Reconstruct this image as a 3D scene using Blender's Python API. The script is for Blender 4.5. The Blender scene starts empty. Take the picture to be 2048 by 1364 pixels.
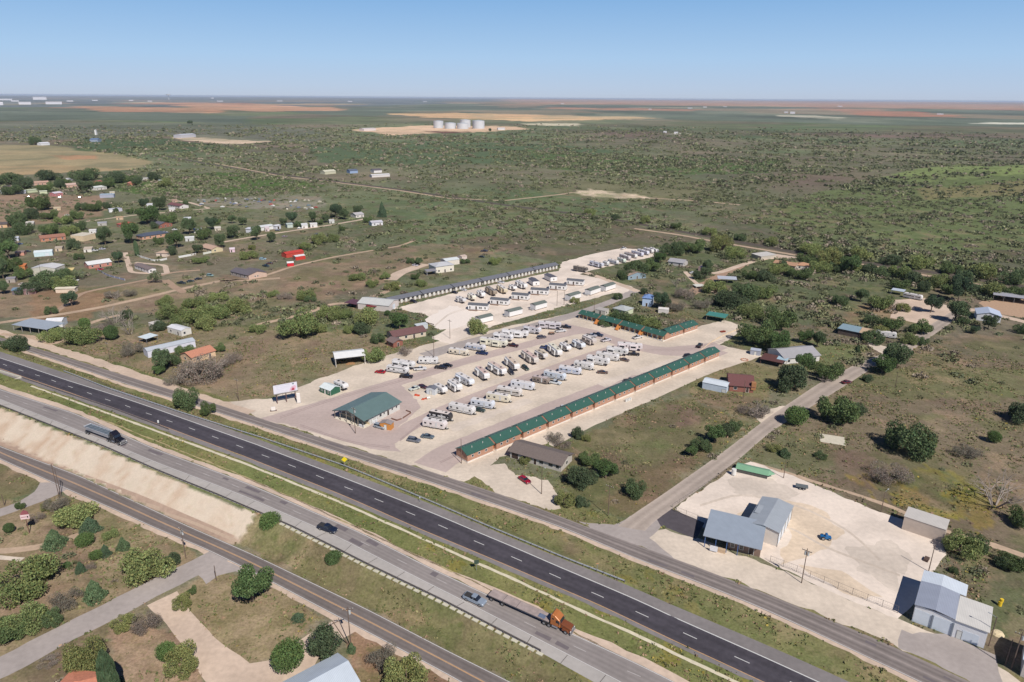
import bpy, math, random
import numpy as np
from mathutils import Vector, Matrix
R = math.radians
random.seed(7); rng = np.random.default_rng(7)
S = bpy.context.scene
COL = S.collection

# ---------------------------------------------------------------- camera
CAMH = 115.0; FPX = 1380.0
PITCH = math.atan((682-195.0)/FPX); ROLL = math.atan(14/2048)
cp, sp, cr, sr = math.cos(PITCH), math.sin(PITCH), math.cos(ROLL), math.sin(ROLL)
cam = bpy.data.cameras.new('camera'); camo = bpy.data.objects.new('camera', cam); COL.objects.link(camo)
right0 = Vector((1, 0, 0)); up0 = Vector((0, sp, cp)); fwd = Vector((0, cp, -sp))
rx = cr*right0+sr*up0; ux = -sr*right0+cr*up0
M_ = Matrix.Identity(4)
for i in range(3):
    M_[i][0], M_[i][1], M_[i][2] = rx[i], ux[i], -fwd[i]
M_[2][3] = CAMH
camo.matrix_world = M_
cam.sensor_width = 36; cam.lens = 36*FPX/2048; cam.clip_start = 1; cam.clip_end = 150000
S.camera = camo

# ---------------------------------------------------------------- world and sun
SUN_AZ, SUN_EL = R(-61), R(47)          # direction towards the sun
w = bpy.data.worlds.new('World'); S.world = w; w.use_nodes = True
nt = w.node_tree; bg = nt.nodes['Background']
sky = nt.nodes.new('ShaderNodeTexSky'); sky.sky_type = 'NISHITA'; sky.sun_disc = False
sky.sun_elevation = SUN_EL; sky.sun_rotation = math.pi/2-SUN_AZ
sky.altitude = 800; sky.air_density = 1.0; sky.dust_density = 0.2; sky.ozone_density = 1.5
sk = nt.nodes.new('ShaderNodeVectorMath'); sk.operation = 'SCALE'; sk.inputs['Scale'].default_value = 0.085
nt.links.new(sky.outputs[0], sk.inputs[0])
# blue by height, darkened overhead to cut fill light, blended with the physical sky
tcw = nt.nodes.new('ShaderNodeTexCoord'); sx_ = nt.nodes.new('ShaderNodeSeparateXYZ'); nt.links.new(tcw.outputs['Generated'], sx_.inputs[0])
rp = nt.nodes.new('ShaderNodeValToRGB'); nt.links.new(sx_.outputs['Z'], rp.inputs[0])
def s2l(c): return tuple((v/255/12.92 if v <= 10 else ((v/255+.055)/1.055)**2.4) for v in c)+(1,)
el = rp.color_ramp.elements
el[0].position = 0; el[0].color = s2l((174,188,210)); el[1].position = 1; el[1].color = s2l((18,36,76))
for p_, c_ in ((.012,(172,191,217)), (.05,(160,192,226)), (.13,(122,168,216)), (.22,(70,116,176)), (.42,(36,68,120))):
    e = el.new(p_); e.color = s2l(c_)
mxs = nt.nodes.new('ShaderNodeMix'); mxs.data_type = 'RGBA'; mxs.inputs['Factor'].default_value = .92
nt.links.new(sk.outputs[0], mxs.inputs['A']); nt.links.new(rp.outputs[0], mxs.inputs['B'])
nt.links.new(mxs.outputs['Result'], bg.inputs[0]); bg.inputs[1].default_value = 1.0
sl = bpy.data.lights.new('sun', 'SUN'); sl.energy = 4.7; sl.angle = R(0.53); sl.color = (1.0, 0.95, 0.895)
so = bpy.data.objects.new('sun', sl); COL.objects.link(so); so.location = (0, 0, 300)
sd = Vector((math.cos(SUN_EL)*math.cos(SUN_AZ), math.cos(SUN_EL)*math.sin(SUN_AZ), math.sin(SUN_EL)))
so.rotation_euler = sd.to_track_quat('Z', 'Y').to_euler()
S.view_settings.view_transform = 'Standard'; S.view_settings.look = 'None'
S.view_settings.gamma = 1; S.view_settings.exposure = 0.14

# ---------------------------------------------------------------- survey: a mark on the photo -> a point on the ground
def G(x, y, z=0.0):
    u = x-1024; v = 682-y; u, v = cr*u-sr*v, sr*u+cr*v
    dx, dy, dz = u, FPX*cp+v*sp, -FPX*sp+v*cp
    k = (CAMH-z)/-dz
    return (dx*k, dy*k, z)
def PJ(X, Y, Z=0.0):
    z = Z-CAMH
    b = Y*sp+z*cp; ww = Y*cp-z*sp
    u, v = FPX*X/ww, FPX*b/ww
    return 1024+cr*u+sr*v, 682-(-sr*u+cr*v)

HX = [-260, -130, -85, -45, -15, 12, 38]; HZ = [6.2, 6.0, 5.4, 4.0, 2.6, 1.1, 0.0]
def hroad(x): return np.interp(x, HX, HZ)
def GR(x, y, dz=0.0):                     # point on the raised highway
    z = 0.0
    for _ in range(6):
        p = G(x, y, z); z = float(hroad(p[0]))
    p = G(x, y, z+dz); return p

# ---------------------------------------------------------------- materials
def sl_(c): c = c/255.0; return c/12.92 if c <= 0.04045 else ((c+0.055)/1.055)**2.4
KA = 0.84
def sc(c, k=None):
    k = KA if k is None else k
    return tuple(min(0.9, sl_(v)*k) for v in c)
_m = {}
def mat(name, c, rough=0.7, var=0.12, scale=2.0, metal=0.0, bump=0.0, tint=False, spec=None, ribs=None, k=None, coord='Object', rnd=0.0):
    if name in _m: return _m[name]
    m = bpy.data.materials.new(name); m.use_nodes = True; n = m.node_tree; b = n.nodes['Principled BSDF']
    col = sc(c, k)
    b.inputs['Roughness'].default_value = rough; b.inputs['Metallic'].default_value = metal
    if spec is not None: b.inputs['Specular IOR Level'].default_value = spec
    tc = n.nodes.new('ShaderNodeTexCoord')
    out = None
    no = n.nodes.new('ShaderNodeTexNoise'); no.inputs['Scale'].default_value = scale; no.inputs['Detail'].default_value = 5
    n.links.new(tc.outputs[coord], no.inputs['Vector'])
    mr = n.nodes.new('ShaderNodeMapRange'); mr.inputs[1].default_value = 0.3; mr.inputs[2].default_value = 0.7
    mr.inputs[3].default_value = 1-var; mr.inputs[4].default_value = 1+var
    n.links.new(no.outputs['Fac'], mr.inputs[0])
    mx = n.nodes.new('ShaderNodeVectorMath'); mx.operation = 'SCALE'; mx.inputs[0].default_value = col
    n.links.new(mr.outputs[0], mx.inputs['Scale']); out = mx.outputs[0]
    if ribs:
        wv = n.nodes.new('ShaderNodeTexWave'); wv.wave_type = 'BANDS'; wv.bands_direction = ribs[0]; wv.inputs['Scale'].default_value = ribs[1]
        n.links.new(tc.outputs['Object'], wv.inputs['Vector'])
        r2 = n.nodes.new('ShaderNodeMapRange'); r2.inputs[1].default_value = 0.75; r2.inputs[2].default_value = 1.0; r2.inputs[3].default_value = 1.0; r2.inputs[4].default_value = ribs[2]
        n.links.new(wv.outputs['Fac'], r2.inputs[0])
        m2 = n.nodes.new('ShaderNodeVectorMath'); m2.operation = 'SCALE'; n.links.new(out, m2.inputs[0]); n.links.new(r2.outputs[0], m2.inputs['Scale']); out = m2.outputs[0]
    if rnd:
        oi = n.nodes.new('ShaderNodeObjectInfo'); r3 = n.nodes.new('ShaderNodeMapRange'); r3.inputs[3].default_value = 1-rnd; r3.inputs[4].default_value = 1+rnd
        n.links.new(oi.outputs['Random'], r3.inputs[0])
        m3 = n.nodes.new('ShaderNodeVectorMath'); m3.operation = 'SCALE'; n.links.new(out, m3.inputs[0]); n.links.new(r3.outputs[0], m3.inputs['Scale']); out = m3.outputs[0]
    if tint:
        at = n.nodes.new('ShaderNodeAttribute'); at.attribute_name = 'tint'
        m4 = n.nodes.new('ShaderNodeVectorMath'); m4.operation = 'MULTIPLY'; n.links.new(out, m4.inputs[0]); n.links.new(at.outputs['Color'], m4.inputs[1]); out = m4.outputs[0]
    n.links.new(out, b.inputs['Base Color'])
    if bump:
        bp = n.nodes.new('ShaderNodeBump'); bp.inputs['Strength'].default_value = bump; bp.inputs['Distance'].default_value = 0.1
        n.links.new(no.outputs['Fac'], bp.inputs['Height']); n.links.new(bp.outputs[0], b.inputs['Normal'])
    _m[name] = m
    return m

# ---------------------------------------------------------------- mesh helpers
class MB:
    def __init__(s): s.v = []; s.f = []
    def add(s, vs, fs):
        o = len(s.v); s.v += [tuple(p) for p in vs]; s.f += [tuple(i+o for i in f) for f in fs]; return s
    def box(s, x0, x1, y0, y1, z0, z1):
        return s.add([(x0,y0,z0),(x1,y0,z0),(x1,y1,z0),(x0,y1,z0),(x0,y0,z1),(x1,y0,z1),(x1,y1,z1),(x0,y1,z1)],
                     [(3,2,1,0),(4,5,6,7),(0,1,5,4),(1,2,6,5),(2,3,7,6),(3,0,4,7)])
    def cbox(s, x0, x1, y0, y1, z0, z1, c=0.08):      # box with chamfered vertical and top edges
        pr = [(x0+c,y0),(x1-c,y0),(x1,y0+c),(x1,y1-c),(x1-c,y1),(x0+c,y1),(x0,y1-c),(x0,y0+c)]
        cx, cy = (x0+x1)/2, (y0+y1)/2; n = 8
        kx = 1-2*c/(x1-x0); ky = 1-2*c/(y1-y0)
        vs = [(x,y,z0) for x,y in pr]+[(x,y,z1-c) for x,y in pr]+[(cx+(x-cx)*kx,cy+(y-cy)*ky,z1) for x,y in pr]
        fs = [tuple(range(n-1,-1,-1)), tuple(range(2*n,3*n))]
        for l in (0,1):
            for i in range(n): j=(i+1)%n; fs.append((l*n+i,l*n+j,(l+1)*n+j,(l+1)*n+i))
        return s.add(vs, fs)
    def prism(s, prof, y0, y1, ins=0.0):              # xz outline pushed along y; ins pulls the outline in at both ends
        n = len(prof); cx = sum(p[0] for p in prof)/n; cz = sum(p[1] for p in prof)/n
        def sh(p):
            dx, dz = p[0]-cx, p[1]-cz; L = math.hypot(dx, dz) or 1
            return (p[0]-dx/L*ins, p[1]-dz/L*ins)
        if ins:
            rows = [(y0,[sh(p) for p in prof]),(y0+ins,prof),(y1-ins,prof),(y1,[sh(p) for p in prof])]
        else: rows = [(y0,prof),(y1,prof)]
        vs = []
        for y, pr in rows: vs += [(p[0], y, p[1]) for p in pr]
        fs = [tuple(range(n)), tuple(reversed(range((len(rows)-1)*n, len(rows)*n)))]
        for l in range(len(rows)-1):
            for i in range(n): j=(i+1)%n; fs.append((l*n+j,l*n+i,(l+1)*n+i,(l+1)*n+j))
        return s.add(vs, fs)
    def cyl(s, p0, p1, r0, r1=None, n=8, caps=True):
        r1 = r0 if r1 is None else r1
        a, b = Vector(p0), Vector(p1); d = (b-a).normalized()
        t = Vector((0,0,1)) if abs(d.z) < .9 else Vector((1,0,0)); e = d.cross(t).normalized(); g = d.cross(e)
        vs = []
        for c, r in ((a,r0),(b,r1)):
            for i in range(n):
                q = 2*math.pi*i/n; vs.append(tuple(c+e*(math.cos(q)*r)+g*(math.sin(q)*r)))
        fs = [(i,(i+1)%n,n+(i+1)%n,n+i) for i in range(n)]
        if caps: fs += [tuple(reversed(range(n))), tuple(range(n,2*n))]
        return s.add(vs, fs)
    def build(s, name, m, parent=None, smooth=False):
        me = bpy.data.meshes.new(name); me.from_pydata(s.v, [], s.f); me.materials.append(m)
        if smooth: me.shade_smooth()
        o = bpy.data.objects.new(name, me); COL.objects.link(o)
        if parent: o.parent = parent
        return o
def box(*a): return MB().box(*a)
def thing(name, label, cat, loc=(0,0,0), rz=0.0, group=None):
    o = bpy.data.objects.new(name, None); COL.objects.link(o); o.location = loc; o.rotation_euler = (0,0,rz)
    o.empty_display_size = .5
    o['label'] = label; o['category'] = cat
    if group: o['group'] = group
    return o
def dup(root, label=None, group=None):
    r = root.copy(); COL.objects.link(r)
    for ch in root.children:
        c = ch.copy(); COL.objects.link(c); c.parent = r
        for g in ch.children:
            d = g.copy(); COL.objects.link(d); d.parent = c
    if label: r['label'] = label
    if group: r['group'] = group
    return r
def np_mesh(name, V, F, m, tint=None, alpha=None):
    V = np.asarray(V, np.float32); F = np.asarray(F, np.int32)
    me = bpy.data.meshes.new(name); k = F.shape[1]
    me.vertices.add(len(V)); me.vertices.foreach_set('co', V.ravel())
    me.loops.add(F.size); me.loops.foreach_set('vertex_index', F.ravel())
    me.polygons.add(len(F)); me.polygons.foreach_set('loop_start', np.arange(0, F.size, k, dtype=np.int32))
    try: me.polygons.foreach_set('loop_total', np.full(len(F), k, np.int32))
    except Exception: pass
    if tint is not None:
        a = me.attributes.new('tint', 'FLOAT_COLOR', 'POINT')
        t = np.ones((len(V),4), np.float32); t[:,:3] = tint
        if alpha is not None: t[:,3] = alpha
        a.data.foreach_set('color', t.ravel())
    me.materials.append(m); me.update(); me.validate()
    return me

# ---------------------------------------------------------------- noise on arrays
def vnoise(x, y, seed=0):
    xi = np.floor(x).astype(np.int64); yi = np.floor(y).astype(np.int64); fx = x-xi; fy = y-yi
    fx = fx*fx*(3-2*fx); fy = fy*fy*(3-2*fy)
    def h(a, b):
        q = (a*374761393+b*668265263+seed*1274126177) & 0xffffffff
        q = ((q ^ (q >> 13))*1274126177) & 0xffffffff
        return ((q ^ (q >> 16)) & 0xffff)/65535.0
    return (h(xi,yi)*(1-fx)+h(xi+1,yi)*fx)*(1-fy)+(h(xi,yi+1)*(1-fx)+h(xi+1,yi+1)*fx)*fy
def fbm(x, y, seed=0, o=4):
    s = 0; a = .5; t = 0
    for i in range(o): s = s+a*vnoise(x*2**i, y*2**i, seed+i*17); t += a; a *= .55
    return s/t
def pip(px, py, poly):
    inside = np.zeros(px.shape, bool); n = len(poly); j = n-1
    for i in range(n):
        xi, yi = poly[i]; xj, yj = poly[j]
        if yi != yj:
            c = ((yi > py) != (yj > py)) & (px < (xj-xi)*(py-yi)/(yj-yi)+xi); inside ^= c
        j = i
    return inside
def pldist(px, py, pl):                    # signed distance to a polyline (positive = left side of travel)
    best = np.full(px.shape, 1e9); sg = np.ones(px.shape)
    for (ax, ay), (bx, by) in zip(pl[:-1], pl[1:]):
        dx, dy = bx-ax, by-ay; L2 = dx*dx+dy*dy
        t = np.clip(((px-ax)*dx+(py-ay)*dy)/L2, 0, 1)
        d = np.hypot(px-(ax+t*dx), py-(ay+t*dy)); cr_ = dx*(py-ay)-dy*(px-ax)
        m = d < best-1e-9; best = np.where(m, d, best); sg = np.where(m, np.sign(cr_), sg)
    return best*sg
# ================================================================= TERRAIN
LG = [GR(*p) for p in [(-150,745),(0,812),(212,897),(312,942),(512,1025),(587,1057),(732,1130),(882,1202),(1024,1276),(1081,1305),(1184,1364),(1300,1425)]]
UG = [GR(*p) for p in [(-150,655),(0,700),(160,753),(215,777),(350,822),(512,873),(687,932),(837,994),(974,1053),(1136,1120),(1249,1164),(1536,1290),(1700,1364),(1900,1460)]]
LGp = [(p[0], p[1]) for p in LG]; UGp = [(p[0], p[1]) for p in UG]
def ground_z(X, Y):
    X = np.asarray(X, float); Y = np.asarray(Y, float)
    h = hroad(X)
    dl = -pldist(X, Y, LGp)-1.0; du = pldist(X, Y, UGp)-1.2
    wl = 1.1*h+0.9; wu = 1.15*h+1.0
    f = np.minimum(1-np.clip(dl/wl, 0, 1), 1-np.clip(du/wu, 0, 1))
    z = h*f
    # low wooded rise far to the right
    z = z+24*np.exp(-(((X-880)/300)**2+((Y-1040)/210)**2))*np.clip((Y-560)/250, 0, 1)
    return z
def gz(x, y): return float(ground_z(np.array([x]), np.array([y]))[0])

nr, na = 900, 340
rr = np.concatenate([np.linspace(6, 92, 14)[:-1], 92*np.exp(np.linspace(0, math.log(80000/92.), nr-13))])
aa = np.linspace(R(38), R(142), na)
RR, AA = np.meshgrid(rr, aa, indexing='ij')
gx = (RR*np.cos(AA)).ravel(); gy = (RR*np.sin(AA)).ravel(); gzv = ground_z(gx, gy)
gpx, gpy = PJ(gx, gy, 0)
jn = (fbm(gx/9, gy/9, 3)-.5); jm = (fbm(gx/9, gy/9, 9)-.5)
dist = np.hypot(gx, gy)
amp = np.clip(26*(260/np.maximum(dist, 150))**1.0, 1.2, 30)
jf = fbm(gx/260, gy/420, 13)-.5; jg = fbm(gx/500, gy/160, 23)-.5; ff = np.clip((dist-900)/2500, 0, 1)
qx = gpx+jn*amp*2.2+jf*120*ff; qy = gpy+jm*amp+jg*5*ff
BASE = np.array([120,119,98.])
cov = np.ones((gx.size, 3))*BASE
def paint(poly, c, a=1.0):
    m = pip(qx, qy, poly); cov[m] = cov[m]*(1-a)+np.array(c, float)*a
# broad natural drift of colour over the plain
big = fbm(gx/420, gy/420, 21); mid = fbm(gx/110, gy/110, 31); sm = fbm(gx/26, gy/26, 41)
cov += (mid[:,None]-.5)*np.array([52,36,36])+(big[:,None]-.5)*np.array([-30,26,-16])
W = 2400
for poly, c, a in [
 ([(-300,150),(1000,150),(1000,204),(760,212),(-300,216)], (118,124,130), 1),
 ([(940,150),(W,150),(W,226),(1536,213),(1024,207)], (176,136,120), 1),
 ([(-300,216),(140,218),(480,232),(480,248),(250,240),(-300,245)], (106,114,102), 1),
 ([(480,216),(1024,208),(1536,214),(W,228),(W,262),(1300,240),(700,232)], (110,118,106), 1),
 ([(1000,205),(W,224),(W,214),(1400,201),(1000,198)], (190,150,130), .9),
 ([(1640,217),(1800,222),(1960,236),(1730,231)], (178,118,100), 1),
 ([(1100,214),(1400,219),(1380,222),(1080,218)], (186,140,120), 1),
 ([(135,212),(440,217),(446,226),(190,224)], (202,152,126), .9),
 ([(240,204),(500,206),(670,216),(670,222),(500,223),(340,210)], (208,160,134), 1),
 ([(0,205),(130,206),(160,210),(0,210)], (150,150,150), .8),
 ([(770,228),(900,225),(1024,229),(1300,235),(1320,238),(1050,242),(900,236)], (228,188,150), 1),
 ([(1040,246),(1150,247),(1190,253),(1060,251)], (218,205,185), 1),
 ([(1580,230),(1700,234),(1690,238),(1560,234)], (212,205,190), 1),
 ([(1960,244),(W,252),(W,256),(1950,248)], (215,210,200), 1),
 ([(700,260),(760,254),(860,251),(1000,252),(1060,258),(980,264),(850,268),(780,271),(742,263)], (228,192,168), 1),
 ([(850,262),(960,264),(900,267)], (120,85,78), 1),
 ([(325,276),(400,270),(520,278),(548,283),(470,289),(400,282)], (226,200,180), 1),
 ([(180,266),(215,266),(222,269),(185,270)], (210,195,180), 1),
 ([(1330,266),(1370,266),(1365,270),(1320,269)], (205,198,185), 1),
 ([(-300,290),(90,290),(230,304),(312,325),(270,340),(120,346),(-300,362)], (170,154,122), 1),
 ([(100,311),(190,311),(198,318),(130,320)], (196,150,118), .9),
 ([(-300,335),(120,330),(270,338),(120,346),(-300,362)], (182,156,122), .8),
 ([(150,278),(300,276),(440,288),(500,302),(240,306),(150,300)], (84,102,72), .9),
 ([(0,245),(480,246),(640,262),(620,285),(300,272),(0,285)], (118,120,108), .8),
 ([(620,285),(900,282),(1100,288),(1250,305),(1100,318),(900,330),(640,325)], (94,110,82), .9),
 ([(1060,300),(1250,312),(1580,318),(1540,348),(1300,350),(1100,338)], (92,112,70), .9),
 ([(220,368),(320,355),(440,344),(520,350),(660,372),(520,392),(330,392),(225,382)], (88,110,62), .95),
 ([(1030,370),(1300,352),(1420,362),(1440,402),(1200,404)], (126,122,96), .9),
 ([(1140,386),(1180,378),(1262,388),(1308,395),(1240,397),(1180,393)], (232,208,188), 1),
 ([(1500,430),(1640,385),(1750,372),(W,366),(W,560),(1800,536),(1600,496)], (110,121,82), .9),
 ([(1750,366),(1900,340),(W,312),(W,372),(1820,374)], (134,146,96), 1),
 ([(1830,385),(W,378),(W,395),(1850,402)], (140,128,98), .8),
 ([(1950,500),(W,500),(W,545),(1960,535)], (98,92,84), .8),
 ([(385,398),(500,388),(640,392),(650,412),(560,418),(420,414)], (150,142,132), .8),
 ([(-300,395),(120,388),(215,392),(205,432),(90,450),(-300,470)], (158,132,114), .9),
 ([(-300,570),(150,585),(300,560),(420,556),(540,540),(700,505),(900,485),(1020,500),(820,545),(640,605),(450,650),(200,622),(-300,655)], (146,128,108), .9),
 ([(60,585),(240,575),(180,640),(60,650)], (150,120,96), .8),
 ([(100,690),(200,652),(400,655),(620,655),(860,690),(740,726),(500,800),(420,806),(200,735)], (144,128,106), .85),
 ([(560,560),(700,520),(860,505),(780,560),(640,590)], (144,122,104), .7),
 ([(640,600),(780,570),(760,610),(560,660),(380,650)], (118,112,98), .8),
 ([(880,480),(1250,442),(1400,480),(1120,525)], (110,102,88), .8),
 ([(1260,500),(1500,515),(1900,560),(1700,650),(1440,640),(1290,560)], (98,106,78), .85),
 ([(1500,905),(1560,850),(1700,760),(1850,680),(W,640),(W,1420),(1960,1300),(1880,1110),(1650,975)], (126,113,96), .95),
 ([(1640,780),(1760,740),(1900,730),(W,760),(W,800),(1800,800)], (116,116,84), .8),
 ([(1500,890),(1560,860),(1680,900),(1650,950),(1520,930)], (112,112,84), .8),
 ([(1740,960),(1850,940),(1960,980),(1980,1050),(1880,1040)], (112,118,78), .9),
 ([(1890,1110),(W,1080),(W,1330),(1990,1270),(1940,1190)], (106,112,82), .85),
 ([(1180,852),(1372,792),(1505,846),(1262,1040),(1130,1000),(1100,905)], (116,110,84), 1),
 ([(1230,890),(1330,880),(1330,920),(1240,930)], (112,114,80), .6),
 ([(1290,820),(1390,810),(1400,850),(1290,850)], (130,108,98), .7),
 ([(1300,940),(1440,880),(1250,1040),(1200,1010)], (128,112,88), .7),
 ([(1432,682),(1482,660),(1640,682),(1740,690),(1700,722),(1600,752),(1540,702),(1490,700)], (112,118,82), .95),
 ([(1660,640),(1760,600),(1850,620),(1780,665)], (156,124,100), .9),
 ([(1380,745),(1480,705),(1560,740),(1540,800),(1500,835),(1370,785)], (128,120,90), .95),
 ([(1730,630),(1790,596),(1840,596),(1900,625),(1780,660)], (172,142,120), .6),
 ([(-300,870),(0,920),(85,958),(60,990),(-300,1040)], (122,116,86), 1),
 ([(-300,1030),(120,985),(360,1060),(400,1130),(250,1215),(-300,1420)], (146,128,104), .95),
 ([(160,1120),(330,1080),(300,1160),(60,1280),(-100,1300)], (138,126,100), .8),
 ([(480,1090),(620,1160),(1020,1364),(1250,1420),(1000,1260),(700,1120),(587,1057),(510,1035)], (124,118,86), 1),
 ([(400,1140),(520,1150),(660,1235),(560,1300),(470,1340),(340,1210)], (140,126,98), 1),
 ([(240,1240),(400,1280),(430,1364),(200,1420)], (158,134,114), 1),
 ([(700,1250),(860,1300),(960,1400),(700,1420)], (150,120,98), .9),
 ([(-300,1290),(200,1230),(240,1250),(180,1420),(-300,1420)], (124,112,88), .9),
]: paint(poly, c, a)
for k in range(34):
    rs_ = random.Random(k+50); x0 = rs_.uniform(-100, 2100); y0 = rs_.uniform(198.5, 216)+max(0, x0-1100)*.007; w0 = rs_.uniform(60, 330); h0 = rs_.uniform(.5, 2.0)
    c_ = rs_.choice([(190,146,126),(176,132,116),(206,168,140),(150,140,120),(104,116,100),(196,184,160)])
    m_ = pip(gpx+jf*60, gpy+jg*2, [(x0,y0),(x0+w0*.5,y0-h0*.5),(x0+w0,y0+.3),(x0+w0*.8,y0+h0),(x0+w0*.1,y0+h0*.8)]); cov[m_] = cov[m_]*.3+np.array(c_, float)*.7
# highway verges
wx, wy = gx, gy
dLG = -pldist(wx, wy, LGp); dUG = pldist(wx, wy, UGp)
near = (gy < 420)
plat = (dLG < 0) & (dUG < 0) & near
cov[plat] = np.array([128,128,84.])+(sm[plat,None]-.5)*np.array([46,24,26])
ub = (dUG >= 0) & (dUG < 26) & near & (gpx > -50)
cov[ub] = np.array([126,124,86.])+(sm[ub,None]-.5)*np.array([60,30,40])
yel = plat & (fbm(gx/7, gy/7, 77) > .63) & (gx > -90); cov[yel] = cov[yel]*.5+np.array([150,134,66.])*.5
yel = ub & (fbm(gx/6, gy/6, 78) > .64) & (gx > 0) & (gx < 45); cov[yel] = cov[yel]*.5+np.array([150,134,70.])*.5
# soft far mottling: grey-green scrub, pale grass and thin pinkish fields
fr = np.clip((dist-1500)/1500, 0, 1)[:,None]
f1 = fbm(gx/900, gy/700, 71); f2 = fbm(gx/380, gy/300, 72); f3 = fbm(gx/1500, gy/2600, 73)
cov = cov+fr*((f1[:,None]-.5)*np.array([50,54,44])+(f2[:,None]-.5)*np.array([40,36,36]))
pk = (f3 > .62)[:,None]*np.clip((dist-3500)/2500, 0, 1)[:,None]; cov = cov*(1-.45*pk)+np.array([190,152,130.])*.45*pk
lt = (fbm(gx/700, gy/1600, 74) > .66)[:,None]*np.clip((dist-2600)/2500, 0, 1)[:,None]; cov = cov*(1-.4*lt)+np.array([168,164,146.])*.4*lt
# where brush grows thick the ground under it is greener
gcl = fbm(gx/60, gy/60, 4); gm = (np.clip((gcl-.42)*4, 0, 1)*(dist > 380)*np.clip((3000-dist)/1500, 0, 1))[:,None]*.4; cov = cov*(1-gm)+np.array([106,110,88.])*gm
yf = pip(qx, qy, [(1680,955),(1850,935),(1990,985),(1990,1075),(1880,1050),(1720,985)]) & (fbm(gx/5, gy/5, 79) > .52)
cov[yf] = cov[yf]*.45+np.array([170,150,60.])*.55
# sandy scabs and green grass patches on the open plots
pl = fbm(gx/14, gy/14, 55); mv2 = fbm(gx/16, gy/16, 58); mk = (np.clip((mv2-.55)*6, 0, 1)*(dist < 800)*(~plat))[:,None]*.45; cov = cov*(1-mk)+np.array([122,98,90.])*mk
mv3 = fbm(gx/8, gy/8, 59); mk = (np.clip((mv3-.6)*8, 0, 1)*(dist < 500)*(~plat))[:,None]*.35; cov = cov*(1-mk)+np.array([168,148,122.])*mk
sc_ = (pl > .64) & (dist < 900) & ~plat
cov[sc_] = cov[sc_]*.72+np.array([182,150,128.])*.28
gr_ = (fbm(gx/18, gy/18, 66) > .6) & (dist < 900); cov[gr_] = cov[gr_]*.72+np.array([92,106,62.])*.28
far = np.clip((dist-900)/2500, 0, 1)[:,None]
st = (fbm(gx/260, gy/90, 91) > .6)[:,None]*far; cov = cov*(1-.3*st)+np.array([84,100,78.])*.3*st
# tan cut bank under the guard rail, washed into gullies
BANK = [(-300,700),(0,815),(212,900),(312,945),(512,1029),(484,1076),(430,1058),(300,1003),(150,944),(-300,740)]
bx, by = PJ(gx, gy, gzv)
mb = pip(bx, by, BANK); ga = fbm((gx*.86-gy*.5)*.42, (gx*.5+gy*.86)*.035, 12)
cov[mb] = np.array([214,198,178.])-np.clip((ga[mb,None]-.45)*3,0,1)*np.array([20,30,34])
mv = pip(gpx, gpy, [(-300,760),(0,878),(150,943),(300,1003),(425,1057),(484,1082),(455,1092),(375,1050),(250,993),(162,950),(0,892),(-300,770)]) & ~mb
cov[mv] = (186,164,144)
veg_ = ~(mb | mv); cov[veg_] = cov[veg_]*np.array([1.005,1.0,.985])
nl_ = veg_ & ~plat & (gpx < 720) & (gpy > 1020); dd_ = np.clip((fbm(gx/6, gy/6, 97)-.5)*7, 0, 1)[:,None]*.5; cov[nl_] = (cov*(1-dd_)+np.array([176,154,128.])*dd_)[nl_]
lin = np.clip(cov, 0, 255)/255.0; lin = np.where(lin <= .04045, lin/12.92, ((lin+.055)/1.055)**2.4)*KA

V = np.stack([gx, gy, gzv], 1)
i0 = (np.arange(nr-0)[:-1, None]*na+np.arange(na-1)[None, :]).ravel()
F = np.stack([i0+na, i0, i0+1, i0+na+1], 1)[:, ::-1]
m = bpy.data.materials.new('ground'); m.use_nodes = True; n = m.node_tree; L = n.links; b = n.nodes['Principled BSDF']
b.inputs['Roughness'].default_value = .95; b.inputs['Specular IOR Level'].default_value = .1
at = n.nodes.new('ShaderNodeAttribute'); at.attribute_name = 'tint'
tc = n.nodes.new('ShaderNodeTexCoord')
prev = at.outputs['Color']
for s_, lo, hi, d_ in ((1.6,.72,1.28,6), (.22,.84,1.16,4), (.02,.88,1.12,3)):
    no = n.nodes.new('ShaderNodeTexNoise'); no.inputs['Scale'].default_value = s_; no.inputs['Detail'].default_value = d_; no.inputs['Roughness'].default_value = .65
    L.new(tc.outputs['Object'], no.inputs['Vector'])
    mr = n.nodes.new('ShaderNodeMapRange'); mr.inputs[1].default_value = .32; mr.inputs[2].default_value = .68; mr.inputs[3].default_value = lo; mr.inputs[4].default_value = hi
    L.new(no.outputs['Fac'], mr.inputs[0])
    am = n.nodes.new('ShaderNodeMapRange'); am.inputs[1].default_value = 0; am.inputs[2].default_value = .1; am.inputs[3].default_value = .22; am.inputs[4].default_value = 1; L.new(at.outputs['Alpha'], am.inputs[0])
    fm = n.nodes.new('ShaderNodeMix'); fm.data_type = 'FLOAT'; fm.inputs['A'].default_value = 1.0; L.new(am.outputs[0], fm.inputs['Factor']); L.new(mr.outputs[0], fm.inputs['B'])
    vm = n.nodes.new('ShaderNodeVectorMath'); vm.operation = 'SCALE'; L.new(prev, vm.inputs[0]); L.new(fm.outputs['Result'], vm.inputs['Scale']); prev = vm.outputs[0]
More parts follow.
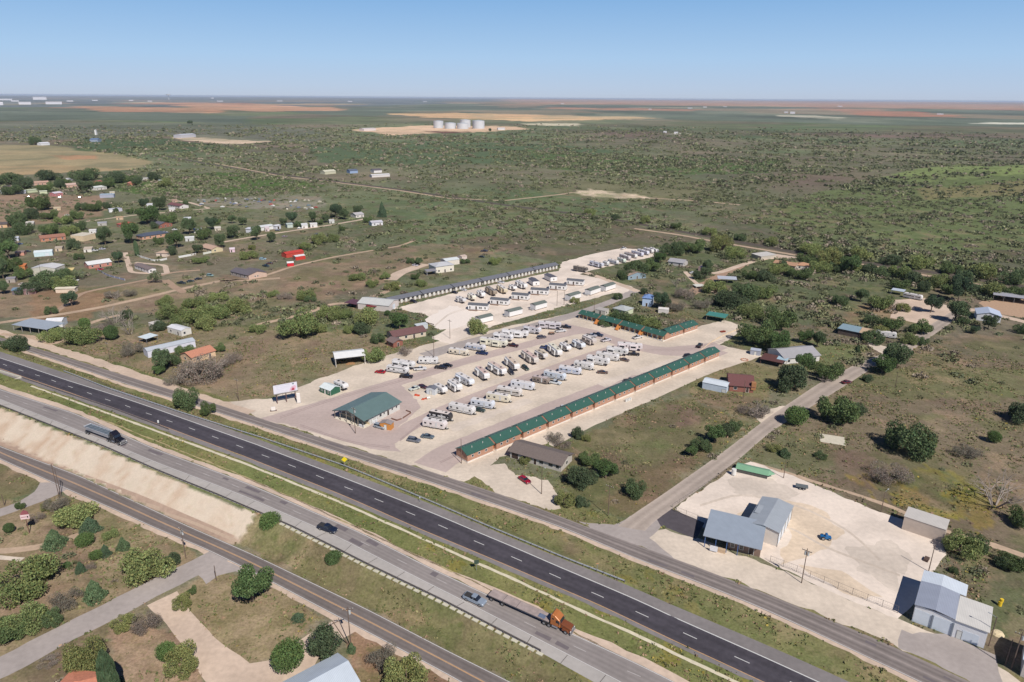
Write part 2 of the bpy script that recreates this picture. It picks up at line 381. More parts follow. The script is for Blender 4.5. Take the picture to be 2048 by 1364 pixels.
# low brush: two sizes of blots, thicker where the survey says scrub
for bs, lo, hi, tone, amt in ((.16,.5,.6,(.66,.74,.56),.62), (.42,.52,.62,(.6,.66,.52),.55), (.05,.48,.62,(.82,.9,.74),.5)):
    bn = n.nodes.new('ShaderNodeTexNoise'); bn.inputs['Scale'].default_value = bs; bn.inputs['Detail'].default_value = 4; bn.inputs['Roughness'].default_value = .6; L.new(tc.outputs['Object'], bn.inputs['Vector'])
    b1 = n.nodes.new('ShaderNodeMapRange'); b1.inputs[1].default_value = lo; b1.inputs[2].default_value = hi; b1.inputs[3].default_value = 0; b1.inputs[4].default_value = amt; L.new(bn.outputs['Fac'], b1.inputs[0])
    b2 = n.nodes.new('ShaderNodeMath'); b2.operation = 'MULTIPLY'; L.new(b1.outputs[0], b2.inputs[0]); L.new(at.outputs['Alpha'], b2.inputs[1])
    b3 = n.nodes.new('ShaderNodeVectorMath'); b3.operation = 'MULTIPLY'; b3.inputs[1].default_value = tone; L.new(prev, b3.inputs[0])
    b4 = n.nodes.new('ShaderNodeMix'); b4.data_type = 'RGBA'; L.new(b2.outputs[0], b4.inputs['Factor']); L.new(prev, b4.inputs['A']); L.new(b3.outputs[0], b4.inputs['B']); prev = b4.outputs['Result']
# tufts of grass and weeds
vo = n.nodes.new('ShaderNodeTexNoise'); vo.inputs['Scale'].default_value = .75; vo.inputs['Detail'].default_value = 3; L.new(tc.outputs['Object'], vo.inputs['Vector'])
mr = n.nodes.new('ShaderNodeMapRange'); mr.inputs[1].default_value = .56; mr.inputs[2].default_value = .66; mr.inputs[3].default_value = 0; mr.inputs[4].default_value = .45; L.new(vo.outputs['Fac'], mr.inputs[0])
mx = n.nodes.new('ShaderNodeVectorMath'); mx.operation = 'MULTIPLY'; mx.inputs[1].default_value = (.62,.78,.5); L.new(prev, mx.inputs[0])
mi = n.nodes.new('ShaderNodeMix'); mi.data_type = 'RGBA'; tm_ = n.nodes.new('ShaderNodeMath'); tm_.operation = 'MULTIPLY'; L.new(mr.outputs[0], tm_.inputs[0]); L.new(am.outputs[0], tm_.inputs[1]); L.new(tm_.outputs[0], mi.inputs['Factor']); L.new(prev, mi.inputs['A']); L.new(mx.outputs[0], mi.inputs['B'])
L.new(mi.outputs['Result'], b.inputs['Base Color'])
# how much low brush the ground carries (0 = bare bank, .15 = plots, 1 = scrubland)
brush = np.clip(.42+np.clip((fbm(gx/60, gy/60, 4)-.3)*2.6, 0, 1)*np.clip((dist-300)/350, 0, 1), 0, 1)
def br(poly, v): brush[pip(qx, qy, poly)] = v
br([(-300,290),(90,290),(312,324),(270,340),(120,346),(-300,362)], .1); br([(-300,395),(215,392),(205,432),(-300,470)], .15)
br([(-300,570),(560,540),(820,490),(900,490),(820,545),(640,605),(450,650),(200,622),(-300,655)], .22)
br([(1440,655),(1740,690),(1600,755),(1500,835),(1370,785)], .15); br([(1500,430),(1640,385),(1750,366),(2400,366),(2400,560),(1800,536),(1600,496)], .9)
br([(1340,500),(1900,545),(1640,650),(1400,640)], .9); br([(220,368),(320,355),(520,350),(660,372),(520,392),(225,382)], 1)
brush[dist > 3500] = .55; brush[plat | ub] = .3; brush[mb | mv] = 0
me = np_mesh('ground', V, F, m, lin, brush); me.shade_smooth()
o = bpy.data.objects.new('ground', me); COL.objects.link(o); o['kind'] = 'structure'

# ================================================================= ROADS AND YARDS (sheets laid just above one another)
def strip_mat(name, c, var=.1, k=None, bands=None, rough=.85, scale=.8, patch=0.0):
    m = mat(name, c, rough, var, scale, k=k, spec=.2); n = m.node_tree; L = n.links; b = n.nodes['Principled BSDF']
    src = b.inputs['Base Color'].links[0].from_socket
    if patch:
        no = n.nodes.new('ShaderNodeTexNoise'); no.inputs['Scale'].default_value = .07; no.inputs['Detail'].default_value = 4
        tc = [x for x in n.nodes if x.type == 'TEX_COORD'][0]; L.new(tc.outputs['Object'], no.inputs['Vector'])
        mr = n.nodes.new('ShaderNodeMapRange'); mr.inputs[1].default_value = .38; mr.inputs[2].default_value = .62; mr.inputs[3].default_value = 1-patch; mr.inputs[4].default_value = 1+patch
        L.new(no.outputs['Fac'], mr.inputs[0]); vm = n.nodes.new('ShaderNodeVectorMath'); vm.operation = 'SCALE'; L.new(src, vm.inputs[0]); L.new(mr.outputs[0], vm.inputs['Scale']); src = vm.outputs[0]
    if bands:
        uv = n.nodes.new('ShaderNodeUVMap'); sx = n.nodes.new('ShaderNodeSeparateXYZ'); L.new(uv.outputs[0], sx.inputs[0])
        cr_ = n.nodes.new('ShaderNodeValToRGB'); el = cr_.color_ramp.elements
        el[0].position, el[0].color = bands[0][0], (bands[0][1],)*3+(1,)
        el[1].position, el[1].color = bands[-1][0], (bands[-1][1],)*3+(1,)
        for p, v in bands[1:-1]:
            e = el.new(p); e.color = (v, v, v, 1)
        L.new(sx.outputs['Y'], cr_.inputs[0])
        vm = n.nodes.new('ShaderNodeVectorMath'); vm.operation = 'MULTIPLY'; L.new(src, vm.inputs[0]); L.new(cr_.outputs[0], vm.inputs[1])
        sc2 = n.nodes.new('ShaderNodeVectorMath'); sc2.operation = 'SCALE'; sc2.inputs['Scale'].default_value = 1.0; L.new(vm.outputs[0], sc2.inputs[0]); src = sc2.outputs[0]
    L.new(src, b.inputs['Base Color'])
    return m
ROADW = []; OVER = []                                    # world outlines kept free of scrub
def resample(P, step):
    P = np.array(P, float); d = np.r_[0, np.cumsum(np.hypot(*np.diff(P[:, :2], axis=0).T))]
    n = max(2, int(d[-1]/step)+1); s = np.linspace(0, d[-1], n)
    # gentle smoothing of the corners
    Q = np.stack([np.interp(s, d, P[:, k]) for k in range(P.shape[1])], 1)
    if n > 8:
        for _ in range(3): Q[1:-1] = (Q[:-2]+2*Q[1:-1]+Q[2:])/4
    return Q, s
def two_edge(name, A, B, m, dz, raised=False, n=90, jit=0.0, over=True):
    """road sheet between two surveyed edges"""
    f = GR if raised else G
    A = [f(*p) for p in A]; B = [f(*p) for p in B]
    QA, _ = resample(A, 1e9); QB, _ = resample(B, 1e9)
    def rs(P):
        P = np.array(P); d = np.r_[0, np.cumsum(np.hypot(*np.diff(P[:, :2], axis=0).T))]; s = np.linspace(0, d[-1], n)
        Q = np.stack([np.interp(s, d, P[:, k]) for k in range(2)], 1)
        for _ in range(4): Q[1:-1] = (Q[:-2]+2*Q[1:-1]+Q[2:])/4
        return Q, s
    a, s = rs(A); c, _ = rs(B)
    if jit:
        a += (fbm(a[:,0]/2.5, a[:,1]/2.5, 5)-.5)[:,None]*jit; c += (fbm(c[:,0]/2.5, c[:,1]/2.5, 6)-.5)[:,None]*jit
    return _sheet(name, a, c, s, m, dz, over)
def _sheet(name, a, c, s, m, dz, over=True):
    n = len(a); K = 4; V = []; UV = []
    for k in range(K+1):
        t = k/K; q = a*(1-t)+c*t; z = ground_z(q[:,0], q[:,1])+dz
        V.append(np.c_[q, z]); UV.append(np.c_[s, np.full(n, t)])
    V = np.concatenate(V); UV = np.concatenate(UV); F = []
    for k in range(K):
        for i in range(n-1): F.append((k*n+i, k*n+i+1, (k+1)*n+i+1, (k+1)*n+i))
    F = np.array(F)
    nz = np.cross(V[F[0,1]]-V[F[0,0]], V[F[0,3]]-V[F[0,0]])[2]
    if nz < 0: F = F[:, ::-1]
    me = np_mesh(name, V, F, m); uv = me.uv_layers.new(name='UVMap'); uv.data.foreach_set('uv', UV[F.ravel()].astype(np.float32).ravel())
    o = bpy.data.objects.new(name, me); COL.objects.link(o); o['kind'] = 'structure'
    ROADW.append([tuple(p) for p in a]+[tuple(p) for p in c[::-1]])
    if over: OVER.append(ROADW[-1])
    return o
def strip(name, P, w, m, dz, raised=False, jit=0.4, over=True, step=3.0):
    f = GR if raised else G
    Q, s = resample([f(*p) for p in P], step)
    Q = Q[:, :2]; T = np.gradient(Q, axis=0); T /= np.hypot(*T.T)[:, None]; N = np.c_[-T[:,1], T[:,0]]
    w = np.interp(np.linspace(0,1,len(Q)), np.linspace(0,1,len(w)), w) if isinstance(w, (list,tuple)) else np.full(len(Q), w)
    ja = (fbm(Q[:,0]/3, Q[:,1]/3, 5)-.5)*jit*2; jb = (fbm(Q[:,0]/3, Q[:,1]/3, 8)-.5)*jit*2
    return _sheet(name, Q+N*(w/2+ja)[:,None], Q-N*(w/2+jb)[:,None], s, m, dz, over)
def patch(name, P, m, dz, jit=1.6, over=True, step=2.0, raised=False):
    """flat yard or lot with a ragged edge"""
    f = GR if raised else G
    W_ = [f(*p)[:2] for p in P]; W_.append(W_[0]); pts = []
    for (ax, ay), (bx_, by_) in zip(W_[:-1], W_[1:]):
        k = max(1, int(math.hypot(bx_-ax, by_-ay)/step))
        for i in range(k): pts.append((ax+(bx_-ax)*i/k, ay+(by_-ay)*i/k))
    q = np.array(pts)
    q += np.c_[fbm(q[:,0]/4, q[:,1]/4, 5)-.5, fbm(q[:,0]/4, q[:,1]/4, 15)-.5]*jit*2
    from mathutils.geometry import tessellate_polygon
    vs = [Vector((x, y, 0)) for x, y in q]; tr = tessellate_polygon([vs])
    me = bpy.data.meshes.new(name); Fs = []
    for t in tr:
        a, b_, c = (vs[i] for i in t); Fs.append(t if (b_-a).cross(c-a).z > 0 else t[::-1])
    me.from_pydata([(x, y, dz+(gz(x, y) if raised else 0)) for x, y in q], [], Fs); me.materials.append(m)
    o = bpy.data.objects.new(name, me); COL.objects.link(o); o['kind'] = 'structure'
    ROADW.append([tuple(p) for p in q])
    if over: OVER.append(ROADW[-1])
    return o
gravel = strip_mat('pale gravel', (214,199,181), .09, patch=.1)
gravel2 = strip_mat('white caliche', (228,213,198), .07, patch=.09)
tan = strip_mat('tan dirt', (206,184,164), .1, patch=.08)
dirt = strip_mat('dirt track', (188,164,140), .12, patch=.1)
red = strip_mat('red dirt', (172,146,124), .12, patch=.1)
lane = strip_mat('chip seal', (190,172,164), .06, patch=.05)
greyrd = strip_mat('worn road', (172,162,156), .08, patch=.07)
B2 = [(0,.95),(.12,1),(.2,.78),(.3,.8),(.38,1),(.48,1.12),(.52,1.12),(.62,1),(.7,.78),(.8,.8),(.88,1),(1,.95)]
front = strip_mat('frontage asphalt', (142,132,127), .08, bands=[(0,1.1),(.08,1.05),(.16,.72),(.24,.95),(.34,.68),(.44,.95),(.5,1.25),(.56,.95),(.66,.68),(.76,.95),(.84,.72),(.92,1.05),(1,1.1)], patch=.07)
front2 = strip_mat('lower frontage asphalt', (128,119,115), .08, bands=[(0,1.1),(.1,1),(.2,.75),(.3,.95),(.42,.85),(.5,1.25),(.58,.85),(.7,.95),(.8,.75),(.9,1),(1,1.1)], patch=.07)
grayhw = strip_mat('old highway asphalt', (150,142,138), .06, bands=[(0,1.05),(.1,1),(.22,.86),(.32,1),(.4,.86),(.5,1.03),(.6,.86),(.7,1),(.8,.86),(.9,1),(1,1.05)], patch=.06)
black = strip_mat('new black asphalt', (76,72,78), .16, bands=[(0,1.15),(.15,1),(.25,.85),(.4,1.1),(.5,1),(.6,1.1),(.75,.85),(.9,1),(1,1.1)], patch=.1)
conc = strip_mat('concrete shoulder', (178,172,166), .06, patch=.05)
pave_g = strip_mat('grey shoulder', (134,128,126), .09, patch=.08)
white = mat('road paint white', (214,212,208), .6, .08, 3)
yellow = mat('road paint yellow', (204,162,118), .6, .15, 3)
patchy = strip_mat('dark asphalt patch', (92,86,90), .1, patch=.12)

U_ = [(-120,680),(0,716),(64,737),(130,759.4),(250,797),(512,889),(672,950),(872,1029),(937,1057),(1024,1093),(1274,1200),(1536,1318),(1636,1364),(1800,1440)]
LW = [(-120,700),(0,737),(44,753),(130,782),(312,847),(512,922),(672,985),(762,1024),(834,1056),(1024,1135),(1199,1210),(1399,1305),(1524,1363),(1690,1440)]
SH = [(-120,668),(0,703),(130,746),(250,785),(512,877),(672,936),(872,1012),(1024,1077),(1249,1167),(1536,1291),(1700,1364),(1860,1440)]
def off(P, d): return [(x, y+d) for x, y in P]
two_edge('road_shoulder', SH, U_, pave_g, .05, True, over=False)
two_edge('highway', U_, LW, black, .055, True, over=False)
two_edge('road_shoulder', LW, off(LW, 9), pave_g, .052, True, jit=.8, over=False)
GU = [(-120,733),(0,778),(150,826),(300,893),(512,973),(727,1067),(862,1136),(1024,1212),(1136,1263),(1274,1326),(1350,1364),(1500,1440)]
GL = [(-120,750),(0,800),(212,884),(312,926),(512,1003),(674,1074),(837,1158),(1024,1252),(1149,1317),(1239,1364),(1380,1440)]
GT = [(-120,726),(0,770),(150,817),(300,885),(512,964),(729,1057),(862,1124),(1024,1188),(1136,1249),(1274,1309),(1386,1364),(1540,1440)]
LGX = [(-120,758),(0,812),(212,897),(312,942),(512,1025),(587,1057),(732,1130),(882,1202),(1024,1276),(1081,1305),(1184,1364),(1310,1432)]
two_edge('road_shoulder', GT, GU, tan, .05, True, jit=1.2, over=False)
two_edge('highway', GU, GL, grayhw, .055, True, over=False)
two_edge('road_shoulder', GL, off(LGX, -1), conc, .05, True, over=False)
# painted lines
strip('edge_line', U_, .28, white, .075, True, 0, False)
strip('edge_line', LW, .2, yellow, .075, True, 0, False)
strip('edge_line', off(GU, 2), .16, white, .075, True, 0, False)
strip('edge_line', off(GL, -1), .16, white, .075, True, 0, False)
def dashes(P, m, dz, Ld=3.3, gap=12.19, w=.2, pts=None):
    mb = MB()
    for i, (ax, ay) in enumerate(P):
        p = Vector(GR(ax, ay)); q = Vector(GR(*(P[i+1] if i+1 < len(P) else P[i-1])))
        t = (q-p).normalized() if i+1 < len(P) else (p-q).normalized()
        nn = Vector((-t.y, t.x, 0))*w/2; vs = []
        for s_ in (-1, 1):
            c = p+t*(Ld/2*s_)
            for k in ((1,-1) if s_ < 0 else (-1,1)):
                q_ = c+nn*k; vs.append((q_.x, q_.y, gz(q_.x, q_.y)+dz))
        mb.add(vs, [(0,1,2,3)])
    o = mb.build('lane_line', m); o['kind'] = 'structure'
DS = [(10,730),(42,741),(75,751),(107.5,762),(141,774),(179,787),(215.5,800),(255.5,813),(297.5,828),(339,842.5),(384,858),(430.5,875),(479.5,893),(531,912.5),(584,932),(640,954),(697,977),(758,1001),(821,1027),(886,1054),(958,1086),(1033,1118),(1110,1152),(1195,1190),(1284,1229),(1380,1272),(1484,1320),(1596,1371)]
dashes(DS, white, .075)
def along(P, step, raised=True):
    Q, s = resample([(GR if raised else G)(*p) for p in P], step); return Q
gm = [((a[0]+b_[0])/2, (a[1]+b_[1])/2) for a, b_ in zip(GU, [ (x, np.interp(x, [p[0] for p in GL], [p[1] for p in GL])) for x, _ in GU])]
Qm = along(gm, 12.19); mbd = MB()
for i in range(len(Qm)-1):
    p = Vector(Qm[i]); t = (Vector(Qm[i+1])-p).normalized(); nn = Vector((-t.y, t.x, 0))*.08
    vs = [p-nn, p+t*3-nn, p+t*3+nn, p+nn]; mbd.add([(v.x, v.y, gz(v.x, v.y)+.075) for v in vs], [(0,1,2,3)])
o = mbd.build('lane_line', mat('worn road paint', (186,180,176), .7, .1, 3)); o['kind'] = 'structure'
gut = strip_mat('gutter concrete', (214,204,178), .1)
strip('path', [(62,772),(175,812),(325,867),(512,936),(662,997),(799,1057),(937,1119),(1024,1157),(1174,1227),(1299,1282),(1471,1364),(1600,1430)], .9, gut, .06, True, .25, False, 1.5)
strip('path', [(200,838),(420,925),(600,1003),(799,1095),(950,1165),(1100,1240),(1290,1340)], .5, strip_mat('worn track', (176,160,120), .15), .05, True, .5, False, 1.5)
# expansion joints across the concrete shoulder
Qj = along(GL, 9.0); Qk = along(off(LGX, -1), 9.0); mj = MB(); P2 = np.array([q[:2] for q in Qk])
Lx_ = [(p[0], p[1]) for p in [GR(*q) for q in off(LGX, -1)]]
for q in Qj[:-1]:
    dd = [min(((q[0]-(a[0]+(b_[0]-a[0])*t))**2+(q[1]-(a[1]+(b_[1]-a[1])*t))**2, a[0]+(b_[0]-a[0])*t, a[1]+(b_[1]-a[1])*t) for t in (0,.1,.2,.3,.4,.5,.6,.7,.8,.9,1)) for a, b_ in zip(Lx_[:-1], Lx_[1:])]
    _, ex, ey = min(dd); v = Vector((ex-q[0], ey-q[1], 0)); u_ = Vector((-v.y, v.x, 0)).normalized()*.07
    z0, z1 = gz(q[0], q[1])+.066, gz(ex, ey)+.066
    mj.add([(q[0]-u_.x,q[1]-u_.y,z0),(q[0]+u_.x,q[1]+u_.y,z0),(ex+u_.x,ey+u_.y,z1),(ex-u_.x,ey-u_.y,z1)], [(3,2,1,0)])
o = mj.build('joint_line', mat('joint tar', (96,90,86), .8, .1, 3)); o['kind'] = 'structure'
# frontage roads
FU = [(-120,645),(0,674),(125,712),(250,751),(380,791),(512,834),(712,898),(837,935),(1024,996),(1236,1077),(1349,1117),(1536,1188),(1786,1292),(1941,1364),(2080,1430)]
FL = [(-120,656),(0,685),(125,725),(250,768),(380,808),(512,850),(712,917),(837,957),(1024,1021),(1129,1057),(1274,1119),(1399,1166),(1536,1222),(1786,1339),(1841,1364),(1990,1440)]
two_edge('frontage_road', FU, FL, front, .016)
strip('edge_line', off(FL, -1.5), .15, white, .022, False, 0, False)
strip('road_verge', [(-60,652),(0,664),(110,698),(250,743),(360,782),(430,806),(500,827)], 5.5, tan, .008, jit=1.5)
strip('road_verge', off(FL, 2.5), 1.8, tan, .008, jit=.8, over=False)
KU = [(-120,835),(0,892),(162,952),(250,993),(375,1051),(512,1111),(737,1219),(887,1297),(1022,1364),(1150,1430)]
KL = [(-120,860),(0,919),(85,957),(150,986),(250,1029),(310,1057),(412,1099),(512,1148),(687,1240),(787,1292),(922,1364),(1030,1430)]
two_edge('frontage_road', KU, KL, front2, .016)
strip('edge_line', off(KU, 1.5), .15, white, .022, False, 0, False)
strip('edge_line', off(KL, -1.5), .15, white, .022, False, 0, False)
mid_ = [((x), (np.interp(x,[p[0] for p in KU],[p[1] for p in KU])+np.interp(x,[p[0] for p in KL],[p[1] for p in KL]))/2) for x in range(-100, 1100, 60)]
for d in (-.8, .8): strip('centre_line', off(mid_, d), .13, yellow, .024, False, 0, False)
two_edge('road_verge', [(-120,822),(0,878),(150,943),(300,1004),(425,1057),(470,1076)], [(-120,835),(0,891),(150,948),(250,992),(375,1050),(450,1083)], strip_mat('brown verge', (176,152,134), .1, patch=.08), .008)
strip('road_verge', off(KL, 3), 2.0, tan, .008, jit=.8, over=False)
# side road
two_edge('side_road', [(1236,1052),(1244,1043),(1324,990),(1449,902),(1536,835),(1640,765),(1715,727),(1790,697),(1860,650),(1905,622)],
         [(1290,1062),(1296,1050),(1341,1020),(1474,922),(1540,864),(1696,768),(1735,742),(1808,712),(1885,657),(1925,630)], strip_mat('side road seal', (176,162,150), .08, bands=[(0,1.15),(.12,1.0),(.3,.86),(.5,1.08),(.7,.86),(.88,1.0),(1,1.15)], patch=.08), .014, jit=.6)
patch('road_apron', [(1225,1050),(1262,1032),(1310,1030),(1318,1052),(1300,1075),(1352,1118),(1236,1078),(1150,1040)], greyrd, .012)
# RV park
patch('gravel_lot', [(425,806),(545,796),(640,757),(760,714),(905,674),(950,668),(1130,628),(1162,626),(1200,640),(1330,676),(1400,652),(1450,640),(1492,655),(1440,690),(1520,706),(1420,745),(1300,800),(1180,850),(1110,884),(1050,898),(1000,915),(962,948),(930,963),(880,949),(712,897),(512,833)], gravel, .006)
patch('road_apron', [(522,836),(600,815),(665,795),(740,772),(800,765),(832,800),(838,818),(800,850),(775,880),(800,905),(740,897),(640,868)], lane, .010)
strip('park_lane', [(640,812),(720,786),(820,757),(887,735),(960,714),(1060,688),(1130,667),(1180,660)], 7.5, lane, .011, jit=.5)
strip('park_lane', [(770,885),(820,852),(905,812),(1010,772),(1120,733),(1190,708),(1250,690)], 7.0, lane, .012, jit=.5)
strip('park_lane', [(860,935),(900,905),(990,868),(1100,823),(1200,785),(1330,736),(1440,700)], [13,12,13,13,13,12,10], lane, .013, jit=.7)
strip('park_lane', [(1120,650),(1180,664),(1250,688),(1330,704),(1410,698),(1440,690)], [8,9,9,11,13,10], lane, .0095, jit=.7)
strip('street', [(850,712),(905,694),(1000,668),(1090,646),(1150,629),(1210,608),(1250,592),(1268,582)], [9,8,8,7.5,7.5,6.5,6,6], greyrd, .0085, jit=.5)
patch('gravel_lot', [(787,617),(900,588),(1118,541),(1124,524),(1190,507),(1244,496),(1302,500),(1316,512),(1255,524),(1180,541),(1160,548),(1210,560),(1262,572),(1276,582),(1262,590),(1236,585),(1225,586),(985,652),(958,668),(925,676),(902,690),(862,676),(905,652),(845,627)], gravel2, .0068)
strip('dirt_road', [(1172,545),(1215,560),(1265,578),(1275,583)], 5, tan, .009)
patch('yard', [(935,940),(1010,925),(1030,950),(1100,960),(1120,1015),(1100,1020),(1000,990)], gravel, .007)
patch('gravel_lot', [(1346,1016),(1474,931),(1500,922),(1625,967),(1800,1040),(1885,1078),(1892,1090),(1880,1125),(1850,1180),(1800,1240),(1650,1178),(1530,1122),(1415,1062)], gravel2, .006)
patch('yard', [(1262,1060),(1330,1058),(1410,1082),(1540,1132),(1660,1182),(1800,1240),(1850,1262),(1930,1290),(2047,1364),(2060,1400),(1960,1370),(1786,1290),(1536,1186),(1330,1108)], gravel, .0075)
patch('road_apron', [(1800,1262),(1900,1272),(1990,1310),(2010,1364),(1960,1372),(1800,1296)], greyrd, .0095)
patch('road_apron', [(1296,1046),(1322,1020),(1340,1016),(1408,1046),(1392,1078),(1340,1058)], patchy, .0105, jit=.4)
# wheel tracks and stained, sandier areas on the lots
ochre = strip_mat('sandy stain', (220,200,176), .1, patch=.1); damp = strip_mat('packed grey gravel', (214,200,185), .08, patch=.1); wt = strip_mat('wheel track', (208,193,177), .1, patch=.1)
patch('stain', [(1440,1060),(1500,1010),(1560,1000),(1640,1020),(1690,1060),(1640,1110),(1560,1130),(1590,1060),(1540,1035),(1480,1060)], ochre, .0145, jit=3)
patch('stain', [(1700,1090),(1780,1080),(1830,1120),(1790,1180),(1720,1150)], damp, .0145, jit=3)
patch('stain', [(1460,960),(1520,950),(1600,985),(1560,1000),(1470,990)], damp, .0145, jit=3)
patch('stain', [(1600,1130),(1680,1140),(1760,1190),(1740,1205),(1640,1160)], ochre, .0145, jit=2)
patch('stain', [(850,640),(900,610),(960,625),(930,655),(880,660)], strip_mat('bleached gravel',(238,226,214),.05), .0145, jit=3)
patch('stain', [(1020,660),(1120,632),(1210,596),(1130,600),(1040,640)], damp, .0143, jit=1) if False else None
for P_ in ([(900,858),(960,836),(1060,800)],[(1010,750),(1100,722),(1170,697)],[(900,790),(960,772),(1010,756)],[(1200,770),(1300,735),(1380,712)]): strip('stain', P_, 5, damp, .0146, jit=2, over=False)
for o_ in (0, 1.9):
    for P_ in ([(1420,1075),(1500,1040),(1580,1050),(1640,1090),(1720,1120),(1800,1150)],[(1400,1010),(1480,985),(1600,1010),(1700,1060),(1760,1120)],
               [(870,650),(900,625),(1000,600),(1080,575),(1150,550)],[(905,660),(960,640),(1080,600),(1200,562)],[(1170,530),(1220,512),(1290,503)]):
        strip('wheel_track', [(x, y+o_*1.1) for x, y in P_], 0.45, wt, .0165+.0006*o_, jit=.15, over=False)
for P_ in ([(560,835),(660,800),(800,762),(900,730)],[(800,880),(850,840),(960,795),(1100,742)],[(880,925),(950,890),(1100,832),(1300,757)],[(600,850),(700,885),(780,895)],[(1290,700),(1380,700),(1450,680)]):
    for o_ in (-1, 1.2): strip('wheel_track', [(x, y+o_*1.3) for x, y in P_], .5, strip_mat('darker wheel path',(172,154,148),.08), .0175+.0004*o_, jit=.15, over=False)
# asphalt repairs and oil stains on the highways
rp_ = random.Random(3); rep = strip_mat('asphalt repair', (116,108,110), .1); oil = strip_mat('oil stain', (58,54,58), .15)
for k in range(16):
    x = rp_.uniform(40,1150); yy = np.interp(x,[p[0] for p in GU],[p[1] for p in GU])*(1-.0); y2 = np.interp(x,[p[0] for p in GL],[p[1] for p in GL]); c = yy+(y2-yy)*rp_.choice((.27,.73)); x1 = x+rp_.uniform(8,30)
    yb = np.interp(x1,[p[0] for p in GU],[p[1] for p in GU]); yb2 = np.interp(x1,[p[0] for p in GL],[p[1] for p in GL]); c2 = yb+(yb2-yb)*((c-yy)/(y2-yy)); strip('road_patch', [(x,c),((x+x1)/2,(c+c2)/2),(x1,c2)], rp_.uniform(.5,1.4), rep, .062+.0007*k, True, .3, False)
for k in range(10):
    x = rp_.uniform(600,1900); yy = np.interp(x,[p[0] for p in FU],[p[1] for p in FU]); y2 = np.interp(x,[p[0] for p in FL],[p[1] for p in FL]); x1 = x+rp_.uniform(10,40)
    q1 = np.interp(x1,[p[0] for p in FU],[p[1] for p in FU]); q2 = np.interp(x1,[p[0] for p in FL],[p[1] for p in FL]); f_ = rp_.choice((.3,.7)); strip('road_patch', [(x,yy+(y2-yy)*f_),(x1,q1+(q2-q1)*f_)], rp_.uniform(.4,1.2), rep, .0175+.0004*k, False, .3, False)
# dirt roads
def D(P, w, m=dirt, name='dirt_road', z=.0084): strip(name, P, w, m, z, jit=.5)
D([(-60,655),(0,645),(100,632),(200,615),(300,593),(360,578),(450,560),(500,561),(560,556)], 4.5)
D([(100,632),(130,610),(165,585),(230,572),(300,558),(340,545),(400,540)], 3.5, red, z=.0078)
D([(0,668),(60,672),(110,690),(130,668),(160,655),(195,640),(240,630)], 3.5, dirt, z=.0095)
D([(500,655),(512,650),(612,627),(660,608),(712,605),(769,585),(800,570)], 4)
D([(440,562),(512,557),(587,532),(662,515),(737,502),(800,492),(826,482)], 3.2)
D([(330,560),(350,575),(370,585)], 5, red, z=.0085)
D([(140,447),(270,430),(420,417),(380,405),(325,398)], 4, tan)
D([(440,485),(485,477),(561,465),(667,449),(724,439),(735,436)], 4, tan)
D([(250,505),(262,545),(335,548),(330,530),(270,525)], 3.5, tan)
D([(780,560),(800,545),(815,540),(850,528)], 9, tan)
D([(395,320),(470,334),(566,353),(650,362),(730,372),(800,381),(900,397),(1010,401),(1120,389),(1145,385)], 5, dirt)
D([(1300,396),(1400,402),(1480,410)], 6, dirt)
D([(1269,457),(1361,470),(1436,484),(1536,501),(1640,518),(1736,530),(1848,550),(1950,568),(2100,592)], 4.6, dirt)
D([(330,312),(450,334),(560,349),(800,379),(1024,412),(1200,434),(1400,470),(1600,506),(1900,550),(2100,582)], 9, strip_mat('railway ballast', (92,84,76), .15), 'railway_bed', .007)
D([(1550,512),(1520,520),(1491,527),(1440,545),(1400,550)], 5, tan)
D([(1370,543),(1385,560),(1400,572),(1440,590)], 3, tan, z=.0085)
D([(1905,624),(1950,618),(2000,632),(2100,655)], 6, tan)
patch('yard', [(1790,600),(1850,596),(1900,612),(1920,632),(1860,652),(1780,635)], tan, .007)
patch('yard', [(1955,606),(2000,590),(2100,600),(2100,645),(1985,625)], strip_mat('ochre dirt',(184,154,128),.1), .0065)
patch('yard', [(1735,684),(1762,690),(1812,704),(1800,722),(1745,698)], gravel, .0075)
patch('yard', [(1500,828),(1560,812),(1620,812),(1560,840),(1530,850)], gravel, .0075)
patch('yard', [(1560,520),(1510,515),(1535,505),(1600,515)], tan, .0065)
patch('yard', [(1440,545),(1500,528),(1440,560),(1390,590),(1375,580)], strip_mat('bare earth',(168,140,118),.1), .0055)
D([(1505,925),(1600,955),(1700,985),(1790,1015),(1880,1060),(1990,1090),(2100,1130)], [1.6,2.4,1.5,2.2,1.4,2.6,2], dirt, z=.0052)
D([(1100,890),(1180,848),(1300,796),(1420,742),(1520,710)], 3.5, gravel, z=.0092)
D([(-60,1360),(0,1340),(120,1270),(250,1208),(330,1163),(400,1132),(440,1110)], 7.2, greyrd, z=.0089)
D([(325,1196),(370,1250),(420,1312),(452,1342),(490,1380)], [7,5.5,6,8,9], tan, z=.0095)
D([(-60,1040),(0,1028),(60,1003),(100,985),(118,965)], [5,5,5,8,12], greyrd)
patch('road_apron', [(392,1140),(404,1112),(418,1102),(470,1130),(512,1150),(470,1143),(436,1152),(412,1168)], greyrd, .0096, jit=.6)
D([(-60,1104),(0,1104),(90,1093),(150,1074),(182,1060)], 2.6, dirt)
D([(-20,1113),(45,1119)], 1.6, gravel)
patch('yard', [(440,1364),(470,1340),(560,1308),(640,1262),(676,1236),(730,1262),(650,1290),(610,1364),(560,1420),(440,1420)], tan, .0062)
strip('concrete_slab', [(1640,875),(1690,883)], 7, strip_mat('slab concrete',(208,200,180),.08), .02, jit=0)
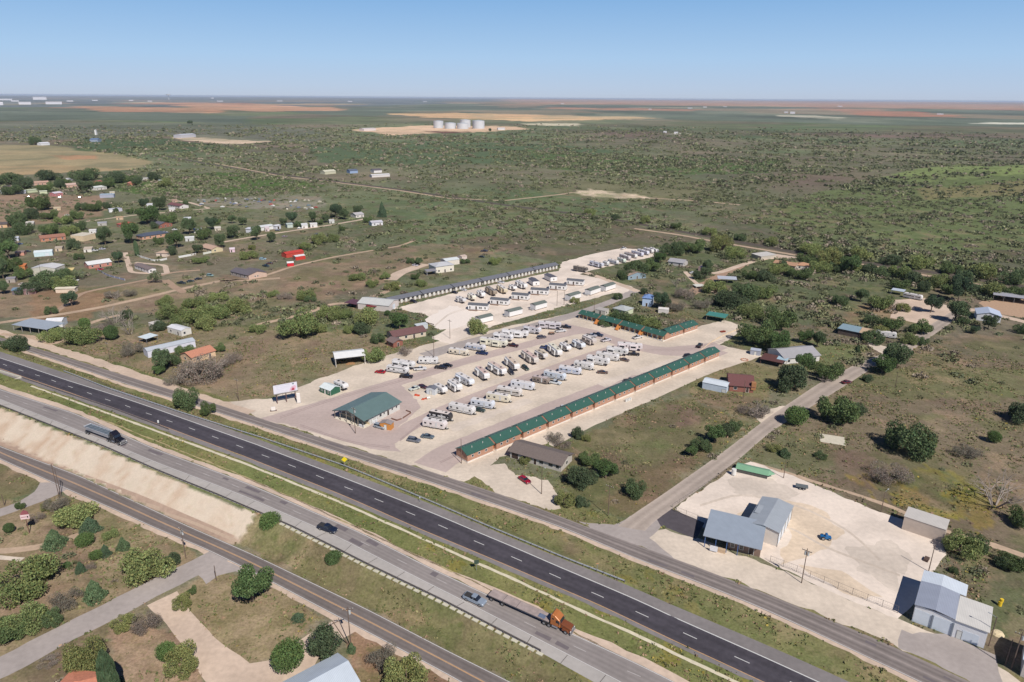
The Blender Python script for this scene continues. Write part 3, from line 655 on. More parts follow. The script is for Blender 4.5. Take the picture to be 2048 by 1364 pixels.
# ================================================================= VEGETATION
leaf = mat('leaves', (255,255,255), .75, .08, 3, tint=True, spec=.15, k=1.0)
leafr = mat('leaves of single plants', (255,255,255), .75, .08, 3, tint=True, spec=.15, k=1.0, rnd=.16)
bark = mat('bark', (112,96,82), .9, .2, 6)
greybark = mat('dead wood', (158,146,136), .9, .15, 6)
def lin3(c): return np.array([sl_(v) for v in c])
def quads(C, sz, n_, rg, flat=0.0):
    """random leaf-clump quads at centres C"""
    N = len(C); a = rg.normal(size=(N,3)); a[:,2] = a[:,2]*(1-flat)+flat*1.2; a /= np.linalg.norm(a, axis=1)[:,None]
    b_ = rg.normal(size=(N,3)); b_ -= (a*b_).sum(1)[:,None]*a; b_ /= np.linalg.norm(b_, axis=1)[:,None]
    c_ = np.cross(a, b_); s = np.asarray(sz).reshape(-1,1)*rg.uniform(.6,1.35,(N,1)); k = rg.uniform(.5,1.1,(N,1))
    V = np.stack([C-b_*s-c_*s*k, C+b_*s-c_*s*k*.7, C+b_*s*.8+c_*s*k, C-b_*s*.9+c_*s*k*.9], 1).reshape(-1,3)
    return V, np.arange(N*4).reshape(N,4)
def crown_points(kind, n, rg):
    """points in a unit crown: half-width 1, height 1, base at 0"""
    if kind == 'cone':
        h = rg.uniform(0,1,n)**1.25; r = (1-h)**.8*(.82+.25*rg.uniform(size=n)); a = rg.uniform(0,2*math.pi,n); rad = r*np.sqrt(rg.uniform(.5,1,n))
        rad = rad*(1+.18*np.sin(a*3+h*9)); return np.c_[rad*np.cos(a), rad*np.sin(a), .03+h*.97]
    if kind == 'column':
        h = rg.uniform(0,1,n); r = np.minimum(1,(1-h)*3.2)**.6*np.minimum(1,.55+h*2); a = rg.uniform(0,2*math.pi,n); rad = r*np.sqrt(rg.uniform(.6,1,n))
        rad = rad*(1+.1*np.sin(a*4+h*14)); return np.c_[rad*np.cos(a), rad*np.sin(a), h]
    P = []; L = {'bush':17,'tree':16,'ball':3,'hedge':9,'sparse':13,'palm':1}[kind]
    lo = []
    for i in range(L):
        if kind == 'ball': c = rg.normal(size=3)*.1+np.array([0,0,.5]); r = rg.uniform(.78,.92)*np.array([1,1,.52])
        elif kind == 'bush':
            a = rg.uniform(0,6.28); q = math.sqrt(rg.uniform(0,.5)); c = np.array([q*math.cos(a), q*math.sin(a), rg.uniform(.22,.62)]); r = rg.uniform(.17,.42)*np.array([1,1,.8])
        elif kind == 'sparse':
            a = rg.uniform(0,6.28); q = math.sqrt(rg.uniform(0,.6)); c = np.array([q*math.cos(a), q*math.sin(a), rg.uniform(.3,.8)]); r = rg.uniform(.2,.36)*np.array([1,1,.6])
        else:
            a = rg.uniform(0,6.28); q = math.sqrt(rg.uniform(0,.42)); c = np.array([q*math.cos(a), q*math.sin(a), rg.uniform(.42,.8)]); r = rg.uniform(.18,.42)*np.array([1,1,.6])
        lo.append((c, r))
    w_ = np.array([r[0]**2 for c, r in lo]); w_ /= w_.sum(); idx = rg.choice(L, n, p=w_)
    d = rg.normal(size=(n,3)); d /= np.linalg.norm(d, axis=1)[:,None]; rad = rg.uniform(.25,1,n)**.45
    C = np.array([l[0] for l in lo])[idx]; Rr = np.array([l[1] for l in lo])[idx]
    P = C+d*Rr*rad[:,None]; P[:,2] = np.clip(P[:,2], .02, 1.05); return P
def twigs(mb, rg, n, R_, H, r=.05, spread=1.0, lev=2):
    def br(p, d, L_, r_, k):
        q = p+d*L_; mb.cyl(p, q, r_, r_*.55, 4, False)
        if k > 0:
            for _ in range(3 if k > 1 else 2):
                e = (d+Vector(rg.normal(size=3))*.55).normalized(); e.z = abs(e.z)*.8+.1; br(q, e.normalized(), L_*rg.uniform(.55,.85), r_*.55, k-1)
    for i in range(n):
        a = rg.uniform(0,6.28); d = Vector((math.cos(a)*spread, math.sin(a)*spread, rg.uniform(.6,1.2))).normalized()
        br(Vector((math.cos(a)*.1,math.sin(a)*.1,0)), d, H*.42, r, lev)
KINDS = {}
def template(kind, var, nleaf, size, col, dark=.55):
    rg = np.random.default_rng(100+var*7+sum(map(ord, kind)))
    P = crown_points(kind, nleaf, rg)
    V, F = quads(P, np.full(nleaf, size), 0, rg, .35)
    cl = vnoise(P[:,0]*4+9, P[:,1]*4+P[:,2]*5+3, var)            # clumps of older and younger leaves
    t = lin3(col)[None,:]*1.58*(.72+.6*cl[:,None])*rg.uniform(.75,1.25,(nleaf,1))
    t[:, 0] *= rg.uniform(.85,1.2,nleaf)
    return np_mesh('crown', V, F, leafr, np.repeat(t, 4, axis=0))
TPL = {}
def crowns(key, kind, n, size, cols):
    TPL[key] = [template(kind, i, n, size, c) for i, c in enumerate(cols)]
crowns('mesquite', 'bush', 7500, .022, [(98,108,66),(92,104,64),(104,112,70),(90,100,62)])
crowns('oak', 'tree', 8500, .021, [(68,80,56),(60,76,56),(72,86,60)])
crowns('elm', 'tree', 8500, .022, [(66,84,50),(70,88,54)])
crowns('sparse', 'sparse', 3600, .021, [(92,100,74),(86,94,70)])
crowns('juniper', 'cone', 6000, .03, [(72,88,62),(64,80,60)])
crowns('cypress', 'column', 14000, .045, [(66,82,58)])
crowns('ball', 'ball', 7000, .028, [(76,94,54),(70,88,54)])
crowns('yellowbush', 'bush', 9000, .021, [(100,104,64)])
crowns('greybush', 'bush', 7000, .014, [(106,98,90),(98,94,84)])
def wood(kind, var):
    rg = np.random.default_rng(var+5); mb = MB()
    if kind in ('oak','elm','tree','sparse'):
        mb.cyl((0,0,-.02), (.03,.02,.34), .06, .045, 6)
        for i in range(5):
            a = i*1.26+rg.uniform(-.3,.3); mb.cyl((.03,.02,.32), (.5*math.cos(a),.5*math.sin(a),.66), .035, .015, 5, False)
    elif kind in ('mesquite','oakbush','ball','yellowbush','greybush'):
        for i in range(6):
            a = i*1.05+rg.uniform(-.3,.3); mb.cyl((0,0,-.02), (.45*math.cos(a),.45*math.sin(a),.5), .035, .014, 5, False)
    else: mb.cyl((0,0,-.02), (0,0,.75), .07, .02, 6)
    me = bpy.data.meshes.new('trunk'); me.from_pydata(mb.v, [], mb.f); me.materials.append(bark); return me
crowns('oakbush', 'bush', 8500, .022, [(70,84,56),(76,90,56),(66,78,56)])
WD = {k: [wood(k, i) for i in range(2)] for k in TPL}
deadm = []
for i in range(3):
    rg = np.random.default_rng(40+i); mb = MB(); twigs(mb, rg, 7, 1, 1, .03, .75, 3)
    me = bpy.data.meshes.new('branches'); me.from_pydata(mb.v, [], mb.f); me.materials.append(greybark); deadm.append(me)
DESC = {'mesquite':('mesquite_bush','spreading light green mesquite bush','bush'), 'oak':('shade_tree','dark green broad tree','tree'),
 'elm':('shade_tree','bright green full tree','tree'), 'sparse':('thin_tree','thin open-crowned tree','tree'), 'juniper':('juniper','dark pointed juniper','tree'),
 'cypress':('cypress','tall dark column-shaped cypress','tree'), 'ball':('round_shrub','rounded clipped-looking green shrub','shrub'),
 'yellowbush':('leafy_bush','yellow-green leafy bush','bush'), 'greybush':('dry_bush','grey dry brush clump','bush'), 'dead':('bare_tree','bare grey leafless tree','tree')}
GRP = {'mesquite':'mesquite bushes on the open ground','oak':'dark shade trees','elm':'bright green trees','sparse':'thin open trees','juniper':'junipers',
 'ball':'rounded shrubs','yellowbush':'yellow-green bushes','greybush':'grey brush clumps','dead':'bare leafless trees'}
PLANTS = []
def plant(kind, x, y, wpx, hr=None):
    """x, y = foot on the photo; wpx = crown width there"""
    if y < 480: wpx *= .82
    elif y < 560: wpx *= .84
    elif kind == "greybush": wpx *= .85
    elif kind == "mesquite" and y > 1000: wpx *= .86
    p = GR(x, y) if False else G(x, y)
    z = gz(p[0], p[1])
    if z > .05: p = G(x, y, z); z = gz(p[0], p[1]); p = G(x, y, z)
    rg_ = math.hypot(p[1], CAMH); Rw = wpx/FPX*math.hypot(p[0], math.hypot(p[1], CAMH))/2
    hd = {'mesquite':1.15,'oak':1.45,'elm':1.55,'sparse':1.5,'juniper':2.3,'cypress':7,'ball':1.5,'yellowbush':1.3,'greybush':1.1,'dead':1.5}[kind]
    H = Rw*(hr or hd); i = len(PLANTS)
    nm, ds, ct = DESC[kind]
    # the foot sits under the crown centre: step back by part of the crown depth
    d = Vector((p[0], p[1], 0)).normalized()*(Rw*.62); loc = (p[0]+d.x, p[1]+d.y, z)
    t = thing(nm, ds, ct, loc, random.uniform(0, 6.28), GRP.get(kind))
    t.scale = (Rw, Rw*random.uniform(.88,1.1), H)
    if kind == 'dead':
        o = bpy.data.objects.new('branches', deadm[i%3]); COL.objects.link(o); o.parent = t; o.scale = (1.2,1.2,1.05)
    else:
        kk = 'oakbush' if (kind == 'oak' and (hr or 0) < 1.6) or (kind == 'elm' and (hr or hd) <= 1.25) else kind
        tp = TPL[kk]; o = bpy.data.objects.new('crown', tp[i%len(tp)]); COL.objects.link(o); o.parent = t
        o = bpy.data.objects.new('trunk', WD[kk][i%2]); COL.objects.link(o); o.parent = t
    PLANTS.append((t, kind, x, y, 2*Rw)); return t
PL = '''
oak 376 822 58 1.5|oak 417 834 36 1.5|oak 38 706 44|oak 6 700 22|ball 544 1070 42 1.7|ball 672 1138 38 1.6
mesquite 158 1058 92 1.0|greybush 118 1025 56|greybush 76 1045 30|ball 20 1068 18 1.9|oak 42 1020 18|yellowbush 96 1023 24
juniper 113 1100 40 1.6|juniper 183 1068 34 1.6|ball 172 1096 32 1.2|mesquite 222 1080 34|juniper 249 1103 24 2|juniper 213 1115 20 2.2|ball 195 1122 24 1.1
juniper 163 1147 18 2.2|greybush 184 1140 22|ball 135 1138 14|mesquite 302 1172 118 1.15|oak 346 1135 40 1.2
mesquite 58 1205 128 1.05|yellowbush 60 1195 40|juniper 193 1206 36 2.1|mesquite 60 1272 90 .9|oak 30 1285 70 .9|greybush 140 1222 70 .8|oak 108 1256 36
yellowbush 250 1265 40|greybush 295 1270 60 1.35|yellowbush 366 1222 34 1.5|oak 385 1192 20|elm 508 1222 88 1.4
ball 338 1328 36 1.6|yellowbush 368 1357 66 1.5|yellowbush 180 1352 70 1.6|cypress 232 1425 27 8.4|ball 580 1352 66 1.5|oak 655 1328 80 1.5
juniper 704 1308 18|greybush 765 1345 70 1.4|yellowbush 815 1395 84 1.5|juniper 597 1245 26 1.1|greybush 100 1335 40 .6
oak 1163 982 76 1.25|elm 1211 965 52 1.5|yellowbush 1130 1018 44 1.4|elm 1164 1018 38 1.2|oak 1270 998 50 1.4|yellowbush 1050 930 26|oak 1155 880 34|yellowbush 1172 884 22
oak 1178 935 50 1.1|oak 1230 950 20|greybush 1110 888 50 .9|greybush 1125 900 44 .9|elm 1380 916 26 1.6|oak 1400 905 44 1.2|elm 1428 892 50 1.3|oak 1452 875 40 1.2|elm 1470 862 34 1.1|greybush 1500 835 70 .6|greybush 1525 830 40 1.2
ball 1588 854 48 1.3|oak 1672 852 86 1.3|oak 1708 835 50 1.0|oak 1815 915 96 1.2|mesquite 1850 898 44|oak 2040 850 56 1.3|greybush 1775 972 90 .9|greybush 1930 918 66 .7|ball 1985 888 24|oak 1640 920 26 .9|juniper 1568 915 26 1.2|yellowbush 1545 905 30 .9
dead 1985 1026 80 1.5|oak 2040 1060 44|mesquite 1920 1120 70 1.3|oak 1950 1105 40|oak 2020 1145 50 1.1|oak 2000 1140 30|oak 1905 1148 16
dead 1520 840 44|oak 1580 788 74 1.5|elm 1605 750 40 1.9|oak 1650 765 56 1.4|oak 1672 752 36 1.2|dead 1647 768 22|oak 1505 695 72 1.5|elm 1552 710 46 2|oak 1532 695 34 1.4|elm 1605 688 30 1.6|oak 1633 698 34 1.8|juniper 1623 674 12|oak 1560 662 62 1.4|juniper 1714 706 13 2.2
oak 1790 742 60 1.6|elm 1762 752 50 1.3|oak 1735 765 26 1|oak 1742 690 46 1.1|oak 1778 664 40 1.5|yellowbush 1760 672 30|oak 1745 650 34 1.0|oak 1838 670 44 1.1|mesquite 1815 690 36|oak 1845 692 22 1.5|oak 1860 628 36 1.7|oak 1908 648 44 1.7|oak 1926 650 20|yellowbush 1804 624 26|mesquite 1755 622 54|dead 1775 618 26
oak 1915 606 38 2.3|oak 1920 585 40 1.8|oak 1975 660 26 2|oak 1948 670 18 1.6|oak 1720 606 30 1.6|oak 1680 612 34 1.2|oak 1795 580 34 1.2|oak 1845 585 30|oak 2040 668 24
elm 800 662 40 1.8|mesquite 600 682 92 1.2|mesquite 640 668 40 1|mesquite 520 668 40 1|mesquite 660 645 50 1.3|mesquite 690 640 40 1.2|mesquite 735 655 56 1.5|oak 725 672 40 1.5|oak 755 688 30 1.5|mesquite 748 728 60 1.1|greybush 812 712 40 1.2|ball 775 632 14|mesquite 700 668 30
mesquite 170 692 66 1.1|ball 172 662 20 2|ball 224 682 27 2|dead 230 650 40 1.6|greybush 215 660 34|dead 255 655 30 1.6|oak 255 642 30 1.4|greybush 195 668 40 1|dead 262 672 34 1.5|oak 328 748 44 2|oak 345 735 36 1.5|oak 372 712 40 1|oak 318 665 30 1.5|elm 317 752 28 1.4|greybush 265 715 56 1.1|greybush 400 772 110 1.0|greybush 350 772 50 .9|dead 385 762 56 1.2|dead 425 755 56 1.2|greybush 470 728 40 1.3|oak 440 706 26 1.3|greybush 455 735 40 1
mesquite 330 612 34|oak 145 615 30 1.7|greybush 225 598 36 1|dead 232 600 26 1.1|greybush 262 594 32|mesquite 105 685 40 1.1|oak 105 630 22 1.4|sparse 312 568 30 1.5|mesquite 345 640 60 1|mesquite 400 650 60 1.2|mesquite 440 640 56 1.1|mesquite 480 630 60 1.1|mesquite 390 618 50 .9|mesquite 440 605 40 .9|mesquite 360 655 40|mesquite 415 662 50 1.1|mesquite 545 595 30 .9|mesquite 615 602 40 1|elm 622 605 26 1|greybush 570 600 40 .8|mesquite 715 562 40 .8|mesquite 745 575 34 .9|mesquite 770 560 26
oak 838 532 24 1.6|oak 822 528 22 1.4|oak 830 560 22 1.3|yellowbush 785 582 40 .8|oak 930 528 26 1|mesquite 845 575 30|mesquite 990 530 40 .9|oak 832 530 20|mesquite 955 672 50 1.5|yellowbush 1150 608 22 1.2
oak 1270 556 70 1.1|oak 1300 545 50 1.2|elm 1320 528 34|elm 1345 512 60 1.1|elm 1385 508 60 1.1|oak 1415 545 30 1.8|oak 1412 560 26 1.9|yellowbush 1442 505 56 1.6|mesquite 1470 520 50 1.3|oak 1245 560 30|oak 1320 620 40 1.6|oak 1333 615 26 1.4|greybush 1370 600 60 1|greybush 1350 625 50 1|oak 1290 590 24 1.2|greybush 1400 620 50 1.1|mesquite 1430 590 50 1.1|elm 1460 620 70 1.1|elm 1490 600 60 1.1|mesquite 1500 640 60 1|elm 1440 612 50 1|mesquite 1520 600 60 1|oak 1500 560 40 1|oak 1530 565 46 1|mesquite 1560 552 60 .9|oak 1600 560 50 .8|oak 1560 545 40|yellowbush 1655 535 60 1.5|oak 1615 532 50 1.1|elm 1700 550 50|oak 1240 650 40|oak 1270 655 50 1|mesquite 1300 660 46 1|oak 1210 655 30 1
dead 1352 575 18 2|oak 1395 560 26 1.5|oak 1235 600 20|mesquite 1230 640 26
oak 212 492 36 2.1|elm 265 488 44 2|oak 238 528 30 1.6|oak 150 500 36 1.4|oak 160 520 22 1.3|elm 355 498 44 1.6|oak 343 512 32 1.5|oak 398 508 26 1.6|oak 320 490 24 1.5|cypress 275 512 9 7|oak 445 498 32 2.2|oak 410 480 40 1.5|oak 380 470 40 1.8|oak 470 478 40 1.6|oak 425 460 30 1.8|oak 465 448 24 1.6|oak 487 452 22 1.8|oak 435 450 22|oak 515 482 34 1.9|oak 542 486 26 1.8|oak 25 545 46 1.5|elm 20 520 50 1.4|oak 10 500 50 1.6|oak 48 560 34 1.3|oak 8 560 28 2.4|oak 130 558 34 1.4|sparse 160 560 26 1.5|elm 60 590 50 .8|elm 100 580 60 1|mesquite 125 582 50 1|oak 10 590 24 1.8
oak 568 452 20 1.8|oak 585 450 30 1.9|oak 625 446 28 1.8|oak 650 446 24 1.6|oak 672 438 34 2|oak 690 440 30 1.6|oak 716 430 26 1.8|oak 735 446 24|juniper 765 435 24 3|oak 598 455 22|oak 640 450 20
mesquite 500 520 44 .9|mesquite 400 528 40 .8|mesquite 640 490 50 1.1|mesquite 665 485 40 1|mesquite 610 500 30|oak 685 462 18|yellowbush 505 500 20
oak 320 422 32 2|oak 290 420 24 2|oak 372 416 20 1.6|elm 295 450 56 1.4|oak 335 450 40|oak 310 458 24|oak 175 388 34 1.7|oak 90 385 30 1.4|oak 50 380 40 1.4|elm 25 390 40 1|oak 130 375 30|elm 230 368 60 1|elm 170 362 60 .9|oak 260 366 40 1|oak 100 362 60 .8|oak 20 370 60 .8|elm 210 378 50 .9|oak 310 362 30|oak 275 372 26 1.6|mesquite 330 375 40|oak 120 378 30|oak 72 290 24 1.5|oak 80 422 50 1.5|oak 65 440 40 1.3|oak 35 452 40|oak 100 440 40 1|mesquite 130 450 44 1|elm 50 470 50 1.1|oak 100 470 44 1.2|mesquite 140 472 40|oak 160 462 30|oak 190 424 34 1.4|oak 215 418 22 1.5|oak 165 422 26|oak 155 440 30|sparse 17 427 12 1.4|oak 232 425 14|oak 260 428 20
oak 980 262 10|oak 380 247 12 1.2
elm 1588 556 46 1|mesquite 1640 548 50|oak 1668 545 40 1|mesquite 1700 548 56|elm 1735 548 44 1.1|oak 1765 556 46 1|mesquite 1800 560 50|oak 1830 570 44 1.1|mesquite 1870 578 50|elm 1900 590 34 1.2|oak 1940 590 40 1|mesquite 1980 596 50|oak 2025 600 50 1|mesquite 1620 510 50|oak 1660 514 44 1|mesquite 1720 522 56|oak 1780 532 50 1|mesquite 1840 540 56|oak 1900 550 50 1|mesquite 1960 560 56|oak 2020 570 50 1
mesquite 1180 432 34|oak 1230 440 30 1|mesquite 1290 448 36|oak 1350 458 32 1|mesquite 1420 472 36|oak 1480 482 34 1|mesquite 1540 492 40
'''
for e in PL.replace('\n', '|').split('|'):
    if e.strip():
        q = e.split(); plant(q[0], *map(float, q[1:]))

# ---- scrub that nobody could count: one object
def scrub(name, label, cat):
    rg = np.random.default_rng(3)
    n = 60000
    # candidate points: even over the ground, thinned by what grows where
    r = np.sqrt(rg.uniform(115**2, 3400**2, n*9)); a = rg.uniform(R(46), R(134), n*9)
    x = r*np.cos(a); y = r*np.sin(a)
    px, py = PJ(x, y, 0)
    keep = (px > -60) & (px < 2110) & (py < 1420)
    r, x, y, px, py = r[keep], x[keep], y[keep], px[keep], py[keep]
    dens = np.full(len(x), .32)
    cl = fbm(x/60, y/60, 4); c3 = fbm(x/17, y/17, 14); dens *= np.clip((cl-.36)*4, .12, 1.4)
    def reg(poly, d):
        m = pip(px, py, poly); dens[m] = d*np.clip((cl[m]-.3)*3.2, .35, 1.3)
    reg([(-60,286),(90,286),(312,324),(270,340),(120,346),(-60,362)], 0)
    reg([(690,260),(750,252),(1000,250),(1064,257),(980,266),(850,270),(742,270)], 0)
    reg([(322,277),(400,269),(520,277),(550,284),(470,290),(400,284)], 0)
    reg([(1136,387),(1180,376),(1264,387),(1312,396),(1240,399),(1180,395)], 0)
    reg([(640,345),(700,340),(790,345),(800,358),(720,368),(650,358)], .1)
    reg([(-60,392),(215,392),(205,432),(-60,470)], .05)
    reg([(220,368),(320,355),(440,344),(520,350),(660,372),(520,392),(330,392),(225,382)], 1)
    reg([(1060,300),(1250,312),(1580,318),(1540,348),(1300,350),(1100,338)], .9)
    reg([(1500,430),(1640,385),(1750,366),(2110,366),(2110,560),(1800,536),(1600,496)], .7)
    reg([(1750,366),(1900,340),(2110,306),(2110,378),(1850,380)], .25)
    reg([(900,395),(1120,395),(1500,470),(1500,500),(1200,480),(900,470)], .6)
    reg([(700,440),(1120,440),(1060,520),(880,480)], .75)
    reg([(-60,560),(560,540),(820,490),(860,500),(820,545),(640,605),(450,650),(200,622),(-60,655)], .12)
    reg([(300,585),(500,560),(560,600),(520,660),(380,690),(280,640)], .9)
    reg([(560,585),(700,540),(780,545),(720,600),(620,640),(540,640)], .55)
    reg([(100,690),(400,655),(620,655),(860,690),(740,726),(500,800),(420,806),(200,735)], .08)
    reg([(1340,520),(1640,512),(1700,560),(1640,640),(1500,650),(1400,640),(1340,590)], 1.4)
    reg([(1150,632),(1330,680),(1480,652),(1300,560),(1270,600)], .7)
    reg([(1440,655),(1640,690),(1740,690),(1600,755),(1500,835),(1370,785)], .03)
    reg([(1500,905),(1700,760),(1850,680),(2110,640),(2110,1200),(1880,1110),(1650,975)], .10)
    reg([(1180,852),(1372,792),(1505,846),(1262,1040),(1100,905)], .09)
    reg([(-60,870),(60,990),(-60,1040)], .02)
    reg([(-60,1030),(360,1060),(400,1130),(-60,1380)], .22)
    reg([(240,1240),(700,1200),(700,1420),(200,1420)], .06)
    reg([(480,1060),(1020,1364),(1180,1364),(587,1057)], .05)
    reg([(-60,400),(420,400),(700,400),(760,460),(560,520),(-60,560)], .28)
    reg([(900,560),(1268,560),(1268,600),(960,680)], .05)
    reg([(1600,512),(1760,528),(2110,596),(2110,660),(1960,600),(1760,560),(1620,548)], 1.5)
    reg([(1130,424),(1420,462),(1660,500),(1640,506),(1400,478),(1130,436)], 1.6)
    reg([(1640,498),(2110,566),(2110,548),(1660,484)], 1.5)
    belt = pip(px, py, [(1560,500),(1760,522),(2110,590),(2110,660),(1960,600),(1760,560),(1580,548)]) | pip(px, py, [(1130,424),(1420,462),(2110,550),(2110,570),(1400,478),(1130,436)])
    near_ = (pldist(x, y, UGp) < 26) & (pldist(x, y, LGp) > -26) & (y < 420) & (r < 420)
    dens[near_] = 0
    # shrubs crowd along the old railway and tracks
    tl = [G(*p)[:2] for p in [(330,312),(560,352),(800,384),(1024,418),(1200,440),(1400,474),(1600,508),(1900,556)]]
    dt = np.abs(pldist(x, y, tl)); m = (dt > 8) & (dt < 26); dens[m] = np.maximum(dens[m], 1.2*np.clip((cl[m]-.2)*3, .3, 1))
    dens *= np.clip((c3-.34)*4.5, .12, 1.7)
    rd = np.abs(pldist(x, y, [G(*p)[:2] for p in [(1269,457),(1361,470),(1436,484),(1536,501),(1640,518),(1736,530),(1848,550),(1950,568),(2100,592)]])); dens[rd < 9] = 0
    k = rg.uniform(size=len(x)) < dens*1.75*np.clip(1-(r-900)/2500, 0, 1)**1.5
    r, x, y, px, py, cl, belt = r[k], x[k], y[k], px[k], py[k], cl[k], belt[k]
    ok = np.ones(len(x), bool)
    for poly in OVER:
        P = np.array(poly); lo, hi = P.min(0)-1, P.max(0)+1
        c = np.where((x > lo[0]) & (x < hi[0]) & (y > lo[1]) & (y < hi[1]))[0]
        if len(c): ok[c[pip(x[c], y[c], poly)]] = False
    for bxx in KEEP:
        ok &= ~(np.hypot(x-bxx[0], y-bxx[1]) < bxx[2])
    r, x, y, px, py, cl, belt = r[ok], x[ok], y[ok], px[ok], py[ok], cl[ok], belt[ok]
    N = len(x); print('scrub', N)
    sz = rg.uniform(.4, 1.5, N)**2*1.15*np.clip(.8+cl, 1, 1.5); sz[r < 330] *= .62
    sz[belt] = sz[belt]*1.3+.8
    sz = sz*(1+np.clip((r-900)/2000, 0, .7))
    nl = np.where(r < 330, 90, np.where(r < 560, 60, np.where(r < 1000, 34, 14)))
    idx = np.repeat(np.arange(N), nl); d = rg.normal(size=(len(idx),3)); d /= np.linalg.norm(d, axis=1)[:,None]
    rad = rg.uniform(.3, 1, len(idx))[:,None]**.5; s_ = sz[idx][:,None]
    off_ = d*rad*s_*np.array([1,1,.62]); off_[:,2] = np.abs(off_[:,2]+.1*s_[:,0])
    C = np.c_[x[idx], y[idx], ground_z(x, y)[idx]]+off_
    q = (s_[:,0])*np.where(nl[idx] > 80, .11, np.where(nl[idx] > 50, .14, np.where(nl[idx] > 20, .19, .34)))
    V, F = quads(C, q, 0, rg, .5)
    g1, g2, g3 = lin3((114,117,86)), lin3((98,103,78)), lin3((136,125,110))
    gr = rg.uniform(size=N); hue = fbm(x/200, y/200, 19)
    base = np.where((gr < .5)[:,None], g1, np.where((gr < .82+.3*(hue-.5))[:,None], g2, g3))
    base = base*(1.08+.1*np.clip((r-500)/800,0,1))[:,None]*rg.uniform(.75,1.25,(N,1))
    t = base[idx]*rg.uniform(.7,1.3,(len(idx),1))
    me = np_mesh(name, V, F, leaf, np.repeat(t, 4, axis=0))
    o = bpy.data.objects.new(name, me); COL.objects.link(o); o['kind'] = 'stuff'; o['label'] = label; o['category'] = cat
def weeds():
    """small tufts on the near ground"""
    rg = np.random.default_rng(8)
    n = 150000; r = np.sqrt(rg.uniform(112**2, 400**2, n)); a = rg.uniform(R(50), R(130), n); x = r*np.cos(a); y = r*np.sin(a); px, py = PJ(x, y, 0)
    cl = fbm(x/10, y/10, 61)
    ok = (px > -30) & (px < 2080) & (py < 1400) & (rg.uniform(size=n) < np.clip((cl-.4)*3.2, .05, 1))
    x, y, r = x[ok], y[ok], r[ok]; ok = np.ones(len(x), bool)
    for poly in OVER+ROADW:
        P = np.array(poly); lo, hi = P.min(0), P.max(0)
        c = np.where((x > lo[0]) & (x < hi[0]) & (y > lo[1]) & (y < hi[1]))[0]
        if len(c): ok[c[pip(x[c], y[c], poly)]] = False
    bxp, byp = PJ(x, y, ground_z(x, y)); ok &= ~pip(bxp, byp, BANK)
    x, y = x[ok], y[ok]; N = len(x); print('weeds', N)
    idx = np.repeat(np.arange(N), 4); s = rg.uniform(.08,.34,N)**1.3*1.5
    C = np.c_[x, y, ground_z(x, y)][idx]+rg.normal(size=(len(idx),3))*s[idx][:,None]*np.array([1,1,.3]); C[:,2] = np.abs(C[:,2]-ground_z(C[:,0],C[:,1]))+ground_z(C[:,0],C[:,1])+.03
    V, F = quads(C, s[idx]*.8, 0, rg, .7)
    c = rg.uniform(size=N); base = np.where((c < .55)[:,None], lin3((104,110,70)), np.where((c < .78)[:,None], lin3((132,126,88)), np.where((c < .985)[:,None], lin3((148,124,100)), lin3((160,144,72)))))
    t = (base*rg.uniform(.75,1.25,(N,1)))[idx]*rg.uniform(.8,1.2,(len(idx),1))
    me = np_mesh('weeds', V, F, leaf, np.repeat(t, 4, axis=0)); o = bpy.data.objects.new('weeds', me); COL.objects.link(o)
    o['kind'] = 'stuff'; o['label'] = 'low weeds and dry grass tufts on the open ground'; o['category'] = 'weeds'
# ================================================================= BUILDINGS
glass = mat('window glass', (52,58,66), .15, .1, 1, spec=.8)
trimw = mat('white trim', (226,224,218), .6, .04, 2)
doorm = {'w': mat('white door', (222,222,216), .5, .04, 2), 'd': mat('dark door', (74,58,52), .6, .1, 2)}
KEEP = []; LAND = []
def frame(A, B, z=0.0):
    a, b = Vector(G(*A)), Vector(G(*B)); d = b-a; return a, math.atan2(d.y, d.x), math.hypot(d.x, d.y)
def RM(name, c, kind='metal', rough=None):
    if kind == 'metal': return mat('roof '+name, c, rough or .45, .05, .5, ribs=('X', 1.0, .82), metal=0.0)
    return mat('roof '+name, c, .85, .14, 2.2)
def gable(mb, x0, x1, y0, y1, h, rise, th=.14, axis='x', ov=.4, both=True):
    """pitched roof slabs, ridge along the axis; returns ridge height"""
    if axis == 'x':
        ym = (y0+y1)/2; k = rise/(ym-y0); a0, a1 = y0-ov, y1+ov; zl = h-ov*k
        for (p, q, zp, zq) in ((a0, ym, zl, h+rise), (ym, a1, h+rise, zl)):
            mb.add([(x0-ov,p,zp),(x1+ov,p,zp),(x1+ov,q,zq),(x0-ov,q,zq),(x0-ov,p,zp+th),(x1+ov,p,zp+th),(x1+ov,q,zq+th),(x0-ov,q,zq+th)],
                   [(3,2,1,0),(4,5,6,7),(0,1,5,4),(1,2,6,5),(2,3,7,6),(3,0,4,7)])
    else:
        xm = (x0+x1)/2; k = rise/(xm-x0); a0, a1 = x0-ov, x1+ov; zl = h-ov*k
        for (p, q, zp, zq) in ((a0, xm, zl, h+rise), (xm, a1, h+rise, zl)):
            mb.add([(p,y0-ov,zp),(q,y0-ov,zq),(q,y1+ov,zq),(p,y1+ov,zp),(p,y0-ov,zp+th),(q,y0-ov,zq+th),(q,y1+ov,zq+th),(p,y1+ov,zp+th)],
                   [(3,2,1,0),(4,5,6,7),(0,1,5,4),(1,2,6,5),(2,3,7,6),(3,0,4,7)])
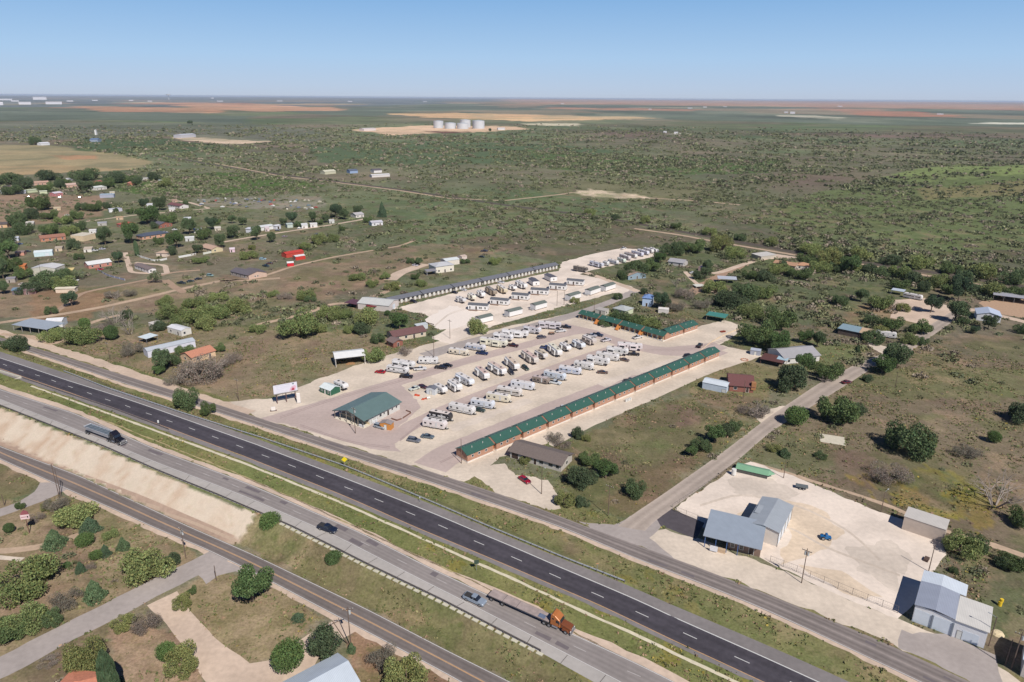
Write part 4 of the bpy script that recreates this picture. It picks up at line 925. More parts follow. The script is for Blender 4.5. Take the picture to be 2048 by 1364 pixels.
def hip(mb, x0, x1, y0, y1, h, rise, th=.14, ov=.5):
    x0 -= ov; x1 += ov; y0 -= ov; y1 += ov; w_ = (y1-y0)/2; ym = (y0+y1)/2
    if x1-x0 >= y1-y0: r0, r1 = (x0+w_, ym), (x1-w_, ym)
    else: w_ = (x1-x0)/2; r0, r1 = ((x0+x1)/2, y0+w_), ((x0+x1)/2, y1-w_)
    vs = [(x0,y0,h),(x1,y0,h),(x1,y1,h),(x0,y1,h),(x0,y0,h+th),(x1,y0,h+th),(x1,y1,h+th),(x0,y1,h+th),(r0[0],r0[1],h+rise),(r1[0],r1[1],h+rise)]
    if x1-x0 >= y1-y0: fs = [(4,5,9,8),(5,6,9),(6,7,8,9),(7,4,8)]
    else: fs = [(4,5,8),(5,6,9,8),(6,7,9),(7,4,8,9)]
    mb.add(vs, fs+[(3,2,1,0),(0,1,5,4),(1,2,6,5),(2,3,7,6),(3,0,4,7)])
def opening(root, side, t, w_, z0, hh, kind, Lx, D):
    """window or door set 3 cm proud of the wall"""
    mb = MB(); fr = MB(); e = .03; f = .09
    if side in 'fb':
        y = 0 if side == 'f' else D; sg = -1 if side == 'f' else 1; c = t*Lx
        a, b_ = sorted((y, y+sg*e)); mb.box(c-w_/2, c+w_/2, a, b_, z0, z0+hh)
        a, b_ = sorted((y, y+sg*(e+.03)))
        if kind != 'g':
            fr.box(c-w_/2-f, c-w_/2, a, b_, z0-f, z0+hh+f).box(c+w_/2, c+w_/2+f, a, b_, z0-f, z0+hh+f).box(c-w_/2, c+w_/2, a, b_, z0+hh, z0+hh+f).box(c-w_/2, c+w_/2, a, b_, z0-f, z0)
    else:
        x = 0 if side == 'l' else Lx; sg = -1 if side == 'l' else 1; c = t*D
        a, b_ = sorted((x, x+sg*e)); mb.box(a, b_, c-w_/2, c+w_/2, z0, z0+hh)
        a, b_ = sorted((x, x+sg*(e+.03)))
        if kind != 'g':
            fr.box(a, b_, c-w_/2-f, c-w_/2, z0-f, z0+hh+f).box(a, b_, c+w_/2, c+w_/2+f, z0-f, z0+hh+f).box(a, b_, c-w_/2, c+w_/2, z0+hh, z0+hh+f).box(a, b_, c-w_/2, c+w_/2, z0-f, z0)
    if kind == 'w': o = mb.build('window', glass, root); fr.build('window_frame', trimw, o)
    elif kind == 'k': o = mb.build('door', doorm['d'], root); fr.build('door_frame', trimw, o)
    elif kind == 'd': o = mb.build('door', doorm['w'], root); fr.build('door_frame', mat('grey trim',(150,146,140),.6,.05,2), o)
    elif kind == 'g': o = mb.build('roller_door', mat('pale roller door', (222,230,238), .5, .04, 1, ribs=('Z', 1.6, .85)), root)
    return o
def house(name, cat, label, A, B, D, h, roof, rise, wc, rc, rk='shingle', ax='x', ops=None, ov=.4, land=None, chim=None, wallk=None, posts=None, group=None, z=None, ends=True, extra=None):
    a, rz, Lx = frame(A, B)
    t = thing(name, label, cat, (a.x, a.y, gz(a.x, a.y) if z is None else z), rz, group)
    wm = wallk or mat('wall %d %d %d' % tuple(wc), wc, .85, .07, .8)
    rm = RM('%d %d %d' % tuple(rc), rc, rk)
    w_ = MB(); r = MB()
    if roof == 'gable':
        if ax == 'x': w_.add([(0,0,-.1),(0,D,-.1),(0,D,h),(0,D/2,h+rise-.02),(0,0,h),(Lx,0,-.1),(Lx,D,-.1),(Lx,D,h),(Lx,D/2,h+rise-.02),(Lx,0,h)],
                      [(4,3,2,1,0),(5,6,7,8,9),(0,5,9,4),(6,1,2,7)])
        else: w_.add([(0,0,-.1),(Lx,0,-.1),(Lx,0,h),(Lx/2,0,h+rise-.02),(0,0,h),(0,D,-.1),(Lx,D,-.1),(Lx,D,h),(Lx/2,D,h+rise-.02),(0,D,h)],
                      [(0,1,2,3,4),(9,8,7,6,5),(5,0,4,9),(1,6,7,2)])
        gable(r, 0, Lx, 0, D, h, rise, .14, ax, ov)
    elif roof == 'hip': w_.box(0, Lx, 0, D, -.1, h); hip(r, 0, Lx, 0, D, h+.002, rise, .12, ov)
    elif roof == 'shed':
        w_.add([(0,0,-.1),(Lx,0,-.1),(Lx,D,-.1),(0,D,-.1),(0,0,h),(Lx,0,h),(Lx,D,h+rise),(0,D,h+rise)], [(3,2,1,0),(0,1,5,4),(1,2,6,5),(2,3,7,6),(3,0,4,7)])
        k = rise/D; r.add([(-ov,-ov,h-ov*k),(Lx+ov,-ov,h-ov*k),(Lx+ov,D+ov,h+rise+ov*k),(-ov,D+ov,h+rise+ov*k),(-ov,-ov,h-ov*k+.14),(Lx+ov,-ov,h-ov*k+.14),(Lx+ov,D+ov,h+rise+ov*k+.14),(-ov,D+ov,h+rise+ov*k+.14)],
                  [(3,2,1,0),(4,5,6,7),(0,1,5,4),(1,2,6,5),(2,3,7,6),(3,0,4,7)])
    elif roof == 'open':                 # posts and roof only
        k = rise/D; r.add([(-ov,-ov,h-ov*k),(Lx+ov,-ov,h-ov*k),(Lx+ov,D+ov,h+rise+ov*k),(-ov,D+ov,h+rise+ov*k),(-ov,-ov,h-ov*k+.16),(Lx+ov,-ov,h-ov*k+.16),(Lx+ov,D+ov,h+rise+ov*k+.16),(-ov,D+ov,h+rise+ov*k+.16)],
                  [(3,2,1,0),(4,5,6,7),(0,1,5,4),(1,2,6,5),(2,3,7,6),(3,0,4,7)])
        n = max(2, int(Lx/5)+1)
        for i in range(n):
            x = .1+(Lx-.2)*i/(n-1)
            for y, hh in ((.1, h-.01), (D-.1, h+rise-.02)): MB().box(x-.09, x+.09, y-.09, y+.09, -.1, hh).build('post', wm, t)
    if w_.v: w_.build('wall', wm, t)
    ro = r.build('roof', rm, t)
    if chim:
        cx, cy, cw, ch, cc = chim; MB().box(cx-cw/2, cx+cw/2, cy-cw/2, cy+cw/2, h*.5, ch).build('chimney', mat('chimney %d' % cc[0], cc, .9, .15, 3), ro)
    if ops is None and roof != 'open':
        ops = []; n = max(1, int(Lx/4.2))
        for i in range(n): ops.append(('f', (i+.5)/n, 1.2, .95, 1.15, 'w') if i != n//2 else ('f', (i+.5)/n, 1.0, 0.05, 2.05, 'k'))
        ops.append(('r', .3, 1.1, .95, 1.1, 'w')); ops.append(('l', .6, 1.1, .95, 1.1, 'w'))
    for s_, tt, ww, z0, hh, k in (ops or []): opening(t, s_, tt, ww, z0, min(hh, h-z0-.15), k, Lx, D)
    c = Vector((Lx/2, D/2, 0)); c.rotate(Matrix.Rotation(rz, 3, 'Z')); KEEP.append((a.x+c.x, a.y+c.y, max(Lx, D)*.62+.5))
    if land: LAND.append((land, (A[0]+B[0])/2, (A[1]+B[1])/2-8))
    if extra: extra(t, Lx, D, h)
    return t

# ---- park office
def office():
    a, rz, Lx = frame((671,836), (728,856)); D = 19.5; h = 3.2; rise = 2.0
    t = thing('park_office', 'long pale office building with grey-green roof at the park entrance', 'building', a, rz)
    wm = mat('office siding', (214,212,206), .7, .04, 1.2, ribs=('Z', 1.3, .93)); st = mat('stone skirt', (226,206,168), .9, .14, 2.5)
    p = 3.0                                   # porch depth
    w_ = MB(); w_.add([(0,p,0),(Lx,p,0),(Lx,p,h),(Lx/2,p,h+rise-.03),(0,p,h),(0,D,0),(Lx,D,0),(Lx,D,h),(Lx/2,D,h+rise-.03),(0,D,h)], [(0,1,2,3,4),(9,8,7,6,5),(5,0,4,9),(1,6,7,2)])
    w_.build('wall', wm, t)
    sk = MB(); sk.box(-.05, Lx*.42, p-.08, p, 0, 1.0).box(Lx*.6, Lx+.05, p-.08, p, 0, 1.0); sk.build('stone_skirt', st, t)
    MB().box(-.3, Lx+.4, -.5, p-.09, .01, .12).build('porch_floor', mat('porch slab',(222,210,190),.8,.05,1), t)
    r = MB(); gable(r, -.2, Lx+.2, 0, D, h, rise, .16, 'y', .6); ro = r.build('roof', RM('grey green', (104,126,124), 'metal'), t)
    f = MB(); f.add([(-.8,-.62,h-.28),(Lx/2,-.62,h+rise-.1),(Lx+.8,-.62,h-.28),(Lx+.8,-.62,h+.02),(Lx/2,-.62,h+rise+.2),(-.8,-.62,h+.02)], [(0,1,4,5),(1,2,3,4)])
    f.build('fascia', mat('dark fascia', (84,84,84), .7, .05, 2), ro)
    for x in (.1, Lx*.2, Lx*.42, Lx*.62, Lx*.82, Lx-.1): MB().box(x-.09, x+.09, -.35, -.17, .12, h+.1).build('porch_post', mat('porch post',(150,140,130),.7,.05,2), t)
    D0 = D
    for tt, ww, z0, hh, k in ((.1,1.8,1.1,1.2,'w'),(.28,2.2,1.1,1.2,'w'),(.51,1.6,.1,2.2,'k'),(.72,2.0,1.1,1.2,'w'),(.9,1.4,1.1,1.2,'w')):
        o = opening(t, 'f', tt, ww, z0, hh, k, Lx, D); o.location = (0, p, 0)
    for tt, ww, z0, hh, k in ((.23,.9,.1,2.1,'d'),(.33,.9,.1,2.1,'d'),(.45,1.1,1.2,1.1,'w'),(.55,.7,1.4,.8,'w'),(.66,1.0,.1,2.1,'k'),(.78,.8,1.4,.8,'w'),(.9,.8,1.4,.8,'w')):
        opening(t, 'r', tt, ww, z0, hh, k, Lx, D)
    for i, x in enumerate((4.4, 5.6)): MB().box(Lx+.05, Lx+.55, x, x+.9, .1, 1.0).build('vending_box', mat('white enamel',(220,222,226),.4,.04,2), t)
    MB().box(Lx-2.4, Lx-.3, -.2, .5, .14, .9).build('ice_box', mat('white enamel',(220,222,226),.4,.04,2), t)
    KEEP.append((a.x, a.y, 20)); LAND.append(('the park office', 715, 825))
office()
house('shed', 'shed', 'small orange wooden shed beside the park office side wall', (760,858), (782,861), 2.6, 2.4, 'gable', .5, (206,140,70), (150,140,138), ax='y', ops=[('f',.5,.9,.05,1.9,'d')], ov=.15)
house('carport', 'carport', 'large white steel carport open at the front on brown grass', (667,732), (730,726), 7.5, 4.6, 'gable', .9, (214,210,204), (228,228,226), rk='metal', ops=[], land='the white steel carport', ov=.15) if False else None
def carport():
    a, rz, Lx = frame((672,735), (731,728)); D = 9.0; h = 4.3
    t = thing('carport', 'large white steel carport standing open on the brown field', 'carport', a, rz)
    pm = mat('white steel post', (220,214,206), .5, .05, 2)
    for x in (.1, Lx-.1):
        for y in (.1, D-.1): MB().box(x-.12, x+.12, y-.12, y+.12, -.1, h+.1).build('post', pm, t)
    for y in (D*.33, D*.66): MB().box(Lx-.2, Lx, y-.1, y+.1, -.1, h+.1).build('post', pm, t)
    r = MB(); gable(r, 0, Lx, 0, D, h, 1.1, .14, 'x', .3); r.build('roof', RM('white', (232,232,230), 'metal'), t)
    MB().box(0, Lx, -.05, .05, h-.35, h).box(0, Lx, D-.05, D+.05, h-.35, h).build('beam', pm, t)
    MB().box(0, .06, .3, D-.3, 0, h).box(.2, Lx-.3, D-.06, D, 0, h).build('back_sheeting', mat('grey sheeting', (176,172,166), .6, .06, 1, ribs=('Z', 1.5, .9)), t)
    KEEP.append((a.x, a.y, 16)); LAND.append(('the white steel carport', 698, 712))
    b = thing('lumber_pile', 'low pile of timber under the white steel carport', 'timber', Vector(G(700,728)), rz)
    mbp = MB()
    for i in range(6): mbp.box(-2+.2*i, 2.2-.3*(i%3), i*.3-.9, i*.3-.65, 0, .35+.1*(i%2))
    mbp.build('timber', mat('timber',(170,130,90),.8,.2,2), b)
carport()
house('shed', 'shed', 'green garden shed with white rounded roof by the billboard', (660,791), (687,789) , 5.0, 2.2, 'gable', 1.0, (52,108,84), (232,236,234), rk='metal', ax='y', ov=.12, ops=[('f',.35,.8,.05,1.8,'d'),('f',.7,.7,.9,.8,'w')], land='the green garden shed') if False else None
def gshed():
    a, rz, Lx = frame((640,784), (661,792)); D = 5.2; h = 2.3
    t = thing('garden_shed', 'green garden shed with white roof and white door', 'shed', a, rz)
    w_ = MB(); w_.add([(0,0,0),(0,D,0),(0,D,h),(0,D/2,h+1.0),(0,0,h),(Lx,0,0),(Lx,D,0),(Lx,D,h),(Lx,D/2,h+1.0),(Lx,0,h)], [(4,3,2,1,0),(5,6,7,8,9),(0,5,9,4),(6,1,2,7)])
    w_.build('wall', mat('green boards', (44,98,74), .7, .08, 2), t)
    r = MB(); gable(r, 0, Lx, 0, D, h, 1.05, .1, 'x', .18); r.build('roof', RM('white2', (228,236,234), 'metal'), t)
    opening(t, 'f', .5, .9, .05, 1.9, 'd', Lx, D); opening(t, 'f', .2, .7, .9, .8, 'w', Lx, D); opening(t, 'f', .8, .7, .9, .8, 'w', Lx, D)
    tm = MB().box(Lx, Lx+.05, -.02, .1, 0, h).box(Lx, Lx+.05, D-.1, D+.02, 0, h); tm.build('corner_trim', trimw, t)
    KEEP.append((a.x, a.y, 7)); LAND.append(('the green garden shed', 662, 778))
gshed()

# ---- green-roofed cabin rows: every block is a building of its own
ORD = ['nearest','second','third','fourth','fifth','sixth','seventh','eighth','ninth','tenth','eleventh','twelfth']
logw = mat('orange log wall', (184,140,116), .8, .1, 1.5, ribs=('Z', 1.7, .86)); logd = mat('orange plank', (208,132,66), .8, .12, 1.5)
groof = RM('cabin green', (58,98,86), 'metal', .5); skirt = mat('white skirting', (226,218,208), .8, .06, 1)
def cabin_row(A, B, n, D, h, rise, fmt, group, front=False, back=True, gap=1.5, order=None):
    a, rz, L = frame(A, B); u = Vector((math.cos(rz), math.sin(rz), 0)); step = L/n; first = None
    for i in range(n):
        lb = fmt % ORD[(order or (lambda k: k))(i)]
        loc = a+u*(i*step)
        if first is None or True:
            t = thing('cabin_block', lb, 'cabins', loc, rz, group)
            if first is None:
                Lx = step-gap; p = 1.7 if front else 0
                w_ = MB(); w_.add([(0,p,.5),(0,D,.5),(0,D,h),(0,D/2,h+rise-.03),(0,p,h),(Lx,p,.5),(Lx,D,.5),(Lx,D,h),(Lx,D/2,h+rise-.03),(Lx,p,h)], [(4,3,2,1,0),(5,6,7,8,9),(0,5,9,4),(6,1,2,7)])
                w_.build('wall', logw, t); MB().box(-.03, Lx+.03, p-.03 if not front else -.03, D+.03, -.05, .5).build('skirting', skirt, t)
                r = MB(); gable(r, 0, Lx, 0, D, h, rise, .13, 'x', .35); ro = r.build('roof', groof, t)
                for x in (Lx*.3, Lx*.72): MB().cyl((x, D*.3, h+rise*.5), (x, D*.3, h+rise*.5+.75), .12, n=6).build('vent_pipe', skirt, ro)
                cm = MB().box(Lx+.02, Lx+gap-.02, D*.25, D*.8, 0, h-.2); cm.build('linking_closet', logd, t)
                g2 = MB(); gable(g2, Lx+.02, Lx+gap-.02, .15, D-.15, h-.12, rise, .06, 'x', .0); g2.build('closet_roof', mat('rusty cap', (140,102,84), .8, .1, 2), t)
                if not front:
                    for q in (.2,.45,.72): opening(t, 'f', q, .8, 1.6, .8, 'w', Lx, D)
                else:
                    for q in (.02,.25,.5,.75,.98): MB().box(q*Lx-.12, q*Lx+.12, .02, .26, .5, h).build('porch_post', mat('cream post',(236,206,150),.7,.05,2), t)
                    for q in (.12,.37,.63,.88):
                        o = opening(t, 'f', q, .9, .55, 2.0, 'd' if q in (.37,.63) else 'w', Lx, D); o.location = (0, p, 0)
                    dk = MB(); dk.add([(Lx-.2,-2.2,.35),(Lx+gap+.4,-2.2,.35),(Lx+gap+.4,1.6,3.5),(Lx-.2,1.6,3.5),(Lx-.2,-2.2,.47),(Lx+gap+.4,-2.2,.47),(Lx+gap+.4,1.6,3.62),(Lx-.2,1.6,3.62)], [(3,2,1,0),(4,5,6,7),(0,1,5,4),(1,2,6,5),(2,3,7,6),(3,0,4,7)])
                    if i < 99: dk.build('stair_canopy', logd, t)
                first = t
            else:
                for ch in first.children:
                    if i == n-1 and ch.name.startswith(('linking','closet','stair')): continue
                    c = ch.copy(); COL.objects.link(c); c.parent = t
                    for g in ch.children: d_ = g.copy(); COL.objects.link(d_); d_.parent = c
        for q in (.2, .5, .8):
            c = loc+u*(q*step)+Vector((-u.y, u.x, 0))*(D/2); KEEP.append((c.x, c.y, 6))
cabin_row((935,926), (1441,713), 12, 6.0, 3.1, 1.3, '%s block from the highway in the long green-roofed orange cabin row', 'green-roofed cabin blocks in the long row')
cabin_row((1157,637), (1331,685), 4, 6.5, 3.0, 1.4, '%s block from the street in the green-roofed porch cabin row', 'green-roofed cabin blocks with porches', front=True)
cabin_row((1338,678), (1398,658), 2, 6.5, 3.0, 1.4, '%s green-roofed cabin block from the corner at the rear of the park', 'green-roofed cabin blocks at the back corner')
LAND += [('the long green-roofed cabins', 1180, 810), ('the porch cabin row', 1245, 650), ('the rear green-roofed cabins', 1370, 660)]
# ---- long grey-roofed units of the back lot
def grey_row():
    a, rz, L = frame((781,611), (1119,537)); u = Vector((math.cos(rz), math.sin(rz), 0)); n = 6; step = L/n; first = None; D = 7.0; h = 2.9
    wm = mat('grey unit wall', (184,176,170), .8, .05, 1); pm = mat('cream panel', (226,218,206), .7, .05, 1); rm = RM('slate grey', (108,110,118), 'shingle')
    for i in range(n):
        t = thing('lodging_block', '%s block from the maroon-awning house in the long grey-roofed lodging row' % ORD[i], 'lodging', a+u*(i*step), rz, 'grey-roofed lodging blocks')
        if first is None:
            Lx = step-1.2; MB().box(0, Lx, 1.4, D, -.05, h).build('wall', wm, t); r = MB(); gable(r, 0, Lx, 0, D, h, 1.1, .12, 'x', .3); r.build('roof', rm, t)
            g2 = MB(); gable(g2, Lx+.02, step-.02, D*.15, D*.9, h-.25, .9, .1, 'x', 0); g2.build('link_roof', rm, t)
            for k in range(7):
                c = (k+.5)/7*Lx; MB().box(c-.75, c+.75, .2, 1.38, -.02, h-.1).build('porch_panel', pm, t)
                MB().box(c-.45, c+.45, .15, .2, .1, 2.1).build('door', doorm['w'], t)
                MB().box(c-.95, c+.95, -.7, .14, -.02, .25).build('step', mat('brown deck',(136,112,98),.8,.1,2), t)
            first = t
        else:
            for ch in first.children: c = ch.copy(); COL.objects.link(c); c.parent = t
        for q in (.1,.35,.6,.85):
            c = a+u*((i+q)*step)+Vector((-u.y, u.x, 0))*3.5; KEEP.append((c.x, c.y, 5))
grey_row(); LAND.append(('the grey-roofed lodging row', 950, 570))
# ---- small white houses of the back lot
def tiny(A, B, D, lb, axis='x', rc=(98,100,106), wins=True):
    a, rz, Lx = frame(A, B); h = 3.2
    t = thing('mobile_home', lb, 'mobile home', a, rz, 'white mobile homes on the back lot')
    wm = mat('white siding', (234,232,230), .6, .03, 1)
    MB().box(0, Lx, 0, D, .5, h).build('wall', wm, t); MB().box(.1, Lx-.1, .08, D-.08, -.02, .5).build('skirting', mat('taupe skirt',(150,136,126),.8,.08,2), t)
    r = MB(); gable(r, 0, Lx, 0, D, h, .75, .12, 'x' if Lx >= D else 'y', .18)
    if Lx >= D: r.add([(0,0,h),(0,D,h),(0,D/2,h+.74),(Lx,0,h),(Lx,D,h),(Lx,D/2,h+.74)], [(0,2,1),(3,4,5)])
    else: r.add([(0,0,h),(Lx,0,h),(Lx/2,0,h+.74),(0,D,h),(Lx,D,h),(Lx/2,D,h+.74)], [(0,1,2),(3,5,4)])
    r.build('roof', RM('mobile %d' % rc[0], rc, 'shingle'), t)
    if wins:
        for q, w_, z0, hh, k in ((.1,.7,.9,1.5,'w'),(.42,.9,.55,2.0,'k'),(.6,.7,1.2,1.1,'w'),(.68,.7,1.2,1.1,'w'),(.88,.7,1.2,1.1,'w')): opening(t, 'f', q, w_, z0, hh, k, Lx, D)
        MB().box(Lx*.05, Lx*.5, -1.3, -.02, .02, .45).build('deck', mat('brown deck',(136,112,98),.8,.1,2), t)
    else: opening(t, 'r', .5, .7, 1.2, 1.0, 'w', Lx, D) if Lx >= D else opening(t, 'f', .5, .7, 1.2, 1.0, 'w', Lx, D)
    if Lx >= D and not wins: MB().box(-1.5, -.02, D*.3, D*.95, .02, .6).build('steps', mat('grey steps',(160,156,154),.8,.05,2), t)
    c = a+Vector((math.cos(rz), math.sin(rz), 0))*Lx/2; KEEP.append((c.x, c.y, 8))
for i, (A, B) in enumerate([((936,620),(975,622.5)),((980,608.5),(1016,612)),((1023,598.5),(1056,601.5)),((1061,588.5),(1096,591)),((1098,578.5),(1131,581.5)),((1133,569.5),(1166,572.5))]):
    tiny(A, B, 4.3, 'white mobile home with dark windows, %s from the left in the diagonal row' % ['first','second','third','fourth','fifth','sixth'][i])
for i, (A, B) in enumerate([((960,648.5),(986,642)),((1019,635),(1045,628.5)),((1071,621.5),(1094,615)),((1141,602.5),(1162,596)),((1181,591.5),(1201,584.5)),((1211.5,583.5),(1231,577))]):
    tiny(A, B, 4.4, 'plain white mobile home with green-grey roof, %s from the left along the street bank' % ['first','second','third','fourth','fifth','sixth'][i], rc=(104,112,106), wins=False)
tiny((1066,573), (1079,572), 9, 'short white mobile home with slate roof beside the lodging row, left of two', rc=(92,92,102), wins=False)
tiny((1101,564.5), (1114,563), 9, 'short white mobile home with slate roof beside the lodging row, right of two', rc=(92,92,102), wins=False)

# ---- right-hand yard
def yard_shops():
    blue = RM('blue grey', (156,166,178), 'metal'); bl2 = RM('pale blue grey', (166,172,178), 'metal'); brick = mat('brown brick', (136,112,98), .85, .1, 2)
    # front shop with deep porch
    a, rz, L = frame((1408,1093), (1518,1121)); D = 11.0; h = 3.9
    t = thing('workshop', 'low brown brick workshop under a wide blue-grey metal roof with open porch', 'workshop', a, rz)
    MB().box(L*.42, L, 1.6, D, -.05, h).build('wall', brick, t)
    MB().box(.3, L*.42, 6.2, D, -.05, h).build('back_wall', mat('dark red boards',(96,64,60),.8,.1,1), t)
    r = MB(); hh = h+.05
    r.add([(-.5,-.6,hh-.3),(L+.3,-.6,hh-.3),(L+.3,D+.2,hh+1.0),(-.5,D+.2,hh+1.0),(-.5,-.6,hh-.12),(L+.3,-.6,hh-.12),(L+.3,D+.2,hh+1.18),(-.5,D+.2,hh+1.18)], [(3,2,1,0),(4,5,6,7),(0,1,5,4),(1,2,6,5),(2,3,7,6),(3,0,4,7)])
    r.build('roof', blue, t)
    MB().add([(L*.42,1.6,h),(L,1.6,h),(L,D,h),(L*.42,D,h),(L,D,h+.95),(L*.42,D,h+.95)], [(1,2,4),(0,5,3),(2,3,5,4)]).build('upper_wall', mat('white sheeting',(224,218,210),.6,.04,1,ribs=('X',1.4,.88)), t)
    for x in (0, L*.42-.3): MB().box(x, x+.2, -.3, -.1, -.05, h-.1).build('porch_post', mat('blue post',(70,100,150),.5,.05,2), t)
    for x in (L*.2, L*.6): MB().box(x, x+.2, -.3, -.1, -.05, h-.1).build('porch_post', mat('blue post',(70,100,150),.5,.05,2), t)
    for q in (.5,.66): o = opening(t, 'f', q, .9, .9, 1.6, 'w', L, D); o.location = (0,1.6,0)
    o = opening(t, 'f', .84, 1.2, .05, 2.2, 'k', L, D); o.location = (0,1.6,0)
    MB().box(L*.2, L*.4, -1.0, -.2, -.05, 1.1).build('planter', mat('stone planter',(196,170,140),.9,.1,2), t)
    MB().box(L*.12, L*.26, -1.5, -1.35, .3, 1.9).build('sign_board', mat('white sign board',(226,226,230),.5,.05,2), t)
    KEEP.append((a.x+6, a.y+6, 15)); LAND.append(('the blue-roofed workshop', 1470, 1080))
    # rear shop, taller, white walls
    a, rz, L = frame((1489,1077), (1551,1098)); D = 15.5; h = 4.6; u = Vector((math.cos(rz), math.sin(rz), 0))
    t = thing('metal_shop', 'white-walled metal shop with pale blue-grey roof behind the brick workshop', 'workshop', a+Vector((-u.y,u.x,0))*1.2, rz)
    w_ = MB(); w_.add([(0,0,-.05),(L,0,-.05),(L,0,h),(L/2,0,h+.8),(0,0,h),(0,D,-.05),(L,D,-.05),(L,D,h),(L/2,D,h+.8),(0,D,h)], [(0,1,2,3,4),(9,8,7,6,5),(5,0,4,9),(1,6,7,2)])
    w_.build('wall', mat('white sheeting',(224,218,210),.6,.04,1,ribs=('X',1.4,.88)), t)
    r = MB(); gable(r, 0, L, 0, D, h, .8, .12, 'y', .3); ro = r.build('roof', bl2, t)
    MB().box(L*.02, L*.48, D*.35, D*.66, h+.42, h+.44).build('roof_patch', bl2, ro)
    for q in (.12,.37,.62,.86): opening(t, 'r', q, 2.7, .1, 3.4, 'g', L, D)
    for q in (.0,.25,.5,.75,1.0): MB().box(L+.02, L+.12, q*D-.07, q*D+.07, 0, h).build('downpipe', mat('grey trim',(150,146,140),.6,.05,2), t)
    KEEP.append((a.x+3, a.y+8, 14)); LAND.append(('the white-walled metal shop', 1540, 1050))
yard_shops()
house('storage_shed', 'shed', 'tall beige metal storage shed at the far edge of the gravel yard', (1803,1058), (1885,1086), 5.5, 4.2, 'shed', .3, (200,184,170), (206,200,192), rk='metal', ov=.1, ops=[], land='the beige metal shed')
def garage():
    a, rz, L = frame((1823,1242), (1967,1297)); D = 15.0; h = 4.7
    t = thing('metal_garage', 'big white and grey metal garage with roller doors by the frontage road', 'garage', a, rz)
    sheet = mat('ribbed white wall', (236,236,238), .55, .04, 1, ribs=('X', 1.3, .8))
    x1 = L*.56
    w_ = MB(); w_.box(0, x1, 0, D, -.05, h).box(x1+.003, L, 0, D*.62, -.05, h-.15); w_.build('wall', sheet, t)
    grey = RM('galvanised', (160,166,180), 'metal'); wht = RM('white zinc', (216,224,232), 'metal'); crm = RM('cream zinc', (218,214,206), 'metal')
    def slab(x0, x1_, y0, y1, za, zb, m, nm='roof'):
        r = MB(); r.add([(x0,y0,za),(x1_,y0,za),(x1_,y1,zb),(x0,y1,zb),(x0,y0,za+.14),(x1_,y0,za+.14),(x1_,y1,zb+.14),(x0,y1,zb+.14)], [(3,2,1,0),(4,5,6,7),(0,1,5,4),(1,2,6,5),(2,3,7,6),(3,0,4,7)]); return r.build(nm, m, t)
    xm = x1*.5
    MB().add([(-.2,-.3,h),(xm,-.3,h+.55),(x1,-.3,h+.02),(-.2,-.3,h+.14),(xm,-.3,h+.69),(x1,-.3,h+.16)],[(0,1,4,3),(1,2,5,4)]).build('fascia', trimw, t)
    def slab2(xa, xb, y0, y1, za, zb, m):
        r = MB(); r.add([(xa,y0,za),(xb,y0,zb),(xb,y1,zb),(xa,y1,za),(xa,y0,za+.14),(xb,y0,zb+.14),(xb,y1,zb+.14),(xa,y1,za+.14)], [(3,2,1,0),(4,5,6,7),(0,1,5,4),(1,2,6,5),(2,3,7,6),(3,0,4,7)]); r.build('roof', m, t)
    slab2(-.2, xm, -.3, D*.68, h, h+.55, grey); slab2(xm+.003, x1, -.3, D*.68, h+.55, h+.02, grey)
    slab2(-.2, xm, D*.68+.003, D+.2, h+.01, h+.56, wht); slab2(xm+.003, x1+1.2, D*.68+.003, D+.2, h+.56, h+.03, wht)
    slab(x1+.006, L+.3, -.3, D*.64, h-.14, h+.1, crm)
    for q, w__ in ((.145, 3.9), (.41, 4.4)): opening(t, 'f', q, w__, .05, 3.6, 'g', L, D)
    opening(t, 'f', .8, 3.2, .3, 2.4, 'g', L, D); opening(t, 'f', .655, .9, .05, 2.1, 'd', L, D)
    for q in (.145+.135, .41+.155): MB().box(q*L-.28, q*L, -.25, -.01, 0, 3.7).build('door_jamb', mat('grey jamb',(132,140,150),.6,.05,1), t)
    KEEP.append((a.x+8, a.y+8, 16)); LAND.append(('the big metal garage', 1900, 1230))
garage()
house('garage', 'garage', 'white metal garage cut off by the right edge of the photo', (2040,1352), (2110,1380), 9, 4.5, 'gable', .9, (206,196,190), (206,214,226), rk='metal', ops=[])
def green_canopy():
    a, rz, L = frame((1470,944), (1548,962)); t = thing('metal_canopy', 'long low faded green metal canopy at the edge of the gravel yard', 'canopy', a, rz)
    r = MB(); D = 4.2
    r.add([(0,0,1.3),(L-2,0,1.3),(L,D*.5,1.35),(L-2,D,1.5),(0,D,1.5),(0,D/2,2.1),(L-2,D/2,2.1)], [(0,1,6,5),(1,2,6),(2,3,6),(3,4,5,6),(0,5,4)]); r.build('roof', RM('faded green', (130,174,140), 'metal'), t)
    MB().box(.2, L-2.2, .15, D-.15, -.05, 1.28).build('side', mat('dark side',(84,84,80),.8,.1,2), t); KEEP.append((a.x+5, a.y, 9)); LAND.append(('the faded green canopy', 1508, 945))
green_canopy()

